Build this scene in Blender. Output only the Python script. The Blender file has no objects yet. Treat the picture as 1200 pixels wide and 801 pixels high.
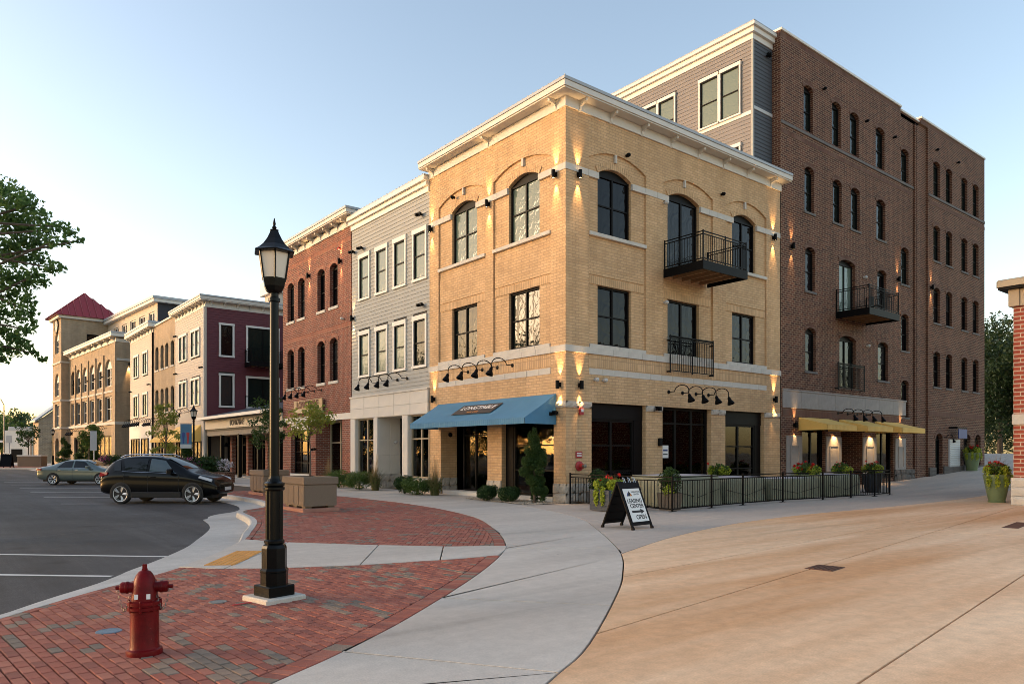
import bpy, bmesh, math, random
from mathutils import Vector, Matrix, noise
D2R = math.radians
rnd = random.Random(11)
sc = bpy.context.scene
col = sc.collection

# ---------------------------------------------------------------- camera
cam_d = bpy.data.cameras.new('camera')
cam_d.sensor_width = 36.0
cam_d.lens = 25.83
cam_d.shift_y = 0.108
cam_d.clip_start = 0.1
cam_d.clip_end = 5000
cam = bpy.data.objects.new('camera', cam_d)
cam.location = (-16.72, -18.09, 1.7)
cam.rotation_euler = (D2R(90), 0, D2R(-38.565))
col.objects.link(cam)
sc.camera = cam

# ---------------------------------------------------------------- sky, sun, exposure
SUN_AZ = 139.0      # degrees counter-clockwise from +X : where the sun stands
SUN_EL = 8.0
world = bpy.data.worlds.new('World')
sc.world = world
world.use_nodes = True
wn = world.node_tree.nodes; wl = world.node_tree.links
bg = wn['Background']
sky = wn.new('ShaderNodeTexSky')
sky.sky_type = 'NISHITA'
sky.sun_disc = False
sky.sun_elevation = D2R(SUN_EL)
sky.sun_rotation = D2R(90.0 - SUN_AZ)
sky.air_density = 1.0
sky.dust_density = 1.3
sky.ozone_density = 1.0
tint = wn.new('ShaderNodeMix'); tint.data_type = 'RGBA'; tint.blend_type = 'MULTIPLY'; tint.inputs[0].default_value = 1.0
tint.inputs[7].default_value = (1.09, 0.975, 0.94, 1)      # warm colour correction multiplied into the sky light
wl.new(sky.outputs['Color'], tint.inputs[6]); wl.new(tint.outputs[2], bg.inputs['Color'])
bg.inputs['Strength'].default_value = 0.15
sun_d = bpy.data.lights.new('sun', 'SUN')
sun_d.energy = 0.55
sun_d.angle = D2R(20)
sun_d.color = (1.0, 0.73, 0.48)
sun = bpy.data.objects.new('sun', sun_d)
sd = Vector((math.cos(D2R(SUN_AZ)) * math.cos(D2R(SUN_EL)), math.sin(D2R(SUN_AZ)) * math.cos(D2R(SUN_EL)), math.sin(D2R(SUN_EL))))
sun.rotation_euler = sd.to_track_quat('Z', 'Y').to_euler()
sun.location = (-60, 30, 40)
col.objects.link(sun)
sc.view_settings.view_transform = 'Standard'
sc.view_settings.look = 'None'
sc.view_settings.gamma = 1.0
sc.view_settings.use_curve_mapping = False
sc.view_settings.exposure = 1.7
sc.render.engine = 'CYCLES'
sc.cycles.max_bounces = 6
sc.cycles.use_denoising = True
sc.cycles.filter_width = 0.9

# ---------------------------------------------------------------- materials
MATS = {}
def new_mat(name):
    m = bpy.data.materials.new(name); m.use_nodes = True
    MATS[name] = m
    return m, m.node_tree.nodes, m.node_tree.links, m.node_tree.nodes['Principled BSDF']

def ramp2(nt, fac, a, b):
    mx = nt.nodes.new('ShaderNodeMix'); mx.data_type = 'RGBA'
    mx.inputs[6].default_value = (*a, 1); mx.inputs[7].default_value = (*b, 1)
    nt.links.new(fac, mx.inputs[0])
    return mx.outputs[2]

def mul(c, k): return tuple(min(1, max(0, x * k)) for x in c)

def M(name, c, rough=0.7, var=0.12, scale=2.5, bump=0.0, bscale=60.0, metal=0.0, spec=0.5, coat=0.0, streak=False, var2=None, emit=None, trans=0.0):
    m, n, l, b = new_mat(name)
    b.inputs['Roughness'].default_value = rough
    b.inputs['Metallic'].default_value = metal
    b.inputs['Specular IOR Level'].default_value = spec
    b.inputs['Coat Weight'].default_value = coat
    if coat: b.inputs['Coat Roughness'].default_value = 0.06
    tc = n.new('ShaderNodeTexCoord')
    src = tc.outputs['Object']
    if streak:
        mp = n.new('ShaderNodeMapping'); mp.inputs['Scale'].default_value = (1, 1, 0.12)
        l.new(src, mp.inputs['Vector']); src2 = mp.outputs['Vector']
    else: src2 = src
    if var > 0:
        nz = n.new('ShaderNodeTexNoise'); nz.inputs['Scale'].default_value = scale; nz.inputs['Detail'].default_value = 6; nz.inputs['Roughness'].default_value = 0.65
        l.new(src2, nz.inputs['Vector'])
        st = n.new('ShaderNodeMapRange'); st.inputs[1].default_value = 0.32; st.inputs[2].default_value = 0.68
        l.new(nz.outputs['Fac'], st.inputs[0])
        a = mul(c, 1 - var); bb = var2 if var2 else mul(c, 1 + var)
        l.new(ramp2(m.node_tree, st.outputs[0], a, bb), b.inputs['Base Color'])
    else:
        b.inputs['Base Color'].default_value = (*c, 1)
    if bump > 0:
        nb = n.new('ShaderNodeTexNoise'); nb.inputs['Scale'].default_value = bscale; nb.inputs['Detail'].default_value = 4
        l.new(src, nb.inputs['Vector'])
        bp = n.new('ShaderNodeBump'); bp.inputs['Strength'].default_value = bump; bp.inputs['Distance'].default_value = 0.02
        l.new(nb.outputs['Fac'], bp.inputs['Height']); l.new(bp.outputs['Normal'], b.inputs['Normal'])
    if emit:
        b.inputs['Emission Color'].default_value = (*emit[0], 1); b.inputs['Emission Strength'].default_value = emit[1]
    if trans: b.inputs['Transmission Weight'].default_value = trans
    return m

def wall_uv(nt):
    """object coordinates unrolled on the faces of an upright wall: (along, up)"""
    n, l = nt.nodes, nt.links
    tc = n.new('ShaderNodeTexCoord')
    s = n.new('ShaderNodeSeparateXYZ'); l.new(tc.outputs['Object'], s.inputs[0])
    sn = n.new('ShaderNodeSeparateXYZ'); l.new(tc.outputs['Normal'], sn.inputs[0])
    ab = n.new('ShaderNodeMath'); ab.operation = 'ABSOLUTE'; l.new(sn.outputs[0], ab.inputs[0])
    gt = n.new('ShaderNodeMath'); gt.operation = 'GREATER_THAN'; gt.inputs[1].default_value = 0.6; l.new(ab.outputs[0], gt.inputs[0])
    mx = n.new('ShaderNodeMix'); mx.data_type = 'FLOAT'
    l.new(gt.outputs[0], mx.inputs[0]); l.new(s.outputs[0], mx.inputs[2]); l.new(s.outputs[1], mx.inputs[3])
    cb = n.new('ShaderNodeCombineXYZ'); l.new(mx.outputs[0], cb.inputs[0]); l.new(s.outputs[2], cb.inputs[1])
    return tc, cb.outputs[0]

def BRICK(name, c1, c2, mortar, bw=0.30, bh=0.10, ms=0.011, rough=0.85, soldier=False, bias=0.0, dark=None, bump=0.7):
    m, n, l, b = new_mat(name)
    nt = m.node_tree
    b.inputs['Roughness'].default_value = rough
    b.inputs['Specular IOR Level'].default_value = 0.25
    tc, uv = wall_uv(nt)
    if soldier:
        mp = n.new('ShaderNodeMapping'); mp.inputs['Rotation'].default_value = (0, 0, math.pi / 2); l.new(uv, mp.inputs['Vector']); uv = mp.outputs[0]
    br = n.new('ShaderNodeTexBrick')
    br.inputs['Scale'].default_value = 1.0
    br.inputs['Brick Width'].default_value = bw; br.inputs['Row Height'].default_value = bh
    br.inputs['Mortar Size'].default_value = ms; br.inputs['Mortar Smooth'].default_value = 0.2
    br.inputs['Bias'].default_value = bias
    if soldier: br.offset = 0.0
    br.inputs['Color1'].default_value = (*c1, 1); br.inputs['Color2'].default_value = (*c2, 1); br.inputs['Mortar'].default_value = (*mortar, 1)
    l.new(uv, br.inputs['Vector'])
    nz = n.new('ShaderNodeTexNoise'); nz.inputs['Scale'].default_value = 0.9; nz.inputs['Detail'].default_value = 7; nz.inputs['Roughness'].default_value = 0.7
    l.new(tc.outputs['Object'], nz.inputs['Vector'])
    mr = n.new('ShaderNodeMapRange'); mr.inputs[1].default_value = 0.3; mr.inputs[2].default_value = 0.7; mr.inputs[3].default_value = 0.84; mr.inputs[4].default_value = 1.12
    l.new(nz.outputs['Fac'], mr.inputs[0])
    vm = n.new('ShaderNodeVectorMath'); vm.operation = 'SCALE'
    ms_ = n.new('ShaderNodeMapping'); ms_.inputs['Scale'].default_value = (1.3, 0.10, 1); l.new(uv if not soldier else tc.outputs['Object'], ms_.inputs['Vector'])
    ns_ = n.new('ShaderNodeTexNoise'); ns_.inputs['Scale'].default_value = 1.0; ns_.inputs['Detail'].default_value = 6; ns_.inputs['Roughness'].default_value = 0.7; l.new(ms_.outputs[0], ns_.inputs['Vector'])
    rs_ = n.new('ShaderNodeMapRange'); rs_.inputs[1].default_value = 0.35; rs_.inputs[2].default_value = 0.6; rs_.inputs[3].default_value = 0.86; rs_.inputs[4].default_value = 1.03; l.new(ns_.outputs['Fac'], rs_.inputs[0])
    mq_ = n.new('ShaderNodeMath'); mq_.operation = 'MULTIPLY'; l.new(mr.outputs[0], mq_.inputs[0]); l.new(rs_.outputs[0], mq_.inputs[1])
    l.new(br.outputs['Color'], vm.inputs[0]); l.new(mq_.outputs[0], vm.inputs['Scale'])
    l.new(vm.outputs[0], b.inputs['Base Color'])
    inv = n.new('ShaderNodeMath'); inv.operation = 'SUBTRACT'; inv.inputs[0].default_value = 1.0; l.new(br.outputs['Fac'], inv.inputs[1])
    nf = n.new('ShaderNodeTexNoise'); nf.inputs['Scale'].default_value = 45; nf.inputs['Detail'].default_value = 3; l.new(tc.outputs['Object'], nf.inputs['Vector'])
    ad = n.new('ShaderNodeMath'); ad.operation = 'MULTIPLY_ADD'; ad.inputs[1].default_value = 0.35; l.new(nf.outputs['Fac'], ad.inputs[0]); l.new(inv.outputs[0], ad.inputs[2])
    bp = n.new('ShaderNodeBump'); bp.inputs['Strength'].default_value = bump; bp.inputs['Distance'].default_value = 0.012
    l.new(ad.outputs[0], bp.inputs['Height']); l.new(bp.outputs['Normal'], b.inputs['Normal'])
    return m

def GLASS(name, base, clear=0.0, ior=1.9, wav=0.02, wscale=1.6, rough=0.02):
    """window pane: dark reflective sheet; clear > 0 lets the room behind show through"""
    m, n, l, b = new_mat(name)
    b.inputs['Base Color'].default_value = (*base, 1)
    b.inputs['Roughness'].default_value = rough
    b.inputs['IOR'].default_value = ior
    tc = n.new('ShaderNodeTexCoord')
    nz = n.new('ShaderNodeTexNoise'); nz.inputs['Scale'].default_value = wscale; nz.inputs['Detail'].default_value = 2; nz.inputs['Distortion'].default_value = 1.5
    l.new(tc.outputs['Object'], nz.inputs['Vector'])
    bp = n.new('ShaderNodeBump'); bp.inputs['Strength'].default_value = 1.0; bp.inputs['Distance'].default_value = wav
    l.new(nz.outputs['Fac'], bp.inputs['Height']); l.new(bp.outputs['Normal'], b.inputs['Normal'])
    if clear > 0:
        out = n['Material Output']
        tr = n.new('ShaderNodeBsdfTransparent'); tr.inputs['Color'].default_value = (0.78, 0.84, 0.8, 1)
        gl = n.new('ShaderNodeBsdfGlossy'); gl.inputs['Roughness'].default_value = 0.02; l.new(bp.outputs['Normal'], gl.inputs['Normal'])
        fr = n.new('ShaderNodeFresnel'); fr.inputs['IOR'].default_value = ior
        mx = n.new('ShaderNodeMixShader'); l.new(fr.outputs[0], mx.inputs[0]); l.new(tr.outputs[0], mx.inputs[1]); l.new(gl.outputs[0], mx.inputs[2])
        l.new(mx.outputs[0], out.inputs['Surface'])
    return m

def CONC(name, c, c2, streakdir=None, stain=0.25, cracks=True):
    """broomed concrete flatwork, stained in broad soft patches"""
    m, n, l, b = new_mat(name); nt = m.node_tree
    b.inputs['Roughness'].default_value = 0.78
    b.inputs['Specular IOR Level'].default_value = 0.35
    g = n.new('ShaderNodeNewGeometry')
    mp = n.new('ShaderNodeMapping'); mp.inputs['Scale'].default_value = (0.10, 0.45, 1) if streakdir is None else streakdir; mp.inputs['Rotation'].default_value = (0, 0, D2R(-20))
    l.new(g.outputs['Position'], mp.inputs['Vector'])
    n1 = n.new('ShaderNodeTexNoise'); n1.inputs['Scale'].default_value = 1.0; n1.inputs['Detail'].default_value = 8; n1.inputs['Roughness'].default_value = 0.62; l.new(mp.outputs[0], n1.inputs['Vector'])
    r1 = n.new('ShaderNodeMapRange'); r1.inputs[1].default_value = 0.36; r1.inputs[2].default_value = 0.66; l.new(n1.outputs['Fac'], r1.inputs[0])
    cc = ramp2(nt, r1.outputs[0], c, c2)
    n2 = n.new('ShaderNodeTexNoise'); n2.inputs['Scale'].default_value = 5; n2.inputs['Detail'].default_value = 9; n2.inputs['Roughness'].default_value = 0.75; l.new(g.outputs['Position'], n2.inputs['Vector'])
    r2 = n.new('ShaderNodeMapRange'); r2.inputs[1].default_value = 0.3; r2.inputs[2].default_value = 0.7; r2.inputs[3].default_value = 1 - stain * 0.5; r2.inputs[4].default_value = 1 + stain * 0.4; l.new(n2.outputs['Fac'], r2.inputs[0])
    n3 = n.new('ShaderNodeTexVoronoi'); n3.inputs['Scale'].default_value = 1.1; l.new(g.outputs['Position'], n3.inputs['Vector'])
    r3 = n.new('ShaderNodeMapRange'); r3.inputs[1].default_value = 0.012; r3.inputs[2].default_value = 0.03; r3.inputs[3].default_value = 0.45; r3.inputs[4].default_value = 1.0; l.new(n3.outputs['Distance'], r3.inputs[0])
    m4 = n.new('ShaderNodeMapping'); m4.inputs['Rotation'].default_value = (0, 0, D2R(35)); m4.inputs['Scale'].default_value = (0.12, 1.6, 1); l.new(g.outputs['Position'], m4.inputs['Vector'])
    n4 = n.new('ShaderNodeTexNoise'); n4.inputs['Scale'].default_value = 1.0; n4.inputs['Detail'].default_value = 5; l.new(m4.outputs[0], n4.inputs['Vector'])
    r4 = n.new('ShaderNodeMapRange'); r4.inputs[1].default_value = 0.60; r4.inputs[2].default_value = 0.75; r4.inputs[3].default_value = 1.0; r4.inputs[4].default_value = 0.80; l.new(n4.outputs['Fac'], r4.inputs[0])
    n5 = n.new('ShaderNodeTexNoise'); n5.inputs['Scale'].default_value = 60; n5.inputs['Detail'].default_value = 3; l.new(g.outputs['Position'], n5.inputs['Vector'])
    r5 = n.new('ShaderNodeMapRange'); r5.inputs[1].default_value = 0.35; r5.inputs[2].default_value = 0.65; r5.inputs[3].default_value = 0.93; r5.inputs[4].default_value = 1.07; l.new(n5.outputs['Fac'], r5.inputs[0])
    m6 = n.new('ShaderNodeMath'); m6.operation = 'MULTIPLY'; l.new(r4.outputs[0], m6.inputs[0]); l.new(r5.outputs[0], m6.inputs[1])
    m5 = n.new('ShaderNodeMath'); m5.operation = 'MULTIPLY'; l.new(r3.outputs[0], m5.inputs[0]); l.new(m6.outputs[0], m5.inputs[1])
    mm = n.new('ShaderNodeMath'); mm.operation = 'MULTIPLY'; l.new(r2.outputs[0], mm.inputs[0]); l.new(m5.outputs[0], mm.inputs[1])
    vm = n.new('ShaderNodeVectorMath'); vm.operation = 'SCALE'; l.new(cc, vm.inputs[0]); l.new(mm.outputs[0], vm.inputs['Scale'])
    l.new(vm.outputs[0], b.inputs['Base Color'])
    nb = n.new('ShaderNodeTexNoise'); nb.inputs['Scale'].default_value = 140; nb.inputs['Detail'].default_value = 3; l.new(g.outputs['Position'], nb.inputs['Vector'])
    bp = n.new('ShaderNodeBump'); bp.inputs['Strength'].default_value = 0.35; bp.inputs['Distance'].default_value = 0.004; l.new(nb.outputs['Fac'], bp.inputs['Height']); l.new(bp.outputs['Normal'], b.inputs['Normal'])
    return m

def LEAF(name, c, c2, tr=0.25):
    m, n, l, b = new_mat(name)
    b.inputs['Roughness'].default_value = 0.55
    b.inputs['Specular IOR Level'].default_value = 0.3
    oi = n.new('ShaderNodeNewGeometry')
    l.new(ramp2(m.node_tree, oi.outputs['Random Per Island'], c, c2), b.inputs['Base Color'])
    t = n.new('ShaderNodeBsdfTranslucent'); t.inputs['Color'].default_value = (*mul(c2, 1.3), 1)
    mx = n.new('ShaderNodeMixShader'); mx.inputs[0].default_value = tr
    l.new(b.outputs[0], mx.inputs[1]); l.new(t.outputs[0], mx.inputs[2]); l.new(mx.outputs[0], n['Material Output'].inputs['Surface'])
    return m

m_yellow = BRICK('yellow_brick', (0.67, 0.445, 0.25), (0.585, 0.375, 0.20), (0.475, 0.31, 0.175))
m_yellow_s = BRICK('yellow_brick_soldier', (0.67, 0.445, 0.25), (0.585, 0.375, 0.20), (0.44, 0.285, 0.16), soldier=True)
m_red = BRICK('red_brick', (0.27, 0.078, 0.046), (0.15, 0.045, 0.032), (0.36, 0.26, 0.20), ms=0.013)
m_red_s = BRICK('red_brick_soldier', (0.33, 0.105, 0.06), (0.25, 0.075, 0.045), (0.38, 0.28, 0.21), soldier=True, bh=0.09)
m_brown = BRICK('brown_brick', (0.160, 0.060, 0.036), (0.062, 0.025, 0.019), (0.31, 0.205, 0.135), ms=0.0145)
m_brown_s = BRICK('brown_brick_soldier', (0.15, 0.062, 0.042), (0.11, 0.046, 0.032), (0.26, 0.18, 0.13), soldier=True, bh=0.09)
m_tan = BRICK('tan_brick', (0.45, 0.335, 0.22), (0.39, 0.285, 0.18), (0.40, 0.31, 0.22))
m_pillar = BRICK('large_red_brick', (0.37, 0.085, 0.05), (0.28, 0.06, 0.04), (0.55, 0.42, 0.32), bw=0.40, bh=0.136, ms=0.019)
m_rubble = BRICK('fieldstone', (0.42, 0.31, 0.20), (0.27, 0.20, 0.14), (0.45, 0.36, 0.26), bw=0.45, bh=0.2, ms=0.03)
m_lime = M('limestone', (0.56, 0.52, 0.46), 0.85, 0.10, 3, 0.25, 40)
m_split = M('split_face_stone', (0.46, 0.405, 0.34), 0.9, 0.18, 5, 0.9, 16)
m_cast = M('cast_stone', (0.62, 0.58, 0.52), 0.8, 0.05, 1.2, 0.1, 60)
m_greystone = M('grey_stone', (0.30, 0.27, 0.25), 0.85, 0.12, 3, 0.25, 40)
m_slate = M('slate_trim', (0.135, 0.12, 0.112), 0.85, 0.12, 3, 0.25, 40)
m_darkstone = M('dark_base_stone', (0.10, 0.085, 0.075), 0.85, 0.2, 3, 0.4, 25)
m_whitetrim = M('white_trim', (0.70, 0.66, 0.60), 0.55, 0.04, 2)
m_cornice = M('cornice_paint', (0.62, 0.58, 0.52), 0.6, 0.05, 2)
m_greycap = M('grey_cap_metal', (0.34, 0.36, 0.38), 0.45, 0.05, 2)
m_bronze = M('dark_bronze_frame', (0.007, 0.006, 0.006), 0.5, 0.1, 4, spec=0.1)
m_black = M('black_metal', (0.004, 0.004, 0.0045), 0.5, 0.15, 5, spec=0.1)
m_blackpaint = M('black_cast_iron', (0.003, 0.0036, 0.0038), 0.27, 0.2, 8, 0.06, 90, spec=0.16)
m_creamframe = M('champagne_frame', (0.36, 0.29, 0.20), 0.5, 0.06)
m_gsiding = M('taupe_siding', (0.335, 0.335, 0.315), 0.7, 0.04, 1.5)
m_psiding = M('mauve_grey_siding', (0.205, 0.19, 0.185), 0.7, 0.04, 1.5)
m_nsiding = M('slate_blue_siding', (0.075, 0.082, 0.095), 0.7, 0.05, 1.5)
m_maroon = M('maroon_siding', (0.115, 0.022, 0.03), 0.65, 0.05, 1.5)
m_wsiding = M('cream_siding', (0.50, 0.425, 0.355), 0.7, 0.04, 1.5)
m_sheath = M('sheathing', (0.06, 0.055, 0.05), 0.9, 0)
m_roof = M('roof_membrane', (0.30, 0.29, 0.28), 0.85, 0.1)
m_glass = GLASS('reflective_glass', (0.010, 0.015, 0.013), ior=1.34, wav=0.012)
m_glassd = GLASS('screened_glass', (0.004, 0.004, 0.005), ior=1.28, rough=0.05, wav=0.02, wscale=1.2)
m_glassb = GLASS('pale_sky_glass', (0.13, 0.17, 0.14), ior=1.42, wav=0.012, wscale=3)  # pale green base colour stands in for sky mirrored in the panes
m_glassd2 = GLASS('drawn_shade_glass', (0.010, 0.010, 0.011), ior=1.3, rough=0.08)
m_glassd3 = GLASS('curtained_glass', (0.028, 0.028, 0.028), ior=1.35, rough=0.06)
m_shop = GLASS('shop_glass', (0.02, 0.02, 0.02), clear=1.0, ior=1.45, wav=0.001)
m_room = M('room_wall', (0.16, 0.12, 0.085), 0.8, 0.15)
m_roomd = M('room_floor', (0.10, 0.07, 0.045), 0.6, 0.15)
m_wood = M('interior_wood', (0.30, 0.17, 0.08), 0.6, 0.15)
m_blue = M('blue_awning_canvas', (0.068, 0.205, 0.34), 0.75, 0.07, 1.5, 0.1, 150)
m_gold = M('gold_awning_canvas', (0.82, 0.52, 0.14), 0.75, 0.07, 1.5, 0.1, 150)
m_signpanel = M('charcoal_sign_print', (0.055, 0.045, 0.042), 0.7, 0)
m_white = M('white_print', (0.78, 0.77, 0.74), 0.6, 0)
m_orange = M('orange_print', (0.65, 0.24, 0.04), 0.6, 0)
m_ink = M('black_print', (0.008, 0.008, 0.009), 0.6, 0)
m_bulb = M('warm_bulb', (1, 0.8, 0.5), 0.4, 0, emit=((1.0, 0.58, 0.22), 7.0))
def ASPHALT():
    m, n, l, b = new_mat('asphalt'); nt = m.node_tree; b.inputs['Roughness'].default_value = 0.85; b.inputs['Specular IOR Level'].default_value = 0.3
    g = n.new('ShaderNodeNewGeometry')
    def nz(scale, det, lo, hi, a, c_, vec=None):
        t = n.new('ShaderNodeTexNoise'); t.inputs['Scale'].default_value = scale; t.inputs['Detail'].default_value = det; t.inputs['Roughness'].default_value = 0.7; l.new(vec or g.outputs['Position'], t.inputs['Vector'])
        r = n.new('ShaderNodeMapRange'); r.inputs[1].default_value = lo; r.inputs[2].default_value = hi; r.inputs[3].default_value = a; r.inputs[4].default_value = c_; l.new(t.outputs['Fac'], r.inputs[0]); return r.outputs[0]
    mp = n.new('ShaderNodeMapping'); mp.inputs['Rotation'].default_value = (0, 0, D2R(8)); mp.inputs['Scale'].default_value = (0.9, 0.06, 1); l.new(g.outputs['Position'], mp.inputs['Vector'])
    f1 = nz(0.35, 8, 0.35, 0.65, 0.72, 1.22); f2 = nz(90, 2, 0.4, 0.62, 0.72, 1.35); f3 = nz(1.0, 6, 0.4, 0.62, 0.72, 1.15, mp.outputs[0])
    vo = n.new('ShaderNodeTexVoronoi'); vo.inputs['Scale'].default_value = 0.55; l.new(g.outputs['Position'], vo.inputs['Vector'])
    r = n.new('ShaderNodeMapRange'); r.inputs[1].default_value = 0.05; r.inputs[2].default_value = 0.16; r.inputs[3].default_value = 0.6; r.inputs[4].default_value = 1; l.new(vo.outputs['Distance'], r.inputs[0])
    cur = r.outputs[0]
    for f in (f1, f2, f3):
        q = n.new('ShaderNodeMath'); q.operation = 'MULTIPLY'; l.new(cur, q.inputs[0]); l.new(f, q.inputs[1]); cur = q.outputs[0]
    vm = n.new('ShaderNodeVectorMath'); vm.operation = 'SCALE'; vm.inputs[0].default_value = (0.066, 0.066, 0.070); l.new(cur, vm.inputs['Scale']); l.new(vm.outputs[0], b.inputs['Base Color'])
    t = n.new('ShaderNodeTexNoise'); t.inputs['Scale'].default_value = 150; l.new(g.outputs['Position'], t.inputs['Vector'])
    bp = n.new('ShaderNodeBump'); bp.inputs['Strength'].default_value = 0.6; bp.inputs['Distance'].default_value = 0.006; l.new(t.outputs['Fac'], bp.inputs['Height']); l.new(bp.outputs['Normal'], b.inputs['Normal'])
    return m
m_asphalt = ASPHALT()
m_paint = M('road_paint', (0.62, 0.61, 0.58), 0.7, 0.12, 3)
m_walk = CONC("walk_concrete", (0.45, 0.40, 0.345), (0.60, 0.545, 0.475))
m_kerb = CONC('kerb_concrete', (0.40, 0.385, 0.36), (0.54, 0.52, 0.48))
m_plaza = CONC('tinted_plaza_concrete', (0.62, 0.335, 0.16), (0.88, 0.63, 0.41), (0.07, 0.55, 1), 0.35)
m_patio = CONC('patio_concrete', (0.42, 0.36, 0.31), (0.58, 0.48, 0.39))
m_joint = M('joint_sand', (0.075, 0.06, 0.048), 0.95, 0.2, 8)  # sand, its colour deepened to carry the shade inside the joints
PAV = [M('paver_red', (0.30, 0.088, 0.058), 0.85, 0.14, 6, 0.4, 120), M('paver_rose', (0.345, 0.118, 0.078), 0.85, 0.14, 6, 0.4, 120),
       M('paver_dark_red', (0.23, 0.07, 0.05), 0.85, 0.14, 6, 0.4, 120), M('paver_grey', (0.165, 0.130, 0.102), 0.85, 0.14, 6, 0.4, 120),
       M('paver_taupe', (0.23, 0.165, 0.122), 0.85, 0.14, 6, 0.4, 120)]
m_tactile = M('tactile_yellow', (0.58, 0.26, 0.05), 0.75, 0.12, 5)
m_gravel = M('river_gravel', (0.40, 0.33, 0.25), 0.85, 0.25, 12)
m_soil = M('soil', (0.045, 0.033, 0.024), 0.95, 0.3, 6, 0.6, 40)
m_bark = M('bark', (0.10, 0.075, 0.055), 0.9, 0.3, 10, 0.8, 30)
m_leaf_street = LEAF('street_tree_leaf', (0.10, 0.145, 0.02), (0.27, 0.28, 0.05), 0.35)
m_leaf_big = LEAF('maple_leaf', (0.035, 0.095, 0.028), (0.11, 0.19, 0.05), 0.45)
m_leaf_far = LEAF('far_leaf', (0.018, 0.042, 0.016), (0.055, 0.095, 0.03))
m_leaf_dark = LEAF('shaded_leaf', (0.010, 0.026, 0.008), (0.035, 0.062, 0.016), 0.15)  # shade within the dense alley trees is put into this leaf colour
m_leaf_box = LEAF('boxwood_leaf', (0.010, 0.035, 0.008), (0.032, 0.072, 0.015))
m_leaf_yew = LEAF('evergreen_leaf', (0.014, 0.040, 0.008), (0.045, 0.085, 0.016))
m_leaf_light = LEAF('shrub_leaf', (0.03, 0.07, 0.012), (0.085, 0.14, 0.025))
m_lime_leaf = LEAF('chartreuse_leaf', (0.22, 0.29, 0.02), (0.42, 0.46, 0.05))
m_grass = LEAF('grass_blade', (0.07, 0.085, 0.03), (0.17, 0.15, 0.06))
m_plume = LEAF('grass_plume', (0.24, 0.16, 0.08), (0.36, 0.25, 0.13))
m_redflower = LEAF('red_petal', (0.50, 0.015, 0.012), (0.62, 0.03, 0.02), 0.15)
m_pinkflower = LEAF('purple_petal', (0.22, 0.04, 0.16), (0.42, 0.12, 0.28), 0.15)
m_whiteflower = LEAF('white_petal', (0.5, 0.48, 0.5), (0.65, 0.6, 0.66), 0.15)
m_planter = M('brown_precast', (0.205, 0.150, 0.105), 0.9, 0.10, 40, 0.7, 90)
m_pinkbase = M('pink_base', (0.36, 0.17, 0.12), 0.85, 0.12)
m_hydrant = M('hydrant_red', (0.105, 0.004, 0.006), 0.36, 0.25, 7, 0.16, 70, var2=(0.17, 0.005, 0.007), spec=0.13)
def chips(m, col_, thr=0.66, scale=30):
    n, l = m.node_tree.nodes, m.node_tree.links; b = n['Principled BSDF']; src = b.inputs['Base Color'].links[0].from_socket
    t = n.new('ShaderNodeTexNoise'); t.inputs['Scale'].default_value = scale; t.inputs['Detail'].default_value = 5; t.inputs['Roughness'].default_value = 0.7; tc = n.new('ShaderNodeTexCoord'); l.new(tc.outputs['Object'], t.inputs['Vector'])
    r = n.new('ShaderNodeMapRange'); r.inputs[1].default_value = thr; r.inputs[2].default_value = thr + 0.02; l.new(t.outputs['Fac'], r.inputs[0])
    mx = n.new('ShaderNodeMix'); mx.data_type = 'RGBA'; l.new(r.outputs[0], mx.inputs[0]); l.new(src, mx.inputs[6]); mx.inputs[7].default_value = (*col_, 1); l.new(mx.outputs[2], b.inputs['Base Color'])
chips(m_hydrant, (0.16, 0.07, 0.05), 0.665, 28)
m_steel = M('weathered_steel', (0.22, 0.20, 0.17), 0.5, 0.25, 20, metal=0.7)
m_rust = M('rusty_grate', (0.11, 0.045, 0.022), 0.8, 0.35, 12, 0.4, 50)
m_bluelid = M('blue_lid', (0.10, 0.15, 0.20), 0.5, 0.25, 12, 0.3, 60)
m_frost = M('frosted_lantern_glass', (0.62, 0.56, 0.47), 0.35, 0.04, 3)
m_tarp = M('olive_tarp', (0.21, 0.215, 0.145), 0.6, 0.12, 3, 0.3, 12)
m_tarptop = M('lavender_tarp', (0.50, 0.46, 0.48), 0.55, 0.1, 3)
m_slatgrey = M('grey_planter_plank', (0.045, 0.053, 0.066), 0.7, 0.12, 5, 0.2, 60)
m_urn = M('celadon_glaze', (0.15, 0.20, 0.095), 0.45, 0.1, 4)
m_carblack = M('black_car_paint', (0.003, 0.0032, 0.004), 0.25, 0, coat=0.28, spec=0.12)
m_cargreen = M('grey_green_car_paint', (0.12, 0.155, 0.145), 0.3, 0, metal=0.35, coat=0.7)
m_tyre = M('tyre_rubber', (0.012, 0.012, 0.012), 0.8, 0.1)
m_rim = M('alloy_rim', (0.62, 0.62, 0.62), 0.35, 0, metal=0.5)
m_chrome = M('chrome', (0.6, 0.6, 0.62), 0.15, 0, metal=1.0)
m_carglass = GLASS('car_glass', (0.006, 0.008, 0.009), ior=1.45, wav=0.0)
m_carglassl = GLASS('car_glass_light', (0.05, 0.075, 0.09), ior=1.7, wav=0.0)
m_taillight = M('tail_light', (0.36, 0.012, 0.014), 0.2, 0, coat=1.0)
m_headlight = M('head_light', (0.5, 0.52, 0.55), 0.12, 0, coat=1.0)
m_plate = M('number_plate', (0.5, 0.52, 0.55), 0.5, 0)
m_redroof = M('red_metal_roof', (0.27, 0.028, 0.035), 0.45, 0.06)
m_metalroof = M('grey_metal_roof', (0.20, 0.215, 0.24), 0.4, 0.08)
m_bluesign = M('blue_sign_paint', (0.02, 0.05, 0.20), 0.5, 0.1)
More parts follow.
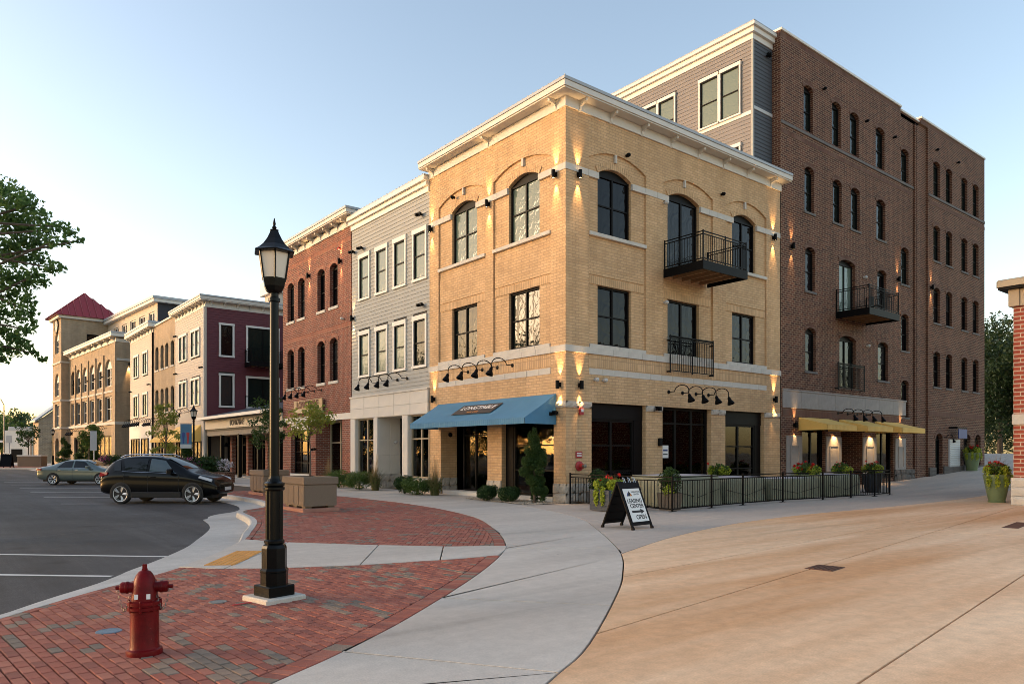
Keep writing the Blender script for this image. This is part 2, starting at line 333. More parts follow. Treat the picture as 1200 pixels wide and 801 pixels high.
m_redsign = M('red_sign_paint', (0.35, 0.02, 0.025), 0.5, 0.1)
m_ltgrey = M('light_grey_paint', (0.50, 0.50, 0.49), 0.5, 0.05)
m_signwood = M('sign_wood', (0.45, 0.30, 0.15), 0.6, 0.12, 8)
m_banner = M('banner_blue', (0.06, 0.16, 0.26), 0.7, 0.1)
m_marking = M('utility_paint_red', (0.42, 0.02, 0.03), 0.8, 0.2)

# ---------------------------------------------------------------- mesh helpers
class MB:
    def __init__(s): s.v = []; s.f = []; s.m = []
    def quad(s, a, b, c, d, m=0):
        i = len(s.v); s.v += [a, b, c, d]; s.f.append((i, i + 1, i + 2, i + 3)); s.m.append(m)
    def box(s, x0, x1, y0, y1, z0, z1, m=0):
        if x0 > x1: x0, x1 = x1, x0
        if y0 > y1: y0, y1 = y1, y0
        i = len(s.v)
        s.v += [(x0, y0, z0), (x1, y0, z0), (x1, y1, z0), (x0, y1, z0), (x0, y0, z1), (x1, y0, z1), (x1, y1, z1), (x0, y1, z1)]
        for q in ((0, 3, 2, 1), (4, 5, 6, 7), (0, 1, 5, 4), (1, 2, 6, 5), (2, 3, 7, 6), (3, 0, 4, 7)):
            s.f.append(tuple(i + k for k in q)); s.m.append(m)
        return s
    def bbox(s, x0, x1, y0, y1, z0, z1, c=0.01, m=0):
        """box with chamfered upright and top edges"""
        r0 = [(x0 + c, y0), (x1 - c, y0), (x1, y0 + c), (x1, y1 - c), (x1 - c, y1), (x0 + c, y1), (x0, y1 - c), (x0, y0 + c)]
        r1 = [(min(max(x, x0 + c), x1 - c), min(max(y, y0 + c), y1 - c)) for x, y in r0]
        s.rings([[(x, y, z0) for x, y in r0], [(x, y, z1 - c) for x, y in r0], [(x, y, z1) for x, y in r1]], m=m)
        return s
    def rings(s, rs, closed=True, cap=True, m=0):
        i = len(s.v); n = len(rs[0])
        for r in rs: s.v += [tuple(p) for p in r]
        for k in range(len(rs) - 1):
            for j in range(n if closed else n - 1):
                a = i + k * n + j; b = i + k * n + (j + 1) % n
                s.f.append((a, b, b + n, a + n)); s.m.append(m)
        if cap and closed:
            s.f.append(tuple(i + j for j in reversed(range(n)))); s.m.append(m)
            s.f.append(tuple(i + (len(rs) - 1) * n + j for j in range(n))); s.m.append(m)
        return s
    def lathe(s, prof, n=16, cx=0, cy=0, m=0, ph=0.0, cap=True):
        s.rings([[(cx + r * math.cos(ph + 2 * math.pi * j / n), cy + r * math.sin(ph + 2 * math.pi * j / n), z) for j in range(n)] for r, z in prof], m=m, cap=cap)
        return s
    def tube(s, path, r, n=8, m=0):
        P = [Vector(p) for p in path]; rs = []
        up = Vector((0, 0, 1)); prev = None
        for i, p in enumerate(P):
            t = (P[min(i + 1, len(P) - 1)] - P[max(i - 1, 0)]).normalized()
            if prev is None:
                a = t.cross(up)
                if a.length < 0.05: a = t.cross(Vector((1, 0, 0)))
                a.normalize()
            else:
                a = (prev - t * prev.dot(t)).normalized()
            prev = a; b = t.cross(a)
            rr = r[i] if isinstance(r, (list, tuple)) else r
            rs.append([p + (a * math.cos(2 * math.pi * j / n) + b * math.sin(2 * math.pi * j / n)) * rr for j in range(n)])
        s.rings(rs, m=m); return s
    def prism(s, pts, axis, a, b, m=0):
        """extrude 2-D outline pts along axis ('x','y','z') from a to b"""
        def P(p, t): return {'x': (t, p[0], p[1]), 'y': (p[0], t, p[1]), 'z': (p[0], p[1], t)}[axis]
        s.rings([[P(p, a) for p in pts], [P(p, b) for p in pts]], m=m); return s
    def mesh(s, name, mats, smooth=False):
        me = bpy.data.meshes.new(name)
        me.from_pydata([tuple(p) for p in s.v], [], s.f)
        for mm in (mats if isinstance(mats, (list, tuple)) else [mats]): me.materials.append(mm)
        if any(s.m): me.polygons.foreach_set('material_index', s.m)
        if smooth:
            me.polygons.foreach_set('use_smooth', [True] * len(me.polygons))
            try: me.set_sharp_from_angle(angle=D2R(40))
            except Exception: pass
        return me
    def build(s, name, mats, parent=None, loc=(0, 0, 0), rz=0.0, smooth=False):
        return obj(name, s.mesh(name, mats, smooth), parent, loc, rz)

def obj(name, data, parent=None, loc=(0, 0, 0), rz=0.0):
    o = bpy.data.objects.new(name, data)
    col.objects.link(o)
    o.location = loc
    if rz: o.rotation_euler = (0, 0, rz)
    o.parent = parent
    return o

def tag(o, label=None, cat=None, group=None, kind=None):
    if label: o['label'] = label
    if cat: o['category'] = cat
    if group: o['group'] = group
    if kind: o['kind'] = kind
    return o

def empty(name, loc, label, cat, group=None, rz=0.0):
    o = bpy.data.objects.new(name, None); col.objects.link(o)
    o.empty_display_size = 0.3
    o.location = loc; o.rotation_euler = (0, 0, rz)
    return tag(o, label, cat, group)

def copy_tree(o, parent=None):
    c = o.copy(); col.objects.link(c); c.parent = parent
    for ch in o.children: copy_tree(ch, c)
    return c

def text(name, s, size, mat, parent, loc, rot, ext=0.004, sx=1.0, spacing=1.0, bold=0.0):
    cu = bpy.data.curves.new(name, 'FONT'); cu.body = s; cu.size = size; cu.extrude = ext; cu.align_x = 'CENTER'; cu.align_y = 'CENTER'; cu.space_character = spacing; cu.offset = bold
    cu.resolution_u = 3
    t = bpy.data.objects.new(name, cu); me = bpy.data.meshes.new_from_object(t); bpy.data.objects.remove(t); bpy.data.curves.remove(cu)
    me.materials.clear(); me.materials.append(mat)
    o = obj(name, me, parent, loc); o.rotation_euler = rot; o.scale = (sx, 1, 1)
    return o

# ---------------------------------------------------------------- facades
class Fac:
    """A wall plane. Local frame seen from outside: x to the right, y into the wall, z up.
       side 'R': wall in plane Y = p, running along +X.  side 'L': wall in plane X = p, position given as Y."""
    def __init__(s, parent, side, p, local=False):
        s.parent, s.side, s.p = parent, side, p
        s.base = Vector((0, 0, 0)) if local else Vector(parent.location)
        s.sg = 1 if side == 'R' else -1
        s.rz = 0.0 if side == 'R' else -math.pi / 2
    def loc(s, pos, z=0.0, y=0.0):
        w = Vector((pos, s.p + y, z)) if s.side == 'R' else Vector((s.p + y, pos, z))
        return w - s.base
    def put(s, name, mesh, pos=0.0, z=0.0, y=0.0):
        return obj(name, mesh, s.parent, s.loc(pos, z, y), s.rz)
    def xr(s, a, b): return tuple(sorted((a * s.sg, b * s.sg)))
    def box(s, name, a, b, z0, z1, y0, y1, mat, chamfer=0.0):
        w = abs(b - a) / 2
        mb = MB()
        if chamfer: mb.bbox(-w, w, y0, y1, 0, z1 - z0, chamfer)
        else: mb.box(-w, w, y0, y1, 0, z1 - z0)
        return s.put(name, mb.mesh(name, mat), (a + b) / 2, z0, 0)
    def wall(s, name, a, b, z0, z1, ops, mat, y=0.0, depth=0.25):
        """wall face with openings (p0, p1, z0, z1, rise[, depth]); jambs run inward"""
        x0, x1 = s.xr(a, b)
        O = []
        for o in ops:
            c, d = s.xr(o[0], o[1]); O.append((c, d, o[2], o[3], o[4] if len(o) > 4 else 0, o[5] if len(o) > 5 else depth))
        xs = sorted({x0, x1} | {q for o in O for q in o[:2] if x0 < q < x1}); zs = sorted({z0, z1} | {q for o in O for q in (o[2], o[3]) if z0 < q < z1})
        mb = MB()
        for i in range(len(xs) - 1):
            for j in range(len(zs) - 1):
                cx, cz = (xs[i] + xs[i + 1]) / 2, (zs[j] + zs[j + 1]) / 2
                if any(o[0] < cx < o[1] and o[2] < cz < o[3] for o in O): continue
                mb.quad((xs[i], 0, zs[j]), (xs[i + 1], 0, zs[j]), (xs[i + 1], 0, zs[j + 1]), (xs[i], 0, zs[j + 1]))
        for c, d, e, f, r, dp in O:
            sp = f - r
            mb.quad((c, 0, e), (c, 0, sp), (c, dp, sp), (c, dp, e))
            mb.quad((d, 0, sp), (d, 0, e), (d, dp, e), (d, dp, sp))
            if e > z0: mb.quad((c, 0, e), (c, dp, e), (d, dp, e), (d, 0, e))
            if r > 0:
                A = arch(c, d, sp, r)
                for k in range(len(A) - 1):
                    (p, q), (p2, q2) = A[k], A[k + 1]
                    mb.quad((p, 0, q), (p2, 0, q2), (p2, 0, f), (p, 0, f))
                    mb.quad((p, 0, q), (p, dp, q), (p2, dp, q2), (p2, 0, q2))
            else:
                mb.quad((c, 0, f), (d, 0, f), (d, dp, f), (c, dp, f))
        return s.put(name, mb.mesh(name, mat), 0, 0, y)

def arch(c, d, sp, r, n=10):
    h = (d - c) / 2; R = (h * h + r * r) / (2 * r); cx = (c + d) / 2; cz = sp + r - R
    t = math.asin(min(1, h / R))
    if r > h: t = math.pi - t
    return [(cx + R * math.sin(-t + 2 * t * k / n), cz + R * math.cos(-t + 2 * t * k / n)) for k in range(n + 1)]

_wc = {}
wrnd = random.Random(3)
def window(fac, a, b, z0, z1, rise=0.0, cols=2, rows=2, y=0.12, fm=None, gm=None, fw=0.06, name='window', split=0.5, gm2=None):
    fm = fm or m_bronze; gm = gm or m_glass
    w = abs(b - a); h = z1 - z0 - rise
    key = (round(w, 2), round(h, 2), round(rise, 2), cols, rows, fm.name, fw, split)
    me = _wc.get(key)
    cw = w / cols
    zr = [0, h] if rows == 1 else ([0, h * split, h] if rows == 2 else [h * k / rows for k in range(rows + 1)])
    if me is None:
        mb = MB()
        x0 = -w / 2
        mb.box(x0, x0 + fw, 0, 0.09, 0, h); mb.box(-x0 - fw, -x0, 0, 0.09, 0, h)
        mb.box(x0 + fw, -x0 - fw, 0, 0.09, 0, fw); mb.box(x0 + fw, -x0 - fw, 0, 0.09, h - fw, h)
        for k in range(1, cols): mb.box(x0 + k * cw - fw * 0.55, x0 + k * cw + fw * 0.55, 0.005, 0.088, fw, h - fw)
        for zz in zr[1:-1]:
            for k in range(cols):
                mb.box(x0 + k * cw + fw * 0.56, x0 + (k + 1) * cw - fw * 0.56, 0.012, 0.086, zz - 0.025, zz + 0.025)
        if rise:
            A = arch(x0, -x0, h, rise)
            for k in range(len(A) - 1):
                (p, q), (p2, q2) = A[k], A[k + 1]
                mb.quad((p, 0.03, h), (p2, 0.03, h), (p2, 0.03, q2), (p, 0.03, q))
        me = mb.mesh(name, fm); _wc[key] = me
    o = fac.put(name, me, (a + b) / 2, z0, y)
    if gm is m_glassd and name in ('window', 'patio_door'):
        q_ = wrnd.random(); gm = m_glassd if q_ < 0.6 else (m_glassd2 if q_ < 0.88 else m_glassd3)
        if q_ > 0.75 and gm2 is None: gm2 = m_glassd3
    for k in range(cols):
        for j in range(len(zr) - 1):
            pw, ph = cw - fw * 0.9, zr[j + 1] - zr[j] - 0.03
            pk = ('pane', round(pw, 2), round(ph, 2), (gm2 if (gm2 and j == len(zr) - 2) else gm).name)
            pm = _wc.get(pk)
            if pm is None:
                pm = MB().box(-pw / 2, pw / 2, 0, 0.012, -ph / 2, ph / 2).mesh('pane', gm2 if (gm2 and j == len(zr) - 2) else gm); _wc[pk] = pm
            obj('pane', pm, o, (-w / 2 + (k + 0.5) * cw, 0.05 + 0.004 * (j % 2), (zr[j] + zr[j + 1]) / 2))
    return o

def sill(fac, a, b, z, h=0.11, proj=0.06, mat=None, y=0.0):
    return fac.box('sill', a, b, z - h, z, y - proj, y + 0.12, mat or m_lime)

_st = {}
def stones(fac, a, b, z0, z1, y0, mat, ln=0.6, name='stone', gap=0.008, back=0.05, chamfer=0.006, rough=False):
    """a course of separate stones"""
    n = max(1, round(abs(b - a) / ln)); w = abs(b - a) / n
    for k in range(n):
        key = (name, round(w, 3), round(z1 - z0, 3), mat.name, round(y0, 3), rough and k % 3)
        me = _st.get(key)
        if me is None:
            mb = MB()
            if rough:
                r2 = random.Random(k * 7 + int(w * 100)); g = 5; hw, hh = w / 2 - gap / 2, (z1 - z0) / 2 - gap / 2
                P = [[(-hw + 2 * hw * i / g, y0 - (0.0 if i in (0, g) or j in (0, 3) else r2.uniform(0.01, 0.045)), -hh + 2 * hh * j / 3) for i in range(g + 1)] for j in range(4)]
                for j in range(3):
                    for i in range(g): mb.quad(P[j][i], P[j][i + 1], P[j + 1][i + 1], P[j + 1][i])
                mb.box(-hw, hw, y0, y0 + back + 0.02, -hh, hh)
            else:
                mb.bbox(-w / 2 + gap / 2, w / 2 - gap / 2, y0, y0 + back + abs(y0), -(z1 - z0) / 2, (z1 - z0) / 2, chamfer)
            me = mb.mesh(name, mat); _st[key] = me
        fac.put(name, me, min(a, b) + (k + 0.5) * w, (z0 + z1) / 2, 0)

_bc = {}
def siding(fac, a, b, z0, z1, holes, mat, pitch=0.17, y=0.0, name='siding_board'):
    """lap siding, every board a piece; holes = (p0,p1,z0,z1)"""
    x0, x1 = fac.xr(a, b)
    H = [(*fac.xr(h[0], h[1]), h[2], h[3]) for h in holes]
    n = int(round((z1 - z0) / pitch)); p = (z1 - z0) / n
    for k in range(n):
        zc0, zc1 = z0 + k * p, z0 + (k + 1) * p
        seg = [(x0, x1)]
        for h in H:
            if h[2] < zc1 - 0.04 and h[3] > zc0 + 0.04:
                ns = []
                for u, v in seg:
                    if h[1] <= u or h[0] >= v: ns.append((u, v)); continue
                    if h[0] > u: ns.append((u, h[0]))
                    if h[1] < v: ns.append((h[1], v))
                seg = ns
        for u, v in seg:
            w = v - u
            if w < 0.03: continue
            key = (round(w, 3), round(p, 4), mat.name); me = _bc.get(key)
            if me is None:
                mb = MB(); hw = w / 2
                mb.rings([[(-hw, -0.028, 0), (-hw, -0.006, p + 0.01), (-hw, 0.012, p + 0.01), (-hw, 0.012, 0)], [(hw, -0.028, 0), (hw, -0.006, p + 0.01), (hw, 0.012, p + 0.01), (hw, 0.012, 0)]])
                me = mb.mesh(name, mat); _bc[key] = me
            fac.put(name, me, (u + v) / 2 * fac.sg, zc0, y)

def trimmed(fac, a, b, z0, z1, casing=0.11, head=0.2, y=0.0, tm=None, **kw):
    """window with a flat painted casing, for clapboard walls; glass opening a..b, z0..z1"""
    tm = tm or m_whitetrim
    kw.setdefault('cols', 1)
    w = window(fac, a, b, z0, z1, y=y + 0.0, **kw)
    hw = abs(b - a) / 2; h = z1 - z0
    c = MB()
    c.box(-hw - casing, -hw, -0.045, 0.06, 0, h); c.box(hw, hw + casing, -0.045, 0.06, 0, h)
    c.box(-hw - casing - 0.02, hw + casing + 0.02, -0.06, 0.06, h, h + head); c.box(-hw - casing - 0.02, hw + casing + 0.02, -0.065, 0.06, -casing, 0)
    c.build('casing', tm, w)
    return w
def hole(a, b, z0, z1, casing=0.11, head=0.2): 
    a, b = min(a, b), max(a, b)
    return (a - casing, b + casing, z0 - casing, z1 + head)

# ---------------------------------------------------------------- fittings on walls
def lamp_light(parent, loc, energy, down, spot=70, color=(1.0, 0.60, 0.25), blend=0.9, tilt=0.0, rz=0.0):
    ld = bpy.data.lights.new('lamp_light', 'SPOT'); ld.energy = energy; ld.spot_size = D2R(spot); ld.spot_blend = blend; ld.color = color; ld.shadow_soft_size = 0.03
    o = bpy.data.objects.new('lamp_light', ld); col.objects.link(o); o.parent = parent; o.location = loc
    o.rotation_euler = (tilt if down else math.pi - tilt, 0, rz)
    return o
_sc = {}
def sconce(fac, pos, z, y=0.0, up=True, down=True, e=60.0):
    if 'm' not in _sc:
        mb = MB(); mb.lathe([(0.062, -0.14), (0.066, -0.14), (0.066, 0.14), (0.062, 0.14), (0.05, 0.10), (0.05, -0.10)], 14, 0, -0.13, cap=False); mb.box(-0.05, 0.05, -0.065, 0, -0.07, 0.07)
        _sc['m'] = mb.mesh('wall_sconce', m_black, True)
        b = MB(); b.lathe([(0.048, -0.012), (0.048, 0.012)], 12, 0, -0.13); _sc['b'] = b.mesh('bulb', m_bulb)
    o = fac.put('wall_sconce', _sc['m'], pos, z, y)
    if up:
        obj('bulb', _sc['b'], o, (0, 0, 0.10)); lamp_light(o, (0, -0.12, 0.145), e, False, 42, tilt=D2R(9))
    if down:
        obj('bulb', _sc['b'], o, (0, 0, -0.10)); lamp_light(o, (0, -0.12, -0.145), e, True, 42, tilt=D2R(9))
    return o
def gooseneck(fac, pos, z, out=1.0, y=0.0, scale=1.0):
    key = ('g', out, scale); 
    if key not in _sc:
        mb = MB(); mb.lathe([(0.0, 0), (0.075, 0), (0.075, 0.02), (0.0, 0.03)], 12); 
        mb.v = [(x, -zz, yy) for x, yy, zz in mb.v]
        pts = [(0, 0, 0), (0, -out * 0.3, 0.0)] + [(0, -out * (0.3 + 0.35 * (1 - math.cos(t)) ), (0.26 * scale) * math.sin(t) * 1.0) for t in [math.pi * k / 8 for k in range(1, 9)]] + [(0, -out, -0.2 * scale)]
        mb.tube(pts, 0.018, 6)
        _sc[key] = mb.mesh('gooseneck_lamp', m_black, True)
        s = MB(); s.lathe([(0.03, 0.0), (0.07, -0.05), (0.085, -0.17), (0.13, -0.24), (0.17, -0.36), (0.16, -0.36), (0.08, -0.2)], 12, cap=False); _sc[key + ('s',)] = s.mesh('lamp_shade', m_black, True)
    o = fac.put('gooseneck_lamp', _sc[key], pos, z, y)
    sh = obj('lamp_shade', _sc[key + ('s',)], o, (0, -out, -0.15 * scale)); sh.rotation_euler = (D2R(-22), 0, 0); sh.scale = (scale,) * 3
    return o
def camera_dome(fac, pos, z, y=0.0, name='security_camera', mat=None):
    mb = MB(); mb.lathe([(0.05, 0), (0.05, 0.05), (0.075, 0.08), (0.07, 0.16), (0.03, 0.2)], 10); mb.v = [(x, -zz, yy) for x, yy, zz in mb.v]
    return fac.put(name, mb.mesh(name, mat or m_ltgrey, True), pos, z, y)
def flood(fac, pos, z, y=0.0):
    mb = MB(); mb.box(-0.04, 0.04, -0.1, 0, -0.04, 0.04); mb.box(-0.12, 0.12, -0.2, -0.1, -0.08, 0.06); mb.box(-0.1, -0.02, -0.32, -0.2, -0.1, 0.02)
    return fac.put('flood_light', mb.mesh('flood_light', m_black), pos, z, y)

def bracket(fac, pos, z, h=0.42, d=0.42, w=0.09, mat=None):
    key = ('br', h, d, w, (mat or m_cornice).name)
    if key not in _sc:
        pr = [(0, 0), (-0.10 * d, 0), (-0.22 * d, 0.16 * h), (-0.3 * d, 0.45 * h), (-0.62 * d, 0.62 * h), (-0.95 * d, 0.72 * h), (-d, 0.85 * h), (-d, h), (0, h)]
        _sc[key] = MB().prism(pr, 'x', -w / 2, w / 2).mesh('bracket', mat or m_cornice)
    return fac.put('bracket', _sc[key], pos, z, 0)

def railing(parent, pts, z0, h, mat, base, post=0.045, pitch=0.11, name_prefix='', gap=0.08, midposts=True, double=True):
    """posts, rails and balusters along a polyline, all children of parent (world coords minus base)"""
    key = ('bal', round(h, 2), mat.name, pitch)
    if key not in _sc: _sc[key] = MB().box(-0.008, 0.008, -0.008, 0.008, gap, h - (0.12 if double else 0.02)).mesh('baluster', mat)
    pk = ('post', round(h, 2), mat.name, post)
    if pk not in _sc: _sc[pk] = MB().bbox(-post / 2, post / 2, -post / 2, post / 2, 0, h + 0.03, 0.006).mesh('post', mat)
    B = Vector(base)
    for i in range(len(pts) - 1):
        a, b = Vector((*pts[i], 0)), Vector((*pts[i + 1], 0)); d = b - a; L = d.length; an = math.atan2(d.y, d.x)
        for zz, nm in ((z0 + h - 0.03, 'top_rail'),) + (((z0 + h - 0.13, 'mid_rail'),) if double else ()) + ((z0 + gap - 0.02, 'bottom_rail'),):
            MB().box(post / 2, L - post / 2, -0.018, 0.018, 0, 0.03).build(nm, mat, parent, a - B + Vector((0, 0, zz)), an)
        n = max(1, int(L / pitch))
        for k in range(1, n):
            p = a + d * (k / n); obj('baluster', _sc[key], parent, p - B + Vector((0, 0, z0)), an)
    for p in pts: obj('post', _sc[pk], parent, Vector((*p, z0)) - B)
# ================================================================ GROUND
def smooth_line(P, n=6):
    """Catmull-Rom through the points"""
    P = [Vector((*p, 0)) for p in P]; out = []
    for i in range(len(P) - 1):
        p0, p1, p2, p3 = P[max(i - 1, 0)], P[i], P[i + 1], P[min(i + 2, len(P) - 1)]
        for k in range(n):
            t = k / n
            q = 0.5 * ((2 * p1) + (p2 - p0) * t + (2 * p0 - 5 * p1 + 4 * p2 - p3) * t * t + (3 * p1 - p0 - 3 * p2 + p3) * t ** 3)
            out.append((q.x, q.y))
    out.append((P[-1].x, P[-1].y)); return out

def gz(x, y):
    """the alley climbs gently beyond the corner building"""
    return 0.0017 * max(0.0, x - 14) ** 2 if x < 45 else 0.0017 * 31 ** 2 + 0.02 * (x - 45)

CB = smooth_line([(-27, -21.3), (-20, -13.3), (-17.8, -10.8), (-16.12, -8.9), (-15.1, -7.8), (-14.0, -6.75), (-13.05, -5.55), (-11.88, -3.6), (-11.2, -2.1), (-10.68, -0.89), (-10.27, 0.2), (-9.95, 1.4), (-9.75, 2.5), (-9.55, 3.4), (-9.2, 4.0), (-8.6, 4.55), (-8.1, 5.3), (-7.7, 6.3), (-7.35, 7.7), (-7.15, 9.5), (-7.1, 12)], 5) + [(-7.1, y) for y in range(16, 130, 6)]
PR = smooth_line([(-24, -18.1), (-19, -15.25), (-16, -13.5), (-14.67, -12.71), (-13.94, -12.27), (-12.8, -11.47), (-10.67, -9.73), (-8.9, -8.05), (-7.9, -6.77), (-6.88, -5.14), (-5.56, -2.68), (-4.75, -0.2), (-4.35, 1.76), (-4.08, 4), (-4.01, 6.44), (-4.05, 9)], 5) + [(-4.05, y) for y in range(12, 130, 6)]
WR = smooth_line([(-24, -19.9), (-19, -17.3), (-15, -15.1), (-13.14, -14.01), (-12.09, -13.39), (-9.98, -11.77), (-8.86, -10.8), (-7.9, -9.9), (-6.95, -8.86), (-5.1, -6.55), (-3.49, -4.33), (-2.31, -1.64), (-1.79, 0.2)], 5)
iPC = min(range(len(WR)), key=lambda i: abs(WR[i][0] + 7.6) + abs(WR[i][1] + 9.6))
PC = smooth_line([WR[iPC], (-4.83, -8.47), (-1.38, -7.6), (2.23, -7.3), (5, -7.35), (8, -7.4), (12, -7.3), (16, -7.0), (21, -6.5), (30, -5.5), (45, -4)], 5)

# sub-grade under everything, then the road
mb = MB(); mb.quad((-900, -900, -0.40), (900, -900, -0.40), (900, 900, -0.40), (-900, 900, -0.40))
tag(mb.build('ground', M('far_ground', (0.10, 0.11, 0.07), 0.95, 0.3, 0.05)), kind='structure')
mb = MB(); mb.quad((-70, -120, -0.15), (-5.2, -120, -0.15), (-5.2, 175, -0.15), (-70, 175, -0.15))
road = tag(mb.build('road', m_asphalt), kind='structure')
def strip(pts, w, z, name, parent=None, mat=None):
    mb = MB()
    for i in range(len(pts) - 1):
        a, b = Vector((*pts[i], 0)), Vector((*pts[i + 1], 0)); t = (b - a).normalized(); nn = Vector((-t.y, t.x, 0)) * w / 2
        mb.quad((a - nn) + Vector((0, 0, z)), (b - nn) + Vector((0, 0, z)), (b + nn) + Vector((0, 0, z)), (a + nn) + Vector((0, 0, z)))
    return mb.build(name, mat or m_paint, parent)
strip([(-34, 15.8), (-13.35, -4.05)], 0.11, -0.146, 'painted_line', road)
strip([(-34, 12.4), (-14.55, -5.75)], 0.11, -0.146, 'painted_line', road)
for k in range(7):
    y0 = 9.4 + k * 5.0
    strip([(-8.4, y0), (-12.9, y0 + 3.5)], 0.10, -0.146, 'painted_line', road)
strip([(-30, 4.5), (-18, -1.0), (-11.2, 3.2)], 0.03, -0.1465, 'tar_seam', road, M('tar_seam', (0.02, 0.02, 0.02), 0.6, 0.2))
strip([(-40, 30), (-20, 14), (-12, 9.5)], 0.03, -0.1465, 'tar_seam', road, MATS['tar_seam'])

# soil / joint bed below paved areas
bed = MB()
poly = [p for p in CB] + [(-0.3, 126), (30, 126), (60, 126), (60, -60), (-27, -60)]
bed.f.append(tuple(range(len(poly)))); bed.m.append(0); bed.v += [(x, y, -0.07) for x, y in poly]
tag(bed.build('paving_bed', m_joint), kind='structure')

# kerb and gutter, in lengths
def kz(i):
    x, y = CB[i]          # dropped kerb at the ramp
    if -14.6 < x < -11.3 and y < -2.4:
        t = min(1, max(0, min((x + 14.6) / 0.7, (-11.3 - x) / 0.5))); return -0.115 * t
    return 0.0
kerb = empty('kerb', (0, 0, 0), None, None); tag(kerb, kind='structure')
def off(line, i, d):
    a, b = line[max(i - 1, 0)], line[min(i + 1, len(line) - 1)]; t = Vector((b[0] - a[0], b[1] - a[1])).normalized()
    return Vector((line[i][0] - t.y * d, line[i][1] + t.x * d))
def gw(i):
    y = CB[i][1]
    return 0.28 if y < -9 else (0.28 + 0.62 * min(1, (y + 9) / 3)) if y < 3 else 0.75
seg = 4
for s in range(0, len(CB) - 1, seg):
    idx = list(range(s, min(s + seg, len(CB) - 1) + 1)); rs = []; gs = []
    for q, i in enumerate(idx):
        e = 0.006 if q == 0 else (-0.006 if q == len(idx) - 1 else 0)
        z = kz(i); t = Vector((CB[min(i + 1, len(CB) - 1)][0] - CB[max(i - 1, 0)][0], CB[min(i + 1, len(CB) - 1)][1] - CB[max(i - 1, 0)][1])).normalized() * e
        P = lambda d: off(CB, i, d) + t
        a, b, c, dd = P(0), P(0.13), P(0.165), P(0.19)
        rs.append([(a.x, a.y, -0.3), (a.x, a.y, z), (b.x, b.y, z), (c.x, c.y, z - 0.02), (dd.x, dd.y, -0.138), (dd.x, dd.y, -0.3)])
        g0, g1 = P(0.19), P(0.19 + gw(i)); gs.append([(g0.x, g0.y, -0.3), (g0.x, g0.y, -0.140), (g1.x, g1.y, -0.1455), (g1.x, g1.y, -0.3)])
    MB().rings(rs).build('kerb_stone', m_kerb, kerb)
    MB().rings(gs).build('gutter_slab', m_kerb, kerb)

def slabs(name, piece, poly, lines, mat, z=0.0, gap=0.011, slope=False, th=0.06):
    """cut a paved outline along joint lines; every resulting slab is an object"""
    root = empty(name, (0, 0, 0), None, None); tag(root, kind='structure')
    bm = bmesh.new(); vs = [bm.verts.new((x, y, 0)) for x, y in poly]; bm.faces.new(vs); bm.normal_update()
    if bm.faces[:][0].normal.z < 0: bmesh.ops.reverse_faces(bm, faces=bm.faces[:])
    for (px, py), ang in lines:
        nn = Vector((-math.sin(D2R(ang)), math.cos(D2R(ang)), 0))
        bmesh.ops.bisect_plane(bm, geom=bm.verts[:] + bm.edges[:] + bm.faces[:], plane_co=(px, py, 0), plane_no=nn)
    bmesh.ops.triangulate(bm, faces=[]) if False else None
    bm.faces.ensure_lookup_table()
    for f in bm.faces:
        P = [v.co.copy() for v in f.verts]
        if f.calc_area() < 0.01: continue
        # inset outline a little
        Q = []
        n = len(P)
        for i in range(n):
            a, b, c = P[i - 1], P[i], P[(i + 1) % n]
            t1 = (b - a).normalized(); t2 = (c - b).normalized(); n1 = Vector((-t1.y, t1.x, 0)); n2 = Vector((-t2.y, t2.x, 0)); s = n1 + n2
            k = max(0.5, s.length_squared / 2); Q.append(b + s / s.length_squared * 2 * gap / 1.0 * 0.5 * 2 if s.length_squared > 0.2 else b)
        dz = 0.0
        mb = MB()
        H = (lambda p: gz(p.x, p.y)) if slope else (lambda p: 0.0)
        if z == 0.0 and not slope: dz = rnd.uniform(-0.0015, 0.0015)
        C = sum(Q, Vector()) / n
        r0 = [(p.x, p.y, z + dz - th + H(p)) for p in Q]; r1 = [(p.x, p.y, z + dz - 0.003 + H(p)) for p in Q]
        sh = []
        for i in range(n):
            p = Q[i]; a, c = Q[i - 1], Q[(i + 1) % n]; t1 = (p - a).normalized(); t2 = (c - p).normalized(); s = Vector((-t1.y - t2.y, t1.x + t2.x, 0))
            sh.append(p + (s / max(0.4, s.length_squared)) * 0.005)
        r2 = [(p.x, p.y, z + dz + H(p)) for p in sh]
        mb.rings([r0, r1, r2], cap=False)
        i0 = len(mb.v); mb.v += r2; mb.f.append(tuple(range(i0, i0 + n))); mb.m.append(0)
        mb.build(piece, mat, root)
    bm.free(); return root

# tinted plaza
plaza_poly = WR[:iPC + 1] + PC[1:] + [(45, -60), (-24, -60)]
jl = [((-8.9, -12.75), 8.5), ((-6, -14.7), 7.9), ((-5, -10.75), 5.5), ((-6, -17.2), 8), ((-6, -20), 8), ((-6, -23), 8)]
jl += [((-15.5 + 0, -16.5), 98)]
jl += [((x, -14), 98) for x in (0.8, 12.2, 20)]
xs_slope = [((x, 0), 90) for x in (14, 17, 20.5, 24, 28, 32, 36, 40)]
slabs('plaza', 'plaza_slab', plaza_poly, jl + xs_slope, m_plaza, slope=True)
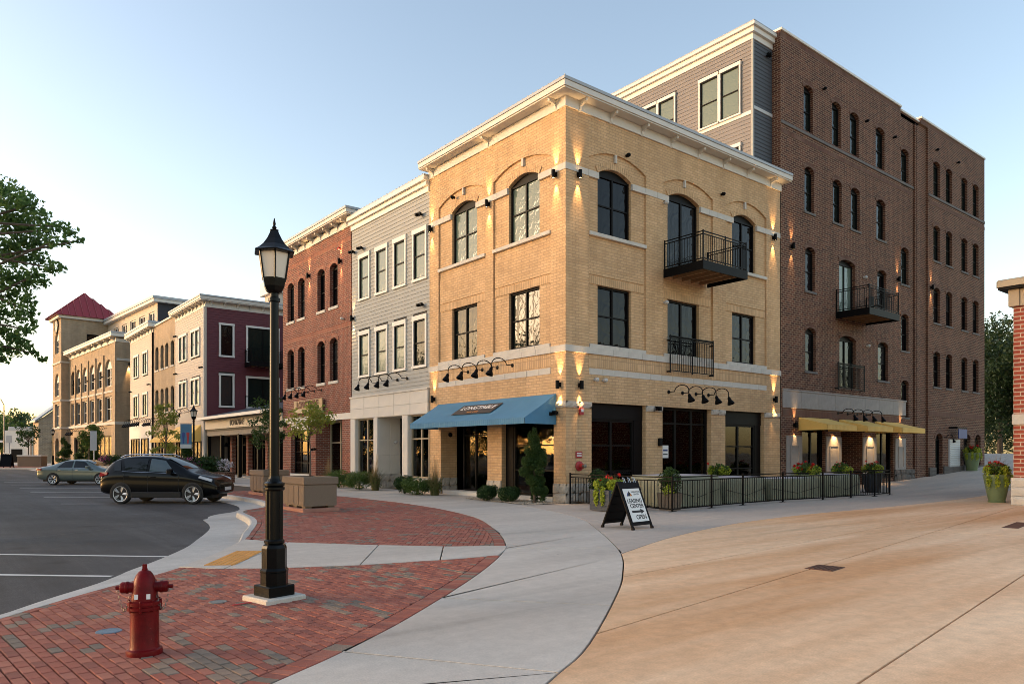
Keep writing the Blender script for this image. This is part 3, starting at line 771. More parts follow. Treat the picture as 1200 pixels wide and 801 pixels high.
# grey paving round the corner building and up the alley
patio_poly = [WR[iPC]] + PC[1:] + [(45, 30), (12, 30), (12, -0.3), (0.0, -0.3), (0.0, 0.2), (-1.79, 0.2)] + WR[::-1][1:len(WR) - iPC]
slabs('patio_paving', 'paving_slab', patio_poly, [((x, 0), 90) for x in (-3.6, -0.6, 2.6, 5.8, 9, 12)] + xs_slope + [((0, -4.9), 2), ((0, -2.4), 0), ((38, 6), 0), ((38, 14), 0)], m_patio, slope=True)
# curved walk and pavement in front of the shops
walk_poly = PR + [(0.35, 126), (0.35, 0.19)] + [(-1.79, 0.19)] + WR[::-1][1:]
wl_lines = []
for i in (6, 13, 20, 27, 36, 43, 50, 56):
    a = PR[i]; t = Vector((PR[i + 1][0] - a[0], PR[i + 1][1] - a[1])); 
    wl_lines.append((a, math.degrees(math.atan2(t.y, t.x)) + 90))
cut = []
slabs('walk', 'walk_slab', walk_poly, [((0, y), 0) for y in (8.55, 12.2, 15.8, 20.4, 24.9, 30, 35, 40.5, 46, 52, 58, 64, 72, 80, 90, 104)] + [((-2.0, 0), 90.0)] + [(a, an) for a, an in wl_lines if a[1] < -4], m_walk)

# ramp walk crossing the brick paving
cross_poly = [(-13.75, -6.45), (-13.0, -5.45), (-11.83, -3.55), (-11.45, -4.45), (-10.4, -5.75), (-9.3, -6.95), (-8.47, -7.58), (-8.95, -8.1), (-9.3, -8.42), (-10.2, -8.30), (-11.6, -7.95), (-12.7, -7.45), (-13.4, -6.95)]
def in_poly(x, y, P):
    c = False
    for i in range(len(P)):
        (x1, y1), (x2, y2) = P[i - 1], P[i]
        if (y1 > y) != (y2 > y) and x < (x2 - x1) * (y - y1) / (y2 - y1) + x1: c = not c
    return c
slabs('ramp_walk', 'ramp_slab', [(-13.78, -6.42), (-13.05, -5.5), (-11.83, -3.5), (-11.4, -4.45), (-10.4, -5.75), (-9.3, -6.95), (-8.40, -7.52), (-8.85, -8.02), (-9.3, -8.42), (-10.2, -8.30), (-11.6, -7.95), (-12.7, -7.45), (-13.4, -6.95)], [((-10.5, -6.4), 55), ((-11.95, -5.3), 52), ((-9.6, -7.2), 55)], m_walk, z=0.004)
# tactile panel with raised domes
tp = MB(); a, b, c, d = Vector((-13.45, -6.55, 0)), Vector((-12.55, -5.25, 0)), Vector((-12.18, -5.5, 0)), Vector((-13.08, -6.8, 0))
tp.rings([[p + Vector((0, 0, -0.02)) for p in (a, d, c, b)], [p + Vector((0, 0, 0.012)) for p in (a, d, c, b)]])
for i in range(16):
    for j in range(5):
        p = a + (b - a) * ((i + 0.5) / 16) + (d - a) * ((j + 0.5) / 5); tp.lathe([(0.024, 0.012), (0.017, 0.018)], 6, p.x, p.y)
tag(tp.build('tactile_panel', m_tactile), kind='structure')

# ---- brick paving
def clip(P, a, n):
    """keep the part of convex polygon P where (p-a).n >= 0"""
    out = []
    for i in range(len(P)):
        p, q = P[i], P[(i + 1) % len(P)]; dp, dq = (p - a).dot(n), (q - a).dot(n)
        if dp >= 0: out.append(p)
        if (dp >= 0) != (dq >= 0): out.append(p + (q - p) * (dp / (dp - dq)))
    return out
def inner(line, d, sgn=1): return [tuple(off(line, i, d * sgn)) for i in range(len(line))]
PRi = inner(PR, 0.215, 1)          # field edge, inside the soldier course
CBi = inner(CB, -0.115, 1)
cutc = [Vector(p) for p in [(-13.78, -6.42), (-13.05, -5.5), (-11.83, -3.5), (-11.4, -4.45), (-10.4, -5.75), (-9.3, -6.95), (-8.40, -7.52), (-8.85, -8.02), (-9.3, -8.42), (-10.2, -8.30), (-11.6, -7.95), (-12.7, -7.45), (-13.4, -6.95)]]
camxy = Vector((cam.location.x, cam.location.y))
bnd = [(PRi[i], PRi[i + 1], 1) for i in range(len(PRi) - 1)] + [(CBi[i], CBi[i + 1], -1) for i in range(len(CBi) - 1)]
bnd = [(Vector(a), (Vector(b) - Vector(a)).length, Vector(b), (Vector((-(b[1] - a[1]), b[0] - a[0])) * s).normalized()) for a, b, s in bnd]
cb_poly = PRi + CBi[::-1]
YMAX = 15.0
def paver_ok(x, y):
    return y < YMAX and in_poly(x, y, cb_poly) and not in_poly(x, y, [tuple(p) for p in cutc])
def tone(x, y):
    v = 0.45 * noise.noise(Vector((x * 0.9 + y * 0.35, y * 0.6, 3.1))) + 0.75 * noise.noise(Vector((x * 4.5, y * 1.6, 9.0))) + rnd.uniform(-0.42, 0.42)
    if v > 0.46: return 3 if rnd.random() < 0.6 else 4
    if v > 0.38: return 4
    return rnd.choice((0, 0, 0, 1, 1, 2))
field = []                          # (polygon or None, cx, cy, angle, w, l, tone)
def add_paver(cx, cy, ang, w, l):
    if not paver_ok(cx, cy):
        # keep slivers whose corner reaches inside
        if cy > YMAX: return
    c, s = math.cos(ang), math.sin(ang)
    Q = [Vector((cx + c * a - s * b, cy + s * a + c * b)) for a, b in ((-w / 2, -l / 2), (w / 2, -l / 2), (w / 2, l / 2), (-w / 2, l / 2))]
    ins = [paver_ok(q.x, q.y) for q in Q]
    if not any(ins): return
    if all(ins): field.append((None, cx, cy, ang, w, l, tone(cx, cy))); return
    for a, ln, b, n in bnd:
        m = (a + b) / 2
        if abs(m.x - cx) < ln / 2 + 0.35 and abs(m.y - cy) < ln / 2 + 0.35:
            t = (b - a) / ln; u = (Vector((cx, cy)) - a).dot(t)
            if -0.15 < u < ln + 0.15: Q = clip(Q, a, n)
            if len(Q) < 3: return
    k = len(cutc)
    for i in range(k):
        a, b = cutc[i], cutc[(i + 1) % k]; t = (b - a).normalized(); n = Vector((-t.y, t.x)); u = (Vector((cx, cy)) - a).dot(t); dd = (Vector((cx, cy)) - a).dot(n)
        if -0.1 < u < (b - a).length + 0.1 and abs(dd) < 0.2:
            area = sum(cutc[j].cross(cutc[(j + 1) % k]) if hasattr(cutc[j], 'cross') else 0 for j in range(k))
            Q = clip(Q, a, n if area < 0 else -n)
            if len(Q) < 3: return
    ar = abs(sum(Q[i].x * Q[(i + 1) % len(Q)].y - Q[(i + 1) % len(Q)].x * Q[i].y for i in range(len(Q)))) / 2
    if ar < 0.0012 or not paver_ok(*(sum(Q, Vector((0, 0))) / len(Q))): return
    field.append((Q, cx, cy, ang, w, l, tone(cx, cy)))
W, L_ = 0.100, 0.203
MID = [(-40, 20), (-14.3, -6.5), (-12.6, -6.4), (-10.8, -6.9), (-8.7, -7.8), (-4, -10)]
def mid_y(x):
    for (x0, y0), (x1, y1) in zip(MID, MID[1:]):
        if x0 <= x <= x1: return y0 + (y1 - y0) * (x - x0) / (x1 - x0)
    return -10
# near field: running bond, columns a few degrees off the street line
A0 = D2R(5.0); o0 = Vector((-14, -10)); ux = Vector((math.cos(A0), math.sin(A0))); uy = Vector((-math.sin(A0), math.cos(A0)))
for i in range(-75, 75):
    for j in range(-40, 40):
        p = o0 + ux * (i * W) + uy * (j * L_ + (L_ / 2 if i % 2 else 0))
        if p.y > mid_y(p.x): continue
        add_paver(p.x, p.y, A0, W - 0.011, L_ - 0.011)
# far field: herringbone
A1 = D2R(45 + 5)
hx = Vector((math.cos(A1), math.sin(A1))); hy = Vector((-math.sin(A1), math.cos(A1))); u = W
for m_ in range(-140, 140):
    for n_ in range(-60, 60):
        ox, oy = m_ + 2 * n_, -m_ + 2 * n_
        for (cx, cy, an, w, l) in ((ox + 1, oy + 0.5, A1, 2 * u, u), (ox + 2.5, oy + 1, A1, u, 2 * u)):
            p = Vector((-8, 0)) + hx * (cx * u) + hy * (cy * u)
            if p.y > YMAX or p.x > -3.5 or p.x < -12: continue
            if p.y < mid_y(p.x): continue
            add_paver(p.x, p.y, an, w - 0.007, l - 0.007)
# soldier course along the right-hand edge, stretcher course along the kerb
def course(line, d0, w, l, step, sg=1):
    acc = 0.0
    for i in range(len(line) - 1):
        a, b = Vector(line[i]), Vector(line[i + 1]); t = (b - a); ln = t.length; t.normalize(); n = Vector((-t.y, t.x)) * sg
        while acc < ln:
            p = a + t * acc + n * d0
            if p.y < YMAX and not in_poly(p.x, p.y, [tuple(q) for q in cutc]): field.append((None, p.x, p.y, math.atan2(t.y, t.x), w, l, tone(p.x * 1.3, p.y * 1.3)))
            acc += step
        acc -= ln
course(PR, 0.107, 0.098, 0.2, 0.1035, 1)
course(CB, 0.056, 0.198, 0.098, 0.2035, -1)

bricks = empty('brick_paving', (0, 0, 0), None, None); tag(bricks, kind='structure')
def px_size(e):
    v = Vector((e[1], e[2])) - camxy; f = Vector((0.6234, 0.7819)); r = Vector((0.7819, -0.6234))
    dep = v.dot(f); 
    if dep < 1: return 0
    uu = 600 + 861 * v.dot(r) / dep; vv = 530 + 861 * 1.7 / dep
    if uu < -5 or uu > 1205 or vv > 806: return 0
    return e[4] * e[5] / dep ** 3
order = sorted(range(len(field)), key=lambda k: -px_size(field[k]))
near = set(order[:290])
def paver_geo(mb, Q, dz, m, tilt):
    n = len(Q); C = sum(Q, Vector((0, 0))) / n
    zf = lambda q: dz + tilt[0] * (q.x - C.x) + tilt[1] * (q.y - C.y)
    I = [C + (q - C) * (1 - 0.0055 / max(0.02, (q - C).length) * 1.4) for q in Q]
    mb.rings([[(q.x, q.y, -0.03) for q in Q], [(q.x, q.y, zf(q) - 0.006) for q in Q], [(q.x, q.y, zf(q)) for q in I]], cap=False, m=m)
    i0 = len(mb.v); mb.v += [(q.x, q.y, zf(q)) for q in I]; mb.f.append(tuple(range(i0, i0 + n))); mb.m.append(m)
rest = MB(); shared = {}
for k, e in enumerate(field):
    Q, cx, cy, an, w, l, tn = e; dz = rnd.uniform(-0.0025, 0.0025); tl = (rnd.uniform(-0.012, 0.012), rnd.uniform(-0.012, 0.012))
    if k in near:
        if Q is None:
            key = (round(w, 3), round(l, 3), tn)
            if key not in shared:
                t_ = MB(); paver_geo(t_, [Vector((-w / 2, -l / 2)), Vector((w / 2, -l / 2)), Vector((w / 2, l / 2)), Vector((-w / 2, l / 2))], 0, 0, (0, 0)); shared[key] = t_.mesh('paver_brick', PAV[tn])
            o = obj('paver_brick', shared[key], bricks, (cx, cy, dz), an); o.rotation_euler = (tl[1], tl[0], an)
        else:
            t_ = MB(); paver_geo(t_, [q - Vector((cx, cy)) for q in Q], 0, 0, (0, 0)); t_.build('paver_brick', PAV[tn], bricks, (cx, cy, dz))
    else:
        if Q is None:
            c, s = math.cos(an), math.sin(an); Q = [Vector((cx + c * a - s * b, cy + s * a + c * b)) for a, b in ((-w / 2, -l / 2), (w / 2, -l / 2), (w / 2, l / 2), (-w / 2, l / 2))]
        paver_geo(rest, Q, dz, tn, tl)
tag(rest.build('brick_field', PAV, bricks), kind='stuff')
# beyond the bricks one can tell apart
far = MB(); far.quad((-7.0, YMAX, -0.004), (-4.1, YMAX, -0.004), (-4.1, 126, -0.004), (-7.0, 126, -0.004))
far.build('distant_brick_paving', BRICK('far_paving', (0.27, 0.095, 0.065), (0.19, 0.085, 0.06), (0.10, 0.07, 0.05), bw=0.2, bh=0.1, ms=0.006), bricks)
# opposite pavement at the end of the street
mb = MB(); mb.box(-60, -14.5, 122, 175, -0.2, 0.0); tag(mb.build('far_pavement', m_walk), kind='structure')
# gravel bed by the corner building: loose stones, nobody could count them
gv = MB(); rg = random.Random(5)
GB = [(-1.5, 0.35), (-1.15, 4.3), (-0.15, 4.4), (-0.15, 0.1), (-1.2, 0.1)]
for _ in range(2600):
    x, y = rg.uniform(-1.7, -0.1), rg.uniform(0.1, 4.4)
    if not in_poly(x, y, GB): continue
    r = rg.uniform(0.018, 0.045); i0 = len(gv.v); a0 = rg.uniform(0, 6)
    R5 = [(x + r * rg.uniform(.8, 1.2) * math.cos(a0 + k * 1.257), y + r * rg.uniform(.8, 1.2) * math.sin(a0 + k * 1.257)) for k in range(5)]
    z0 = rg.uniform(0.0, 0.035)
    gv.v += [(p, q, z0) for p, q in R5] + [(x, y, z0 + r * 0.7)]
    for k in range(5): gv.f.append((i0 + k, i0 + (k + 1) % 5, i0 + 5)); gv.m.append(0)
tag(gv.build('gravel', m_gravel), 'pale river gravel round the shrubs at the corner building', 'gravel', kind='stuff')
mb = MB(); mb.f.append(tuple(range(5))); mb.m.append(0); mb.v += [(x, y, 0.006) for x, y in GB]; tag(mb.build('gravel_bed', m_soil), kind='structure')
# ================================================================ CORNER BUILDING (yellow brick)
yb = empty('yellow_brick_building', (0, 0, 0), 'three-storey yellow brick corner building with white cornice and blue awning', 'building')
fL = Fac(yb, 'L', 0.0); fR = Fac(yb, 'R', 0.0)
WL = [(1.42, 3.14), (5.15, 6.88)]; BL = [(0.76, 4.02), (4.52, 7.80)]
WR_ = [(1.57, 3.27), (5.32, 7.24), (9.45, 11.13)]; BR = [(1.09, 4.02), (5.0, 8.05), (8.95, 11.86)]
RC = 0.07
# ground floor
fL.wall('wall', 0, 8.5, 0, 5.1, [(0.60, 3.50, 0.18, 3.05, 0, 0.35), (4.38, 7.62, 0, 3.05, 0, 0.80)], m_yellow)
fR.wall('wall', 0, 12.93, 0, 5.1, [(1.21, 4.0, 0.12, 3.43, 0, 0.35), (4.95, 7.92, 0.05, 3.43, 0, 0.35), (8.88, 11.68, 0.12, 3.43, 0, 0.35)], m_yellow)
# pilaster layer with round-headed recessed bays, and the recessed wall with the windows
for f, end, B, Wn, dr in ((fL, 8.5, BL, WL, -1), (fR, 12.93, BR, WR_, 1)):
    f.wall('wall', 0, end, 5.1, 13.6, [(a, b, 5.3, 12.25, 0.38, RC + 0.01) for a, b in B], m_yellow, 0, RC + 0.01)
    ops = []
    for k, (a, b) in enumerate(Wn):
        door = k == dr
        ops.append((a, b, 8.55 if door else 9.32, 11.70, 0.25, 0.22)); ops.append((a, b, 4.75 if door else 5.46, 7.54, 0, 0.22))
    if dr >= 0:
        ops = [o if o[2] != 4.75 else (o[0], o[1], 5.31, 7.54, 0, 0.22) for o in ops]
    f.wall('recessed_wall', B[0][0] - 0.05, B[-1][1] + 0.05, 5.1, 12.4, ops, m_yellow, RC)
    # soldier course and bands
    f.box('soldier_course', B[0][0] - 0.02, B[-1][1] + 0.02, 4.64, 5.08, -0.006, 0.02, m_yellow_s)
    stones(f, B[0][0], B[-1][1], 4.40, 4.61, -0.012, m_lime, 0.62, 'band_stone')
    stones(f, -0.06, end, 5.10, 5.32, -0.06, m_lime, 0.75, 'belt_stone')
    for a, b in B: stones(f, a + 0.02, b - 0.02, 5.32, 5.45, -0.035, m_lime, 0.78, 'belt_stone', back=0.1)
    # impost band between the openings
    edges = [0.0] + [q for w in Wn for q in w] + [end]
    for k in range(0, len(edges), 2):
        stones(f, edges[k] - (0.02 if k == 0 else 0), edges[k + 1], 11.2, 11.42, -0.02, m_lime, 0.6, 'impost_stone', back=0.1)
    for k, (a, b) in enumerate(B):
        wa, wb = Wn[k]
        if not (k == dr):
            for j, (p, q) in enumerate(((a, (a + b) / 2), ((a + b) / 2, b))): f.box('sill', p + 0.004 * (1 - j), q - 0.004 * j, 9.2, 9.32, -0.05, 0.2, m_lime)
            f.box('spandrel_panel', a + 0.05, b - 0.05, 7.86, 8.84, RC - 0.025, RC + 0.02, m_yellow)
        # arch ring of upright bricks, keystone
        c, d = f.xr(wa, wb); A = arch(c, d, 11.45, 0.25, 16); h = 0.24
        cx = (c + d) / 2; R = ((d - c) ** 2 / 4 + 0.25 ** 2) / 0.50; cz = 11.45 + 0.25 - R
        for j in range(len(A) - 1):
            mb = MB(); pts = []
            for (p, q), rr in ((A[j], 0), (A[j + 1], 0), (A[j + 1], h), (A[j], h)):
                v = Vector((p - cx, q - cz)).normalized() * (R + rr); t = 0.004 if (p, q) == A[j] else -0.004
                pts.append((cx + v.x + t * v.y / R, cz + v.y - t * v.x / R))
            mb.rings([[(p, RC - 0.03, q) for p, q in pts], [(p, RC + 0.05, q) for p, q in pts]]); f.put('arch_brick', mb.mesh('arch_brick', m_yellow_s))
        f.box('keystone', (wa + wb) / 2 - 0.045, (wa + wb) / 2 + 0.045, 11.96, 12.24, -0.02, 0.1, m_lime)
        # soldier lintel of the second floor
        f.box('lintel', a + 0.05, b - 0.05, 7.54, 7.82, RC - 0.02, RC + 0.02, m_yellow_s)
    # windows
    for k, (a, b) in enumerate(Wn):
        if k == dr: continue
        g3 = m_glassb if f is fL else m_glassd; g2 = m_glass if f is fL else m_glassd
        window(f, a, b, 9.32, 11.70, 0.25, y=RC + 0.10, gm=g3, fw=0.07)
        window(f, a, b, 5.46, 7.54, 0, y=RC + 0.10, gm=g2, fw=0.07)
# balcony doors on the alley side
def patio_door(f, a, b, z0, z1, rise=0, y=0.15, gm=None, gm2=None):
    o = window(f, a, b, z0, z1, rise, cols=2, rows=1, y=y, fw=0.075, gm=gm or m_glassd, name='patio_door'); return o
patio_door(fR, 5.32, 7.24, 8.62, 11.70, 0.25, RC + 0.12)
patio_door(fR, 5.32, 7.24, 5.31, 7.54, 0, RC + 0.12)
# balcony
def balcony(parent, f, a, b, z, proj, base, slab_h=0.32):
    m = MB(); w = abs(b - a) / 2
    m.box(-w, w, -proj, -0.0, 0.20, slab_h); m.box(-w, w, -proj, -proj + 0.05, 0, 0.2); m.box(-w, -w + 0.05, -proj + 0.05, 0, 0, 0.2); m.box(w - 0.05, w, -proj + 0.05, 0, 0, 0.2)
    o = f.put('balcony', m.mesh('balcony', m_black), (a + b) / 2, z, 0)
    n = 4
    jm = MB().box(-0.03, 0.03, -proj + 0.06, -0.02, 0.02, 0.19).mesh('joist', m_wood)
    for k in range(n): obj('joist', jm, o, (-w + (k + 1) * 2 * w / (n + 1), 0, 0))
    railing(o, [(-w + 0.04, -0.03), (-w + 0.04, -proj + 0.04), (0.0, -proj + 0.04), (w - 0.04, -proj + 0.04), (w - 0.04, -0.03)], slab_h, 1.06, m_black, (0, 0, 0))
    return o
bl = balcony(yb, fR, 5.0, 7.72, 8.28, 1.82, (0, 0, 0))
# a slim chair on the balcony is its own thing (see further down); juliet rail of the second floor
jl_ = fR.put('juliet_rail', MB().box(-1.32, 1.32, -0.16, -0.12, 1.34, 1.38).mesh('juliet_rail', m_black), 6.5, 4.72, 0)
for x in (-1.3, 1.3):
    MB().box(x - 0.025, x + 0.025, -0.16, -0.005, 0.02, 0.07).build('arm', m_black, jl_); MB().box(x - 0.025, x + 0.025, -0.16, -0.005, 1.2, 1.25).build('arm', m_black, jl_)
railing(jl_, [(-1.32, -0.18), (0, -0.18), (1.32, -0.18)], 0.0, 1.4, m_black, (0, 0, 0))
# stone piers
for f, segs in ((fL, [(0, 0.60), (3.50, 4.38), (7.62, 8.46)]), (fR, [(0, 1.21), (4.0, 4.95), (7.92, 8.88), (11.68, 12.9)])):
    for a, b in segs:
        stones(f, a - (0.05 if a == 0 else 0), b, 0, 0.33, -0.05, m_split, 0.55, 'base_stone', rough=True)
        stones(f, a - (0.05 if a == 0 else 0), b, 0.335, 0.66, -0.05, m_split, 0.42, 'base_stone', rough=True)
        stones(f, a - (0.03 if a == 0 else 0), b, 3.22, 3.44, -0.03, m_split, 0.5, 'cap_stone', rough=True)
# alcove at the street door
stones(fL, 3.50, 7.62, 3.051, 3.052, 0.3, m_yellow, 9, 'alcove_ceiling') if False else None
aR = Fac(yb, 'R', 7.62)
stones(aR, 0.05, 0.8, 0, 0.33, -0.03, m_split, 0.4, 'base_stone', rough=True); stones(aR, 0.05, 0.8, 0.335, 0.66, -0.03, m_split, 0.4, 'base_stone', rough=True)
MB().lathe([(0.0, -0.03), (0.09, -0.03), (0.1, 0), (0, 0)], 14).build('speaker', m_black, yb, (0.45, 7.59, 2.45)).rotation_euler = (D2R(-90), 0, 0)
fL.box('step', 4.0, 7.55, 0, 0.15, 0.05, 0.8, m_cast, 0.01)
fL.box('threshold', 0.60, 3.5, 0, 0.18, -0.06, 0.35, m_cast, 0.01)
window(fL, 4.38, 7.0, 0.15, 3.05, 0, cols=3, rows=2, y=0.70, fw=0.07, gm=m_shop, name='shop_door', split=0.78)
# glazed overhead doors
def overhead_door(f, a, b, z0, z1, y=0.2, rows=3, top=0.55):
    f.box('door_header', a, b, z1 - top, z1, y - 0.04, y + 0.1, m_bronze)
    f.box('door_side', b - 0.45, b, z0, z1 - top, y - 0.02, y + 0.08, m_bronze)
    window(f, a, b - 0.45, z0, z1 - top, 0, cols=2, rows=rows, y=y, fw=0.085, gm=m_shop, name='overhead_door')
overhead_door(fL, 0.60, 3.50, 0.18, 3.05, 0.22, top=0.2)
overhead_door(fR, 1.21, 4.0, 0.12, 3.43, 0.2); overhead_door(fR, 8.88, 11.68, 0.12, 3.43, 0.2)
window(fR, 4.95, 7.92, 0.05, 3.43, 0, cols=3, rows=2, y=0.2, fw=0.09, gm=m_shop, name='shop_door', split=0.82)
nt = fR.box('notice', 5.15, 5.52, 1.5, 1.98, 0.19, 0.2, m_white); MB().box(-0.13, 0.13, -0.004, 0, 0.26, 0.33).build('print', m_bluesign, nt, (0, 0.187, 0)); MB().box(-0.13, 0.13, -0.004, 0, 0.12, 0.16).build('print', m_ink, nt, (0, 0.187, 0))
# room behind the shop windows
room = MB(); room.box(0.9, 11.0, 0.6, 0.62, 0, 0.001)
rm = MB()
rm.quad((0.36, 0.36, 0.03), (12.5, 0.36, 0.03), (12.5, 8.3, 0.03), (0.36, 8.3, 0.03), 1)
rm.quad((0.36, 0.36, 4.2), (0.36, 8.3, 4.2), (12.5, 8.3, 4.2), (12.5, 0.36, 4.2)); rm.quad((12.5, 0.36, 0.03), (12.5, 0.36, 4.2), (12.5, 8.3, 4.2), (12.5, 8.3, 0.03)); rm.quad((0.36, 8.3, 0.03), (12.5, 8.3, 0.03), (12.5, 8.3, 4.2), (0.36, 8.3, 4.2))
rm.build('interior', [m_room, m_roomd], yb)
for (x, y) in ((2.4, 2.2), (2.4, 5.4), (5.2, 2.6), (6.8, 2.4), (9.6, 2.2), (10.8, 3.4)):
    t = MB(); t.box(-0.45, 0.45, -0.7, 0.7, 0.9, 0.96); t.box(-0.05, 0.05, -0.05, 0.05, 0.0, 0.9); t.box(-0.3, 0.3, -0.3, 0.3, 0, 0.04); t.build('interior_table', m_wood, yb, (x, y, 0.03))
bar = MB(); bar.box(3, 9, 5.6, 6.3, 0.03, 1.1); bar.box(3.2, 8.8, 7.6, 7.9, 1.2, 1.25); bar.box(3.2, 8.8, 7.6, 7.9, 1.9, 1.95); bar.build('interior_bar', m_wood, yb)
for k in range(3):
    p = MB(); p.lathe([(0.0, 0), (0.12, 0), (0.12, 0.05), (0.0, 0.08)], 10); p.build('ceiling_light', M('ceiling_bulb', (1, .8, .5), .4, 0, emit=((1, 0.7, 0.35), 6.0)) if k == 0 else MATS['ceiling_bulb'], yb, (4.2 + k * 1.6, 1.6 + 0.2 * k, 3.3))
# upper shell and roof
sh = MB(); sh.box(0.34, 12.9, 0.34, 8.48, 4.3, 13.7); sh.build('inner_shell', m_sheath, yb)
bk = MB(); bk.box(0.1, 12.9, 8.3, 8.49, 0, 13.6); bk.build('party_wall', m_yellow, yb)
# cornice: frieze, soffit, fascia, crown
def cornice(parent, x1, y1, parts, mat, x0=0.0, y0=0.0, left=True, right=True):
    for nm, p, z0, z1, mt in parts:
        MB().bbox(x0 - p if left else x0, x1, y0 - p if right else y0, y1, z0, z1, 0.012).build(nm, mt or mat, parent)
cornice(yb, 12.96, 8.5, [('frieze', 0.06, 13.28, 13.62, None)], m_cornice)
cornice(yb, 13.12, 8.62, [('soffit', 0.46, 13.62, 13.67, None), ('fascia', 0.50, 13.67, 13.86, None), ('roof_edge', 0.53, 13.86, 13.97, m_greycap)], m_cornice)
for s_ in (0.62, 2.1, 3.75, 5.4, 7.05, 8.7, 10.35, 12.1): bracket(fR, s_, 13.26, 0.36, 0.38)
for s_ in (0.45, 4.27, 8.15): bracket(fL, s_, 13.26, 0.36, 0.38)
for k in range(34):   # snap-on clips along the roof edge
    MB().box(-0.012, 0.012, -0.012, 0.012, 0, 0.035).build('roof_clip', m_greycap, yb, (-0.5, -0.5 + k * 0.27, 13.97)) if k < 33 else None
# lights
for s_, z in ((0.27, 3.99), (8.10, 3.94)): sconce(fL, s_, z)
for s_ in (0.47, 4.27, 8.30): sconce(fL, s_, 11.12)
for s_, z in ((0.62, 3.99), (12.42, 4.03), (0.55, 11.10), (12.35, 11.12)): sconce(fR, s_, z)
for s_ in (2.85, 3.75, 4.7, 5.65): gooseneck(fL, s_, 4.88, 0.95, scale=0.85)
for s_ in (5.3, 6.12, 6.95, 7.75): gooseneck(fR, s_, 4.0, 0.95, scale=0.85)
camera_dome(fR, 1.35, 4.22); camera_dome(fR, 1.78, 4.22); flood(fR, 4.55, 3.35)
camera_dome(fR, 5.05, 11.1, name='wall_speaker'); camera_dome(fR, 5.05, 7.35, name='wall_speaker'); camera_dome(fR, 2.95, 12.35, name='vent', mat=m_black); camera_dome(fR, 8.6, 12.2, name='vent', mat=m_black); camera_dome(fL, 6.6, 12.0, name='vent', mat=m_black)
flood(fL, 0.42, 3.05)
al = MB().bbox(-0.09, 0.09, -0.1, 0, 0, 0.22, 0.02).build('fire_strobe', m_redsign, yb, (0.65, -0.02, 2.98)); MB().box(-0.05, 0.05, -0.115, -0.1, 0.1, 0.2).build('lens', m_white, al)
fdc = fR.put('fire_connection', MB().lathe([(0.0, 0), (0.17, 0), (0.17, 0.03), (0.08, 0.06), (0.08, 0.2), (0.0, 0.22)], 16).mesh('fire_connection', m_redsign, True), 0.6, 1.25, -0.02); fdc.rotation_euler = (D2R(90), 0, 0)
MB().lathe([(0.0, 0.2), (0.06, 0.2), (0.065, 0.3), (0, 0.32)], 12).build('cap', m_steel, fdc)
pl = fR.box('fire_plate', 0.45, 0.75, 1.52, 1.75, -0.02, 0.0, m_redsign)
for k in range(2): MB().box(-0.11, 0.11, -0.026, -0.02, 0.06 + k * 0.08, 0.1 + k * 0.08).build('print', m_white, pl)
MB().bbox(-0.09, 0.09, -0.12, 0, 0, 0.3, 0.03).build('wall_light', m_black, yb, (4.75, -0.001, 1.95))

# blue awning
def awning(parent, f, a, b, zt, zf, zb, proj, mat, name='awning', ribs=0, sag=0.02, zside=None):
    """sloping canvas with closed ends and a hanging valance"""
    w = abs(b - a) / 2; c = (a + b) / 2; t = 0.012; zs = zside if zside is not None else zb
    m = MB(); n = 20
    top = []
    for i in range(7):
        q = i / 6; yy = -0.01 - proj * q; zz = zt + (zf - zt) * q - sag * math.sin(math.pi * q)
        top.append([(-w + 2 * w * k / n, yy, zz + (0.008 * math.sin(k * 1.9) * math.sin(math.pi * q))) for k in range(n + 1)])
    m.rings(top, closed=False, cap=False)
    m.rings([[(x, y, z - t) for x, y, z in r] for r in top], closed=False, cap=False)
    o = f.put(name, m.mesh(name, mat, True), c, 0, 0)
    for s in (-1, 1):
        e = MB(); pr = [(-0.01, zt), (-0.01, zs)] + [(-proj, zs), (-proj, zf)] + [(-0.01 - proj * (6 - i) / 6, zt + (zf - zt) * (6 - i) / 6 - sag * math.sin(math.pi * (6 - i) / 6)) for i in range(1, 6)]
        e.prism(pr, 'x', s * w - t / 2, s * w + t / 2); e.build('end_panel', mat, o)
    v = MB(); nn = int(2 * w / 0.06)
    v.rings([[(-w + 2 * w * k / nn, -proj - 0.006 - 0.012 * (k % 2), z) for k in range(nn + 1)] for z in (zf, zb)], closed=False, cap=False)
    v.build('valance', mat, o)
    fr = MB(); fr.tube([(-w + 0.03, -proj + 0.03, zb + 0.05), (w - 0.03, -proj + 0.03, zb + 0.05)], 0.015, 6); fr.build('front_bar', m_black, o)
    return o
aw = awning(yb, fL, 0.48, 7.78, 3.70, 2.86, 2.66, 1.38, m_blue)
# printed panel on the slope
sl = math.atan2(0.84, 1.38)
pn = MB().box(-1.25, 1.25, -0.36, 0.36, 0, 0.004).build('sign_print', m_signpanel, aw, (-0.06, -0.66, 3.325)); pn.rotation_euler = (sl, 0, 0)
text('lettering', 'LONGTABLE', 0.34, m_white, pn, (0, 0.1, 0.006), (0, 0, 0), 0.002, 1.12, 1.0, 0.006)
text('lettering', 'BEER CAFE', 0.14, m_orange, pn, (0, -0.22, 0.006), (0, 0, 0), 0.002, 1.1)

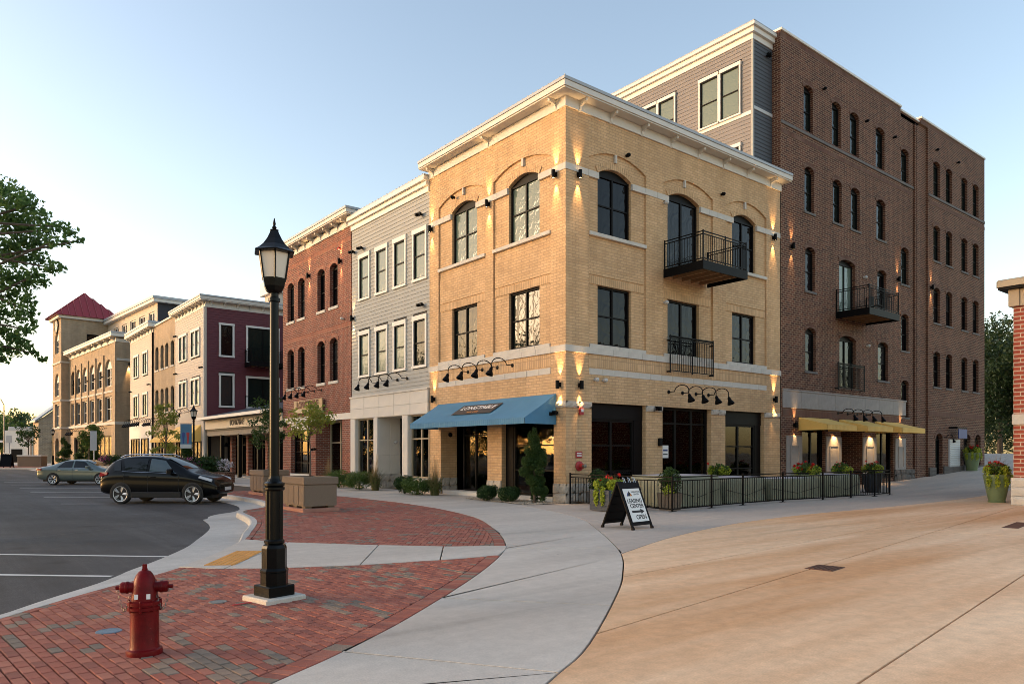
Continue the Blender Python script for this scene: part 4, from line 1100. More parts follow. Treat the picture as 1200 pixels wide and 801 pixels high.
# ================================================================ TAUPE CLAPBOARD BUILDING
gb = empty('taupe_clapboard_building', (0, 12.15, 0), 'taupe clapboard building with white-trimmed windows between yellow and red brick buildings', 'building')
f = Fac(gb, 'L', 0.0)
GW = [(8.82, 9.76), (10.54, 11.48), (12.23, 13.19), (13.97, 14.91)]
holes = [hole(a, b, 9.25, 11.22) for a, b in GW] + [hole(a, b, 5.48, 7.45) for a, b in GW]
f.wall('sheathing', 8.51, 15.82, 4.4, 12.95, [(a, b, 9.25, 11.22) for a, b in GW] + [(a, b, 5.48, 7.45) for a, b in GW], m_sheath, 0.04)
siding(f, 8.51, 15.80, 4.45, 12.85, holes, m_gsiding, 0.175, 0.03)
for a, b in GW:
    trimmed(f, a, b, 9.25, 11.22, y=0.0, gm=m_glassb, fw=0.05); trimmed(f, a, b, 5.48, 7.45, y=0.0, gm=MATS['pale_sky_glass'] if a > 9 else m_glass, fw=0.05)
for nm, p, z0, z1, mt in (('frieze', 0.05, 12.8, 13.05, m_whitetrim), ('fascia', 0.16, 13.05, 13.25, m_whitetrim), ('crown', 0.28, 13.25, 13.42, m_whitetrim), ('roof_edge', 0.26, 13.42, 13.50, m_greycap)):
    f.box(nm, 8.52, 15.82, z0, z1, -p, 8, mt)
for k in range(26): f.box('roof_clip', 8.7 + k * 0.28, 8.74 + k * 0.28, 13.5, 13.55, -0.24, -0.2, m_greycap)
f.wall('stone_front', 8.50, 15.80, 0, 4.40, [(8.50, 10.16, 0.6, 3.36, 0, 0.3), (10.70, 12.98, 0, 3.36, 0, 1.3), (13.38, 15.28, 0.55, 3.36, 0, 0.3)], m_cast, -0.06)
for r in range(2):
    z0, z1 = (3.38, 3.84) if r == 0 else (3.85, 4.40)
    stones(f, 8.52, 15.78, z0, z1, -0.09, m_cast, 1.46, 'stone_panel', gap=0.012, back=0.03)
f.box('coping', 8.50, 15.82, 4.40, 4.47, -0.13, 0.05, m_cast)
for a, b in ((10.18, 10.68), (13.0, 13.36), (15.3, 15.78)):
    stones(f, a, b, 0.66, 2.0, -0.085, m_cast, 0.6, 'stone_panel', gap=0.012, back=0.03); stones(f, a, b, 2.01, 3.36, -0.085, m_cast, 0.6, 'stone_panel', gap=0.012, back=0.03)
    stones(f, a, b, 0, 0.33, -0.11, m_split, 0.5, 'base_stone', rough=True); stones(f, a, b, 0.335, 0.65, -0.11, m_split, 0.5, 'base_stone', rough=True)
for a, b in ((8.5, 10.16), (13.38, 15.28)):
    window(f, a, b, 0.6, 3.36, 0, cols=2, rows=2, y=0.1, fm=m_creamframe, gm=m_shop, fw=0.06, name='shop_window', split=0.62)
    stones(f, a, b, 0, 0.5, -0.09, m_cast, 1.0, 'bulkhead_stone'); f.box('sill', a, b, 0.5, 0.6, -0.12, 0.2, m_cast)
ga = Fac(gb, 'R', 12.98)
for k in range(3):
    stones(ga, 0.0, 1.2, 0.70 + k * 0.89, 0.70 + (k + 1) * 0.885, -0.02, m_cast, 0.6, 'stone_panel', gap=0.012, back=0.02)
stones(ga, 0.0, 1.2, 0, 0.34, -0.05, m_split, 0.4, 'base_stone', rough=True); stones(ga, 0.0, 1.2, 0.345, 0.69, -0.05, m_split, 0.5, 'base_stone', rough=True)
camera_dome(ga, 0.85, 2.2, -0.03, 'doorbell')
window(f, 10.70, 12.98, 0.02, 3.36, 0, cols=2, rows=2, y=1.15, fw=0.07, gm=m_shop, name='shop_door', split=0.75)
ri = MB(); 
for q in (((1.6, 8.6, 0.02), (7, 8.6, 0.02), (7, 15.7, 0.02), (1.6, 15.7, 0.02)), ((7, 8.6, 0), (7, 8.6, 3.6), (7, 15.7, 3.6), (7, 15.7, 0)), ((0.4, 8.6, 3.6), (0.4, 15.7, 3.6), (7, 15.7, 3.6), (7, 8.6, 3.6)), ((0.4, 15.7, 0), (7, 15.7, 0), (7, 15.7, 3.6), (0.4, 15.7, 3.6)), ((0.4, 8.6, 0), (0.4, 8.6, 3.6), (7, 8.6, 3.6), (7, 8.6, 0))): ri.quad(*[Vector(p) - Vector((0, 12.15, 0)) for p in q])
ri.build('interior', m_room, gb)
MB().box(0.3, 9, 8.52 - 12.15, 15.78 - 12.15, 3.7, 13.0).build('inner_shell', m_sheath, gb)
for s_ in (10.35, 11.2, 12.15, 13.1): gooseneck(f, s_, 5.0, 0.95, scale=0.8, y=-0.02)
for s_, z in ((9.1, 11.95), (14.6, 11.7), (15.5, 11.7), (9.0, 8.05)): flood(f, s_, z)
sconce(f, 15.6, 8.4, 0.0)

# ================================================================ RED BRICK BUILDING
rb = empty('red_brick_building', (0, 20.4, 0), 'red brick building with narrow arched windows and bracketed white cornice', 'building')
f = Fac(rb, 'L', 0.0)
RW = [(17.42, 18.38), (19.0, 19.95), (21.68, 22.63), (23.22, 24.2)]
f.wall('wall', 15.86, 24.9, 3.7, 13.3, [(a, b, z0, z0 + 2.27, 0.22, 0.28) for a, b in RW for z0 in (9.36, 5.46)], m_red)
f.wall('wall', 15.86, 24.9, 0, 3.4, [(16.9, 20.18, 0, 3.4, 0, 0.95), (20.98, 23.68, 0.5, 3.4, 0, 0.35)], m_red)
Fac(rb, 'R', 15.84).wall('return_wall', 0, 8, 0, 13.3, [], m_red)
for a, b in RW:
    for z0 in (9.36, 5.46):
        window(f, a, b, z0, z0 + 2.27, 0.22, cols=1, rows=2, y=0.2, gm=m_glassd, fw=0.06); sill(f, a - 0.08, b + 0.08, z0, 0.14, 0.05)
        c, d = f.xr(a, b); A = arch(c, d, z0 + 2.05, 0.22, 8); mb = MB(); cx = (c + d) / 2; R = ((d - c) ** 2 / 4 + 0.0484) / 0.44; cz = z0 + 2.27 - R
        O = [Vector((p - cx, q - cz)).normalized() * (R + 0.22) for p, q in A]
        for j in range(8):
            mb.rings([[(A[j][0], yy, A[j][1]), (A[j + 1][0], yy, A[j + 1][1]), (cx + O[j + 1].x, yy, cz + O[j + 1].y), (cx + O[j].x, yy, cz + O[j].y)] for yy in (-0.02, 0.05)])
        f.put('arch', mb.mesh('arch', m_red_s))
f.box('soldier_course', 15.9, 24.85, 8.1, 8.32, -0.01, 0.03, m_red_s); f.box('soldier_course', 15.9, 24.85, 12.4, 12.62, -0.01, 0.03, m_red_s)
f.box('lintel_beam', 15.8, 24.92, 3.4, 3.72, -0.06, 0.5, m_cornice)
MB().box(-0.02, 8, 15.86 - 20.4, 24.9 - 20.4, 13.2, 13.3).build('roof', m_roof, rb)
for nm, p, z0, z1, mt in (('frieze', 0.06, 13.12, 13.42, None), ('soffit', 0.52, 13.52, 13.58, None), ('fascia', 0.56, 13.58, 13.76, None), ('roof_edge', 0.60, 13.76, 13.88, m_greycap)):
    MB().bbox(-p, 6, 15.86 - p - 20.4, 24.95 - 20.4, z0, z1, 0.012).build(nm, mt or m_cornice, rb)
MB().box(0.05, 6, 15.9 - 20.4, 24.9 - 20.4, 13.4, 13.55).build('attic', m_cornice, rb)
for k in range(9): bracket(f, 16.25 + k * 1.05, 13.14, 0.38, 0.42, 0.12)
for k in range(30): f.box('roof_clip', 15.4 + k * 0.31, 15.44 + k * 0.31, 13.88, 13.92, -0.56, -0.52, m_greycap)
f.box('bulkhead', 20.98, 23.68, 0, 0.5, -0.04, 0.3, m_cast)
for a, b in ((15.86, 16.9), (20.18, 20.98), (23.68, 24.9)): stones(f, a, b, 0, 0.34, -0.05, m_split, 0.5, 'base_stone', rough=True)
window(f, 20.98, 23.68, 0.5, 3.0, 0, cols=3, rows=4, y=0.25, fw=0.06, gm=m_shop, name='overhead_door'); f.box('door_header', 20.98, 23.68, 3.0, 3.4, 0.02, 0.3, m_cornice)
window(f, 17.6, 20.18, 0.02, 3.4, 0, cols=2, rows=2, y=0.85, fm=m_creamframe, gm=m_shop, fw=0.07, name='shop_door', split=0.66); window(f, 16.9, 17.6, 0.02, 3.4, 0, cols=1, rows=2, y=0.85, fw=0.06, gm=m_shop, name='shop_window', split=0.66)
ri = MB()
for q in (((0.96, 15.9, 0.02), (6, 15.9, 0.02), (6, 24.8, 0.02), (0.96, 24.8, 0.02)), ((6, 15.9, 0), (6, 15.9, 3.6), (6, 24.8, 3.6), (6, 24.8, 0)), ((0.5, 15.9, 3.6), (0.5, 24.8, 3.6), (6, 24.8, 3.6), (6, 15.9, 3.6)), ((0.5, 24.8, 0), (6, 24.8, 0), (6, 24.8, 3.6), (0.5, 24.8, 3.6))): ri.quad(*[Vector(p) - Vector((0, 20.4, 0)) for p in q])
ri.build('interior', m_room, rb)
MB().box(0.32, 8, 15.88 - 20.4, 24.88 - 20.4, 3.75, 13.4).build('inner_shell', m_sheath, rb)
Fac(rb, 'R', 24.92).wall('party_wall', 0, 8, 0, 13.3, [], m_red)
for s_ in (17.0, 21.0): sconce(f, s_, 11.55)
sconce(f, 16.35, 11.5) if False else None
for s_ in (19.4, 20.3, 21.2, 22.1): gooseneck(f, s_, 5.08, 0.95, scale=0.8)
camera_dome(f, 16.7, 8.55); camera_dome(f, 17.05, 12.2, mat=m_redsign, name='alarm_bell')
sg = f.box('sign_board', 18.92, 22.75, 3.92, 4.62, -0.2, -0.12, m_signwood)
MB().box(-1.83, 1.83, -0.215, -0.2, 0.05, 0.2).build('sign_base', M('sign_cream', (0.55, 0.43, 0.27), 0.6, 0.1), sg); text('lettering', 'LONGTABLE', 0.55, M('sign_dark_red', (0.13, 0.025, 0.012), 0.6, 0.1), sg, (0, -0.215, 0.44), (D2R(90), 0, 0), 0.015, 0.95, 1.0, 0.008)
flood(f, 20.1, 1.9)

# ================================================================ BROWN BRICK APARTMENT BUILDING
bb = empty('brown_brick_building', (12.97, 0, 0), 'tall five-storey brown brick building with arched windows along the alley', 'building')
f = Fac(bb, 'R', 0.0)
C5 = [(14.88, 15.72), (17.45, 18.31), (19.2, 20.12), (21.9, 22.9)]
ops = []; wins = []
def addw(a, b, z0, z1, kind='w'): ops.append((a, b, z0, z1, 0.2, 0.25)); wins.append((a, b, z0, z1, kind))
for a, b in C5:
    addw(a, b, 16.58, 18.72); addw(a + 0.08, b + 0.08, 12.85, 14.97)
addw(15.03, 15.9, 9.2, 11.26); addw(22.08, 23.1, 9.2, 11.3); addw(18.13, 19.74, 8.55, 11.22, 'd')
addw(15.03, 15.96, 5.48, 7.52); addw(22.14, 23.3, 5.48, 7.53); addw(18.16, 19.8, 4.9, 7.48, 'd')
for z in (16.3, 12.96 - 2.05, 9.32 - 2.05, 5.69 - 2.05): addw(24.82, 25.75, z, z + 2.04)
gops = [(14.75, 16.8, 0.35, 2.9, 0, 0.3), (18.3, 20.45, 0.1, 2.9, 0, 1.3), (21.95, 23.9, 0.35, 2.9, 0, 0.3)]
f.wall('wall', 12.97, 28.0, 0, 20.2, ops + gops, m_brown)
WC = [(28.66, 29.6), (30.42, 31.32), (32.7, 33.62), (34.46, 35.42)]
ops2 = [(a, b, z, z + 2.06, 0.2, 0.25) for a, b in WC for z in (16.5, 12.79, 9.2, 5.5)] + [(28.94, 29.95, 0.35, 2.85, 0.35, 0.3), (33.02, 34.1, 0.9, 2.85, 0.3, 0.25), (34.77, 35.76, 0.9, 2.85, 0.3, 0.25)]
f.wall('wall', 28.0, 36.4, 0, 20.2, ops2, m_brown, -0.12)
f.box('corner_pier', 26.55, 27.0, 0, 20.0, -0.08, 0.3, m_brown); f.box('wall_return', 27.96, 28.04, 0, 20.2, -0.118, 0.3, m_brown); f.box('downpipe', 26.35, 26.43, 0.3, 20, -0.1, -0.02, m_brown)
Fac(bb, 'L', 12.97).wall('return_wall', 0, 0.45, 13.5, 20.2, [], m_brown)
Fac(bb, 'R', 14.0).wall('rear_wall', 13, 36.4, 0, 20.2, [], m_brown)
eb = Fac(bb, 'L', 36.4); eb.wall('end_wall', -0.12, 14, 0, 20.2, [], m_brown)
MB().box(0.35, 23.4, 0.5, 13.9, 3.6, 19.9).build('inner_shell', m_sheath, bb)
MB().box(10.2, 23.3, 0.3, 13.9, 0.3, 3.55).build('inner_shell', m_sheath, bb)
MB().box(0.0, 23.4, 0.3, 14, 19.95, 20.05).build('roof', m_roof, bb)
for a, b, z, yy in ((12.97, 24.78, 20.2, 0.0), (24.78, 27.0, 20.0, 0.0), (27.0, 36.4, 20.2, -0.12)):
    f.box('parapet', a, b, z, z + 0.28, yy, yy + 0.3, m_brown_s); f.box('coping', a - 0.03, b + 0.03, z + 0.28, z + 0.38, yy - 0.06, yy + 0.36, m_whitetrim)
for a, b, yy in ((12.97, 26.5, 0), (28.0, 36.4, -0.12)):
    stones(f, a, b, 16.36, 16.5, yy - 0.04, m_slate, 1.2, 'belt_stone'); f.box('soldier_course', a, b, 15.95, 16.15, yy - 0.012, yy + 0.02, m_brown_s)
    if yy: f.box('soldier_course', a, b, 3.8, 4.1, yy - 0.012, yy + 0.02, m_brown_s)
stones(f, 13.1, 25.3, 3.72, 4.48, -0.05, m_greystone, 1.5, 'band_stone', gap=0.01)
f.box('band_coping', 13.05, 25.35, 4.48, 4.55, -0.08, 0.03, m_greystone)
f.box('soldier_course', 13.1, 25.3, 3.35, 3.70, -0.012, 0.02, m_brown_s)
def arch_trim(f, a, b, z0, z1, r, mat, h=0.2, yy=0.0):
    key = ('at', round(b - a, 2), r, mat.name)
    if key not in _sc:
        w = (b - a) / 2; A = arch(-w, w, -r, r, 8); R = (w * w + r * r) / (2 * r); mb = MB()
        O = [Vector((p, q + R)).normalized() * (R + h) for p, q in A]
        for j in range(8): mb.rings([[(A[j][0], y, A[j][1]), (A[j + 1][0], y, A[j + 1][1]), (O[j + 1].x, y, O[j + 1].y - R), (O[j].x, y, O[j].y - R)] for y in (-0.025, 0.04)])
        _sc[key] = mb.mesh('arch', mat)
    f.put('arch', _sc[key], (a + b) / 2, z1, yy)
for a, b, z0, z1, k in wins:
    arch_trim(f, a, b, z0, z1, 0.2, m_brown_s)
    if k == 'w':
        window(f, a, b, z0, z1, 0.2, cols=1, rows=2, y=0.14, gm=m_glass if z0 > 9.5 else m_glassd, fw=0.065)
        if z0 < 16: sill(f, a - 0.08, b + 0.08, z0, 0.1, 0.05, m_slate)
    else: window(f, a, b, z0, z1, 0.2, cols=2, rows=1, y=0.16, gm=m_glassb if z0 > 8 else m_glass, fw=0.07, name='patio_door')
for a, b in WC:
    for z in (16.5, 12.79, 9.2, 5.5):
        arch_trim(f, a, b, z, z + 2.06, 0.2, m_brown_s, yy=-0.12); window(f, a, b, z, z + 2.06, 0.2, cols=1, rows=2, y=0.02, gm=m_glassd if z < 12 else m_glass, fw=0.065)
        if z < 16: sill(f, a - 0.08, b + 0.08, z, 0.1, 0.05, m_slate, -0.12)
for a, b in ((33.02, 34.1), (34.77, 35.76)):
    arch_trim(f, a, b, 0.9, 2.85, 0.3, m_brown_s, yy=-0.12); window(f, a, b, 0.9, 2.85, 0.3, cols=1, rows=2, y=0.05, gm=m_glassd, fw=0.065)
arch_trim(f, 28.94, 29.95, 0.35, 2.85, 0.35, m_brown_s, yy=-0.12); window(f, 28.94, 29.95, 0.35, 2.85, 0.35, cols=1, rows=2, y=0.08, gm=m_glass, fw=0.1, name='door', split=0.35)
# base stones
for k in range(2): stones(f, 23.95, 26.5, 0.2 + k * 0.3, 0.49 + k * 0.3, -0.06, m_darkstone, 0.7, 'base_stone', rough=True)
for k in range(3): stones(f, 28.0, 28.9, 0.2 + k * 0.22, 0.41 + k * 0.22, -0.2, m_darkstone, 0.9, 'base_stone'); stones(f, 30.0, 36.4, 0.25 + k * 0.22, 0.46 + k * 0.22, -0.2, m_darkstone, 1.3, 'base_stone')
# ground-floor stone piers with sunk panels
for a, b in ((13.4, 14.7), (16.85, 18.28), (20.47, 21.9), (24.05, 25.3)):
    p = f.box('stone_pier', a, b, 0.55, 2.46, -0.05, 0.02, m_greystone, 0.01)
    w = (b - a) / 2 - 0.3
    m = MB(); 
    for x0, x1, z0, z1 in ((-w, -w + 0.05, 0.35, 1.5), (w - 0.05, w, 0.35, 1.5), (-w + 0.05, w - 0.05, 0.35, 0.4), (-w + 0.05, w - 0.05, 1.45, 1.5)): m.box(x0, x1, -0.075, -0.05, z0, z1)
    m.build('panel_moulding', m_greystone, p)
    stones(f, a, b, 0.0, 0.54, -0.08, m_darkstone, 0.7, 'base_stone', rough=True)
for a, b in ((14.75, 16.8), (21.95, 23.9)): window(f, a, b, 0.35, 2.9, 0, cols=2, rows=1, y=0.15, fw=0.1, gm=m_shop, name='shop_window')
window(f, 18.3, 20.45, 0.1, 2.9, 0, cols=2, rows=1, y=1.1, fw=0.12, gm=m_glassd, name='shop_door')
ri = MB()
for q in (((13, 0.31, 0.05), (24.5, 0.31, 0.05), (24.5, 5, 0.05), (13, 5, 0.05)), ((13, 5, 0), (13, 5, 3.5), (24.5, 5, 3.5), (24.5, 5, 0)), ((13, 0.31, 3.5), (24.5, 0.31, 3.5), (24.5, 5, 3.5), (13, 5, 3.5))): ri.quad(*[Vector(p) - Vector((12.97, 0, 0)) for p in q])
ri.build('interior', M('warm_room_wall', (0.34, 0.25, 0.17), 0.8, 0.15), bb)
for k in range(3):
    a = 14.45 + k * 3.68; awning(bb, f, a, a + 2.62, 3.32, 2.96, 2.72, 1.38, m_gold, sag=0.015)
for s_ in (17.55, 21.2):
    o = f.box('soffit_lamp', s_ - 0.06, s_ + 0.06, 2.78, 2.9, -0.34, -0.22, m_black); lamp_light(o, (0, -0.28, -0.03), 70, True, 90, tilt=D2R(12))
for k in range(4): gooseneck(f, 18.0 + k * 0.95, 3.62, 0.8, scale=0.75)
balcony(bb, f, 17.8, 20.9, 8.2, 1.64, (0, 0, 0))
jr = f.put('juliet_rail', MB().box(-1.3, 1.3, -0.16, -0.12, 1.24, 1.28).mesh('juliet_rail', m_black), 19.0, 4.75, 0)
railing(jr, [(-1.3, -0.18), (0, -0.18), (1.3, -0.18)], 0.0, 1.3, m_black, (0, 0, 0))
for x in (-1.28, 1.28): MB().box(x - 0.025, x + 0.025, -0.16, -0.005, 0.05, 0.1).build('arm', m_black, jr)
for s_, z in ((13.83, 11.0), (24.35, 11.06), (14.05, 2.95), (24.66, 3.0)): sconce(f, s_, z, e=50)
sconce(f, 28.3, 11.15, -0.12, e=50)
for s_, z in ((16.6, 18.95), (20.8, 18.6), (23.9, 18.6)): camera_dome(f, s_, z, name='vent', mat=m_black)
for s_, z in ((29.0, 19.2), (32.0, 19.2)): camera_dome(f, s_, z, -0.12, name='vent', mat=m_black)
camera_dome(f, 20.6, 10.6); camera_dome(f, 20.9, 7.15); camera_dome(f, 21.6, 4.9) if False else None
lv = f.box('louvre', 30.75, 32.3, 0.85, 2.5, -0.2, -0.12, m_ltgrey)
for k in range(11):
    s_ = MB().box(-0.68, 0.68, -0.03, 0.02, 0.0, 0.075).build('slat', m_ltgrey, lv, (0, -0.2, 0.12 + k * 0.135)); s_.rotation_euler = (D2R(-28), 0, 0)
bs = f.box('blade_sign', 30.95, 32.2, 2.55, 3.1, -0.62, -0.58, m_bluesign); MB().box(-0.75, 0.62, -0.61, -0.59, 0.6, 0.66).build('sign_arm', m_black, bs); MB().box(-0.78, -0.7, -0.61, -0.1, 0.58, 0.68).build('sign_arm', m_black, bs)
gooseneck(f, 30.1, 2.6, 0.5, -0.12, 0.6)

# ================================================================ GREY CLAPBOARD UPPER BLOCK behind the corner building
ub = empty('grey_clapboard_block', (11.5, 0.45, 0), 'grey clapboard upper storeys with pale cornice rising behind the yellow building', 'building')
f = Fac(ub, 'L', 11.5); g = Fac(ub, 'R', 0.45)
UW = [(1.08, 2.05), (2.2, 3.18), (4.7, 5.65), (5.8, 6.7), (8.0, 9.0), (9.15, 10.1)]
f.wall('sheathing', 0.45, 24, 13.6, 19.85, [], m_sheath, 0.03)
hs = [hole(1.08, 3.18, 16.72, 18.85), hole(4.7, 6.7, 16.72, 18.85), hole(8.0, 10.1, 16.72, 18.85), hole(1.08, 3.18, 13.2, 15.25), hole(4.7, 6.7, 13.2, 15.25)]
siding(f, 0.5, 14, 13.7, 16.5, hs, m_psiding, 0.17, 0.0); siding(f, 0.5, 14, 16.66, 19.8, hs, m_psiding, 0.17, 0.0)
for a, b in UW:
    trimmed(f, a, b, 16.72, 18.85, casing=0.075, head=0.16, y=-0.06, gm=m_glassb if a < 3 else m_glassb, gm2=None, fw=0.055)
    if a < 7: trimmed(f, a, b, 13.2, 15.25, casing=0.075, head=0.16, y=-0.06, gm=m_glassd, fw=0.055)
f.box('band_board', 0.5, 14, 16.5, 16.66, -0.05, 0.02, m_whitetrim)
g.wall('sheathing', 11.5, 13.0, 13.6, 19.85, [], m_sheath, 0.03)
siding(g, 11.55, 13.0, 13.7, 16.72, [], m_nsiding, 0.17, 0.0); siding(g, 11.55, 13.0, 16.86, 19.8, [], m_nsiding, 0.17, 0.0); g.box('band_board', 11.55, 13.0, 16.72, 16.86, -0.05, 0.02, m_ltgrey)
MB().box(-0.05, 0.05, -0.05, 0.05, 13.6, 19.8).build('corner_board', m_gsiding, ub, (0, 0, 0))
for nm, p, z0, z1, mt in (('frieze', 0.06, 19.75, 20.0, m_whitetrim), ('fascia', 0.18, 20.0, 20.22, m_whitetrim), ('crown', 0.28, 20.22, 20.36, m_whitetrim), ('roof_edge', 0.25, 20.36, 20.44, m_greycap)):
    MB().bbox(-p, 1.5, -p, 23, z0, z1, 0.012).build(nm, mt, ub)
MB().box(0.1, 12, 0.1, 23, 13.6, 19.9).build('inner_shell', m_sheath, ub)
flood(g, 12.55, 19.35)
# ================================================================ PAVILION with lettered fascia
def Wc(u, dep):
    """ground point at a bearing and distance from the viewpoint, used only to lay out far things"""
    a = (u - 600) / 861 * dep
    return (cam.location.x + a * 0.7819 + dep * 0.6234, cam.location.y - a * 0.6234 + dep * 0.7819)
pv = empty('shop_pavilion', (0, 32.7, 0), 'low shop pavilion with sloping grey metal roof and cream lettered fascia', 'shop')
f = Fac(pv, 'L', 0.0); Y0, Y1 = 24.98, 40.45
f.box('fascia', Y0, Y1, 3.45, 4.12, -0.05, 0.15, M('cream_fascia', (0.58, 0.48, 0.36), 0.6, 0.04))
f.box('beam', Y0, Y1, 2.95, 3.30, 0.05, 0.25, M('taupe_beam', (0.22, 0.18, 0.14), 0.7, 0.08)); f.box('beam_trim', Y0, Y1, 3.30, 3.42, -0.01, 0.25, m_bronze)
r = MB(); r.rings([[(-0.6, Y0 - 32.7, 4.22), (-0.6, Y0 - 32.7, 4.3), (7, Y0 - 32.7, 6.0), (7, Y0 - 32.7, 5.9)], [(-0.6, Y1 - 32.7, 4.22), (-0.6, Y1 - 32.7, 4.3), (7, Y1 - 32.7, 6.0), (7, Y1 - 32.7, 5.9)]]); rf = r.build('roof', m_metalroof, pv)
for k in range(38): MB().prism([(-0.6, 4.3), (7, 6.0), (7, 6.05), (-0.6, 4.35)], 'y', -0.012, 0.012).build('roof_seam', m_metalroof, rf, (0, Y0 - 32.5 + k * 0.405, 0.0))
MB().box(-0.68, -0.58, Y0 - 32.7, Y1 - 32.7, 4.14, 4.34).build('gutter', m_whitetrim, pv)
MB().box(-0.55, 0, Y0 - 32.7, Y1 - 32.7, 4.12, 4.2).build('soffit', m_bronze, pv)
text('lettering', 'FONTAINE', 0.52, M('lettering_taupe', (0.12, 0.095, 0.075), 0.6, 0), pv, (-0.07, 0.4 + 32.7 - 32.7, 3.78), (D2R(90), 0, D2R(-90)), 0.02, 1.15, 1.0)
for y in (25.6, 29.3, 33.1, 36.9, 40.1): f.box('post', y - 0.12, y + 0.12, 0, 3.0, 0.02, 0.26, m_bronze)
for y in (27.4, 31.2, 35.0, 38.6): f.box('brick_pier', y - 0.22, y + 0.22, 0, 2.95, 1.3, 1.6, m_red)
for k in range(9): window(f, 25.1 + k * 1.7, 26.75 + k * 1.7, 0.1, 2.9, 0, cols=2, rows=2, y=1.6, fw=0.07, gm=m_shop, name='shop_window', split=0.78)
bx = MB(); 
for q in (((1.8, -7.7, 0.03), (7, -7.7, 0.03), (7, 7.7, 0.03), (1.8, 7.7, 0.03)), ((7, -7.7, 0), (7, -7.7, 4.3), (7, 7.7, 4.3), (7, 7.7, 0)), ((0.3, 7.7, 0), (7, 7.7, 0), (7, 7.7, 5.6), (0.3, 7.7, 4.2))): bx.quad(*q)
bx.build('interior', m_room, pv); MB().box(0.3, 1.6, -7.7, 7.7, 2.96, 3.0).build('porch_ceiling', m_wood, pv); MB().box(0.2, 1.6, -7.7, 7.7, 0.0, 0.04).build('porch_floor', m_walk, pv)
MB().lathe([(0.02, 0.1), (0.1, 0), (0.12, -0.12), (0.2, -0.25), (0.18, -0.25), (0.1, -0.12)], 12, cap=False).build('wall_lamp', m_black, pv, (1.35, 7.2, 2.4))

# ================================================================ MAROON / CREAM BLOCK
mb_ = empty('maroon_clapboard_building', (0, 44.9, 0), 'maroon-sided building with cream clapboard street front and balcony above the pavilion', 'building')
f = Fac(mb_, 'L', 0.0); g = Fac(mb_, 'R', 40.5)
MW = [(41.95, 42.95), (43.2, 44.2), (45.55, 46.5), (46.85, 47.7)]
hs = [hole(a, b, z, z + 1.95, 0.1, 0.18) for a, b in MW for z in (9.35, 5.5)]
siding(f, 40.55, 49.2, 4.6, 12.9, hs, m_wsiding, 0.2, 0.0); MB().box(0.03, 14, -4.36, 4.3, 0.0, 13.2).build('inner_shell', m_sheath, mb_)
for a, b in MW:
    for z in (9.35, 5.5): trimmed(f, a, b, z, z + 1.95, 0.1, 0.18, y=-0.06, gm=m_glassb, fw=0.05)
f.box('shop_front', 40.55, 49.2, 0, 4.6, -0.04, 0.0, m_wsiding)
MS = [(1.1, 2.02)]
hs = [hole(1.12, 2.0, 9.25, 11.6, 0.14, 0.16), hole(1.12, 2.0, 5.35, 7.68, 0.14, 0.16), hole(3.2, 5.6, 8.9, 11.6, 0.14, 0.16), hole(3.2, 5.6, 5.35, 7.6, 0.14, 0.16)]
siding(g, 0.08, 14, 4.2, 12.9, hs, m_maroon, 0.19, 0.0)
for z in (9.25, 5.35): trimmed(g, 1.12, 2.0, z, z + 2.34, 0.14, 0.16, y=-0.06, gm=m_glassd, fw=0.06, rows=1)
trimmed(g, 3.2, 5.6, 8.9, 11.6, 0.14, 0.16, y=-0.06, gm=m_glass, fw=0.06, rows=1, cols=2, name='patio_door'); trimmed(g, 3.2, 5.6, 5.35, 7.6, 0.14, 0.16, y=-0.06, gm=m_glass, fw=0.06, rows=1, cols=2)
balcony(mb_, g, 2.95, 5.8, 8.45, 1.5, (0, 0, 0))
railing(mb_, [(2.6, 39.2 - 44.9), (6, 39.2 - 44.9), (8.5, 39.2 - 44.9)], 5.2, 0.9, m_black, (0, 0, 0), pitch=0.2)
MB().box(-0.06, 0.06, -0.06, 0.06, 0, 12.9).build('corner_board', m_wsiding, mb_, (0, -4.4, 0)); MB().box(-0.04, 0.04, -0.04, 0.04, 0, 12.9).build('downpipe', m_ltgrey, mb_, (-0.1, -4.3, 0))
for nm, p, z0, z1, mt in (('frieze', 0.05, 12.85, 13.1, m_cornice), ('soffit', 0.5, 13.3, 13.38, m_cornice), ('fascia', 0.55, 13.38, 13.58, m_cornice), ('roof_edge', 0.6, 13.58, 13.7, m_greycap)):
    MB().bbox(-p, 14, -4.4 - p, 4.3, z0, z1, 0.012).build(nm, mt, mb_)
MB().box(0, 14, -4.4, 4.3, 13.1, 13.35).build('attic', m_cornice, mb_)
for k in range(9): bracket(f, 40.8 + k * 1.0, 12.95, 0.42, 0.4, 0.16)
for k in range(9): bracket(g, 0.4 + k * 1.0, 12.95, 0.42, 0.4, 0.16)
for s_, z in ((48.6, 8.4), (48.7, 11.6), (41.2, 8.3)): flood(f, s_, z)
for k in range(4): gooseneck(f, 44.0 + k * 1.1, 5.0, 0.95, scale=0.9)
ma = awning(mb_, f, 41.6, 48.6, 3.9, 2.75, 2.55, 1.1, m_gold, sag=0.0)
for a, b in ((41.4, 43.4), (44.2, 46.2), (46.9, 48.6)): window(f, a, b, 0.3, 2.6, 0, cols=2, rows=1, y=-0.12, fw=0.08, gm=m_glassd, name='shop_window')

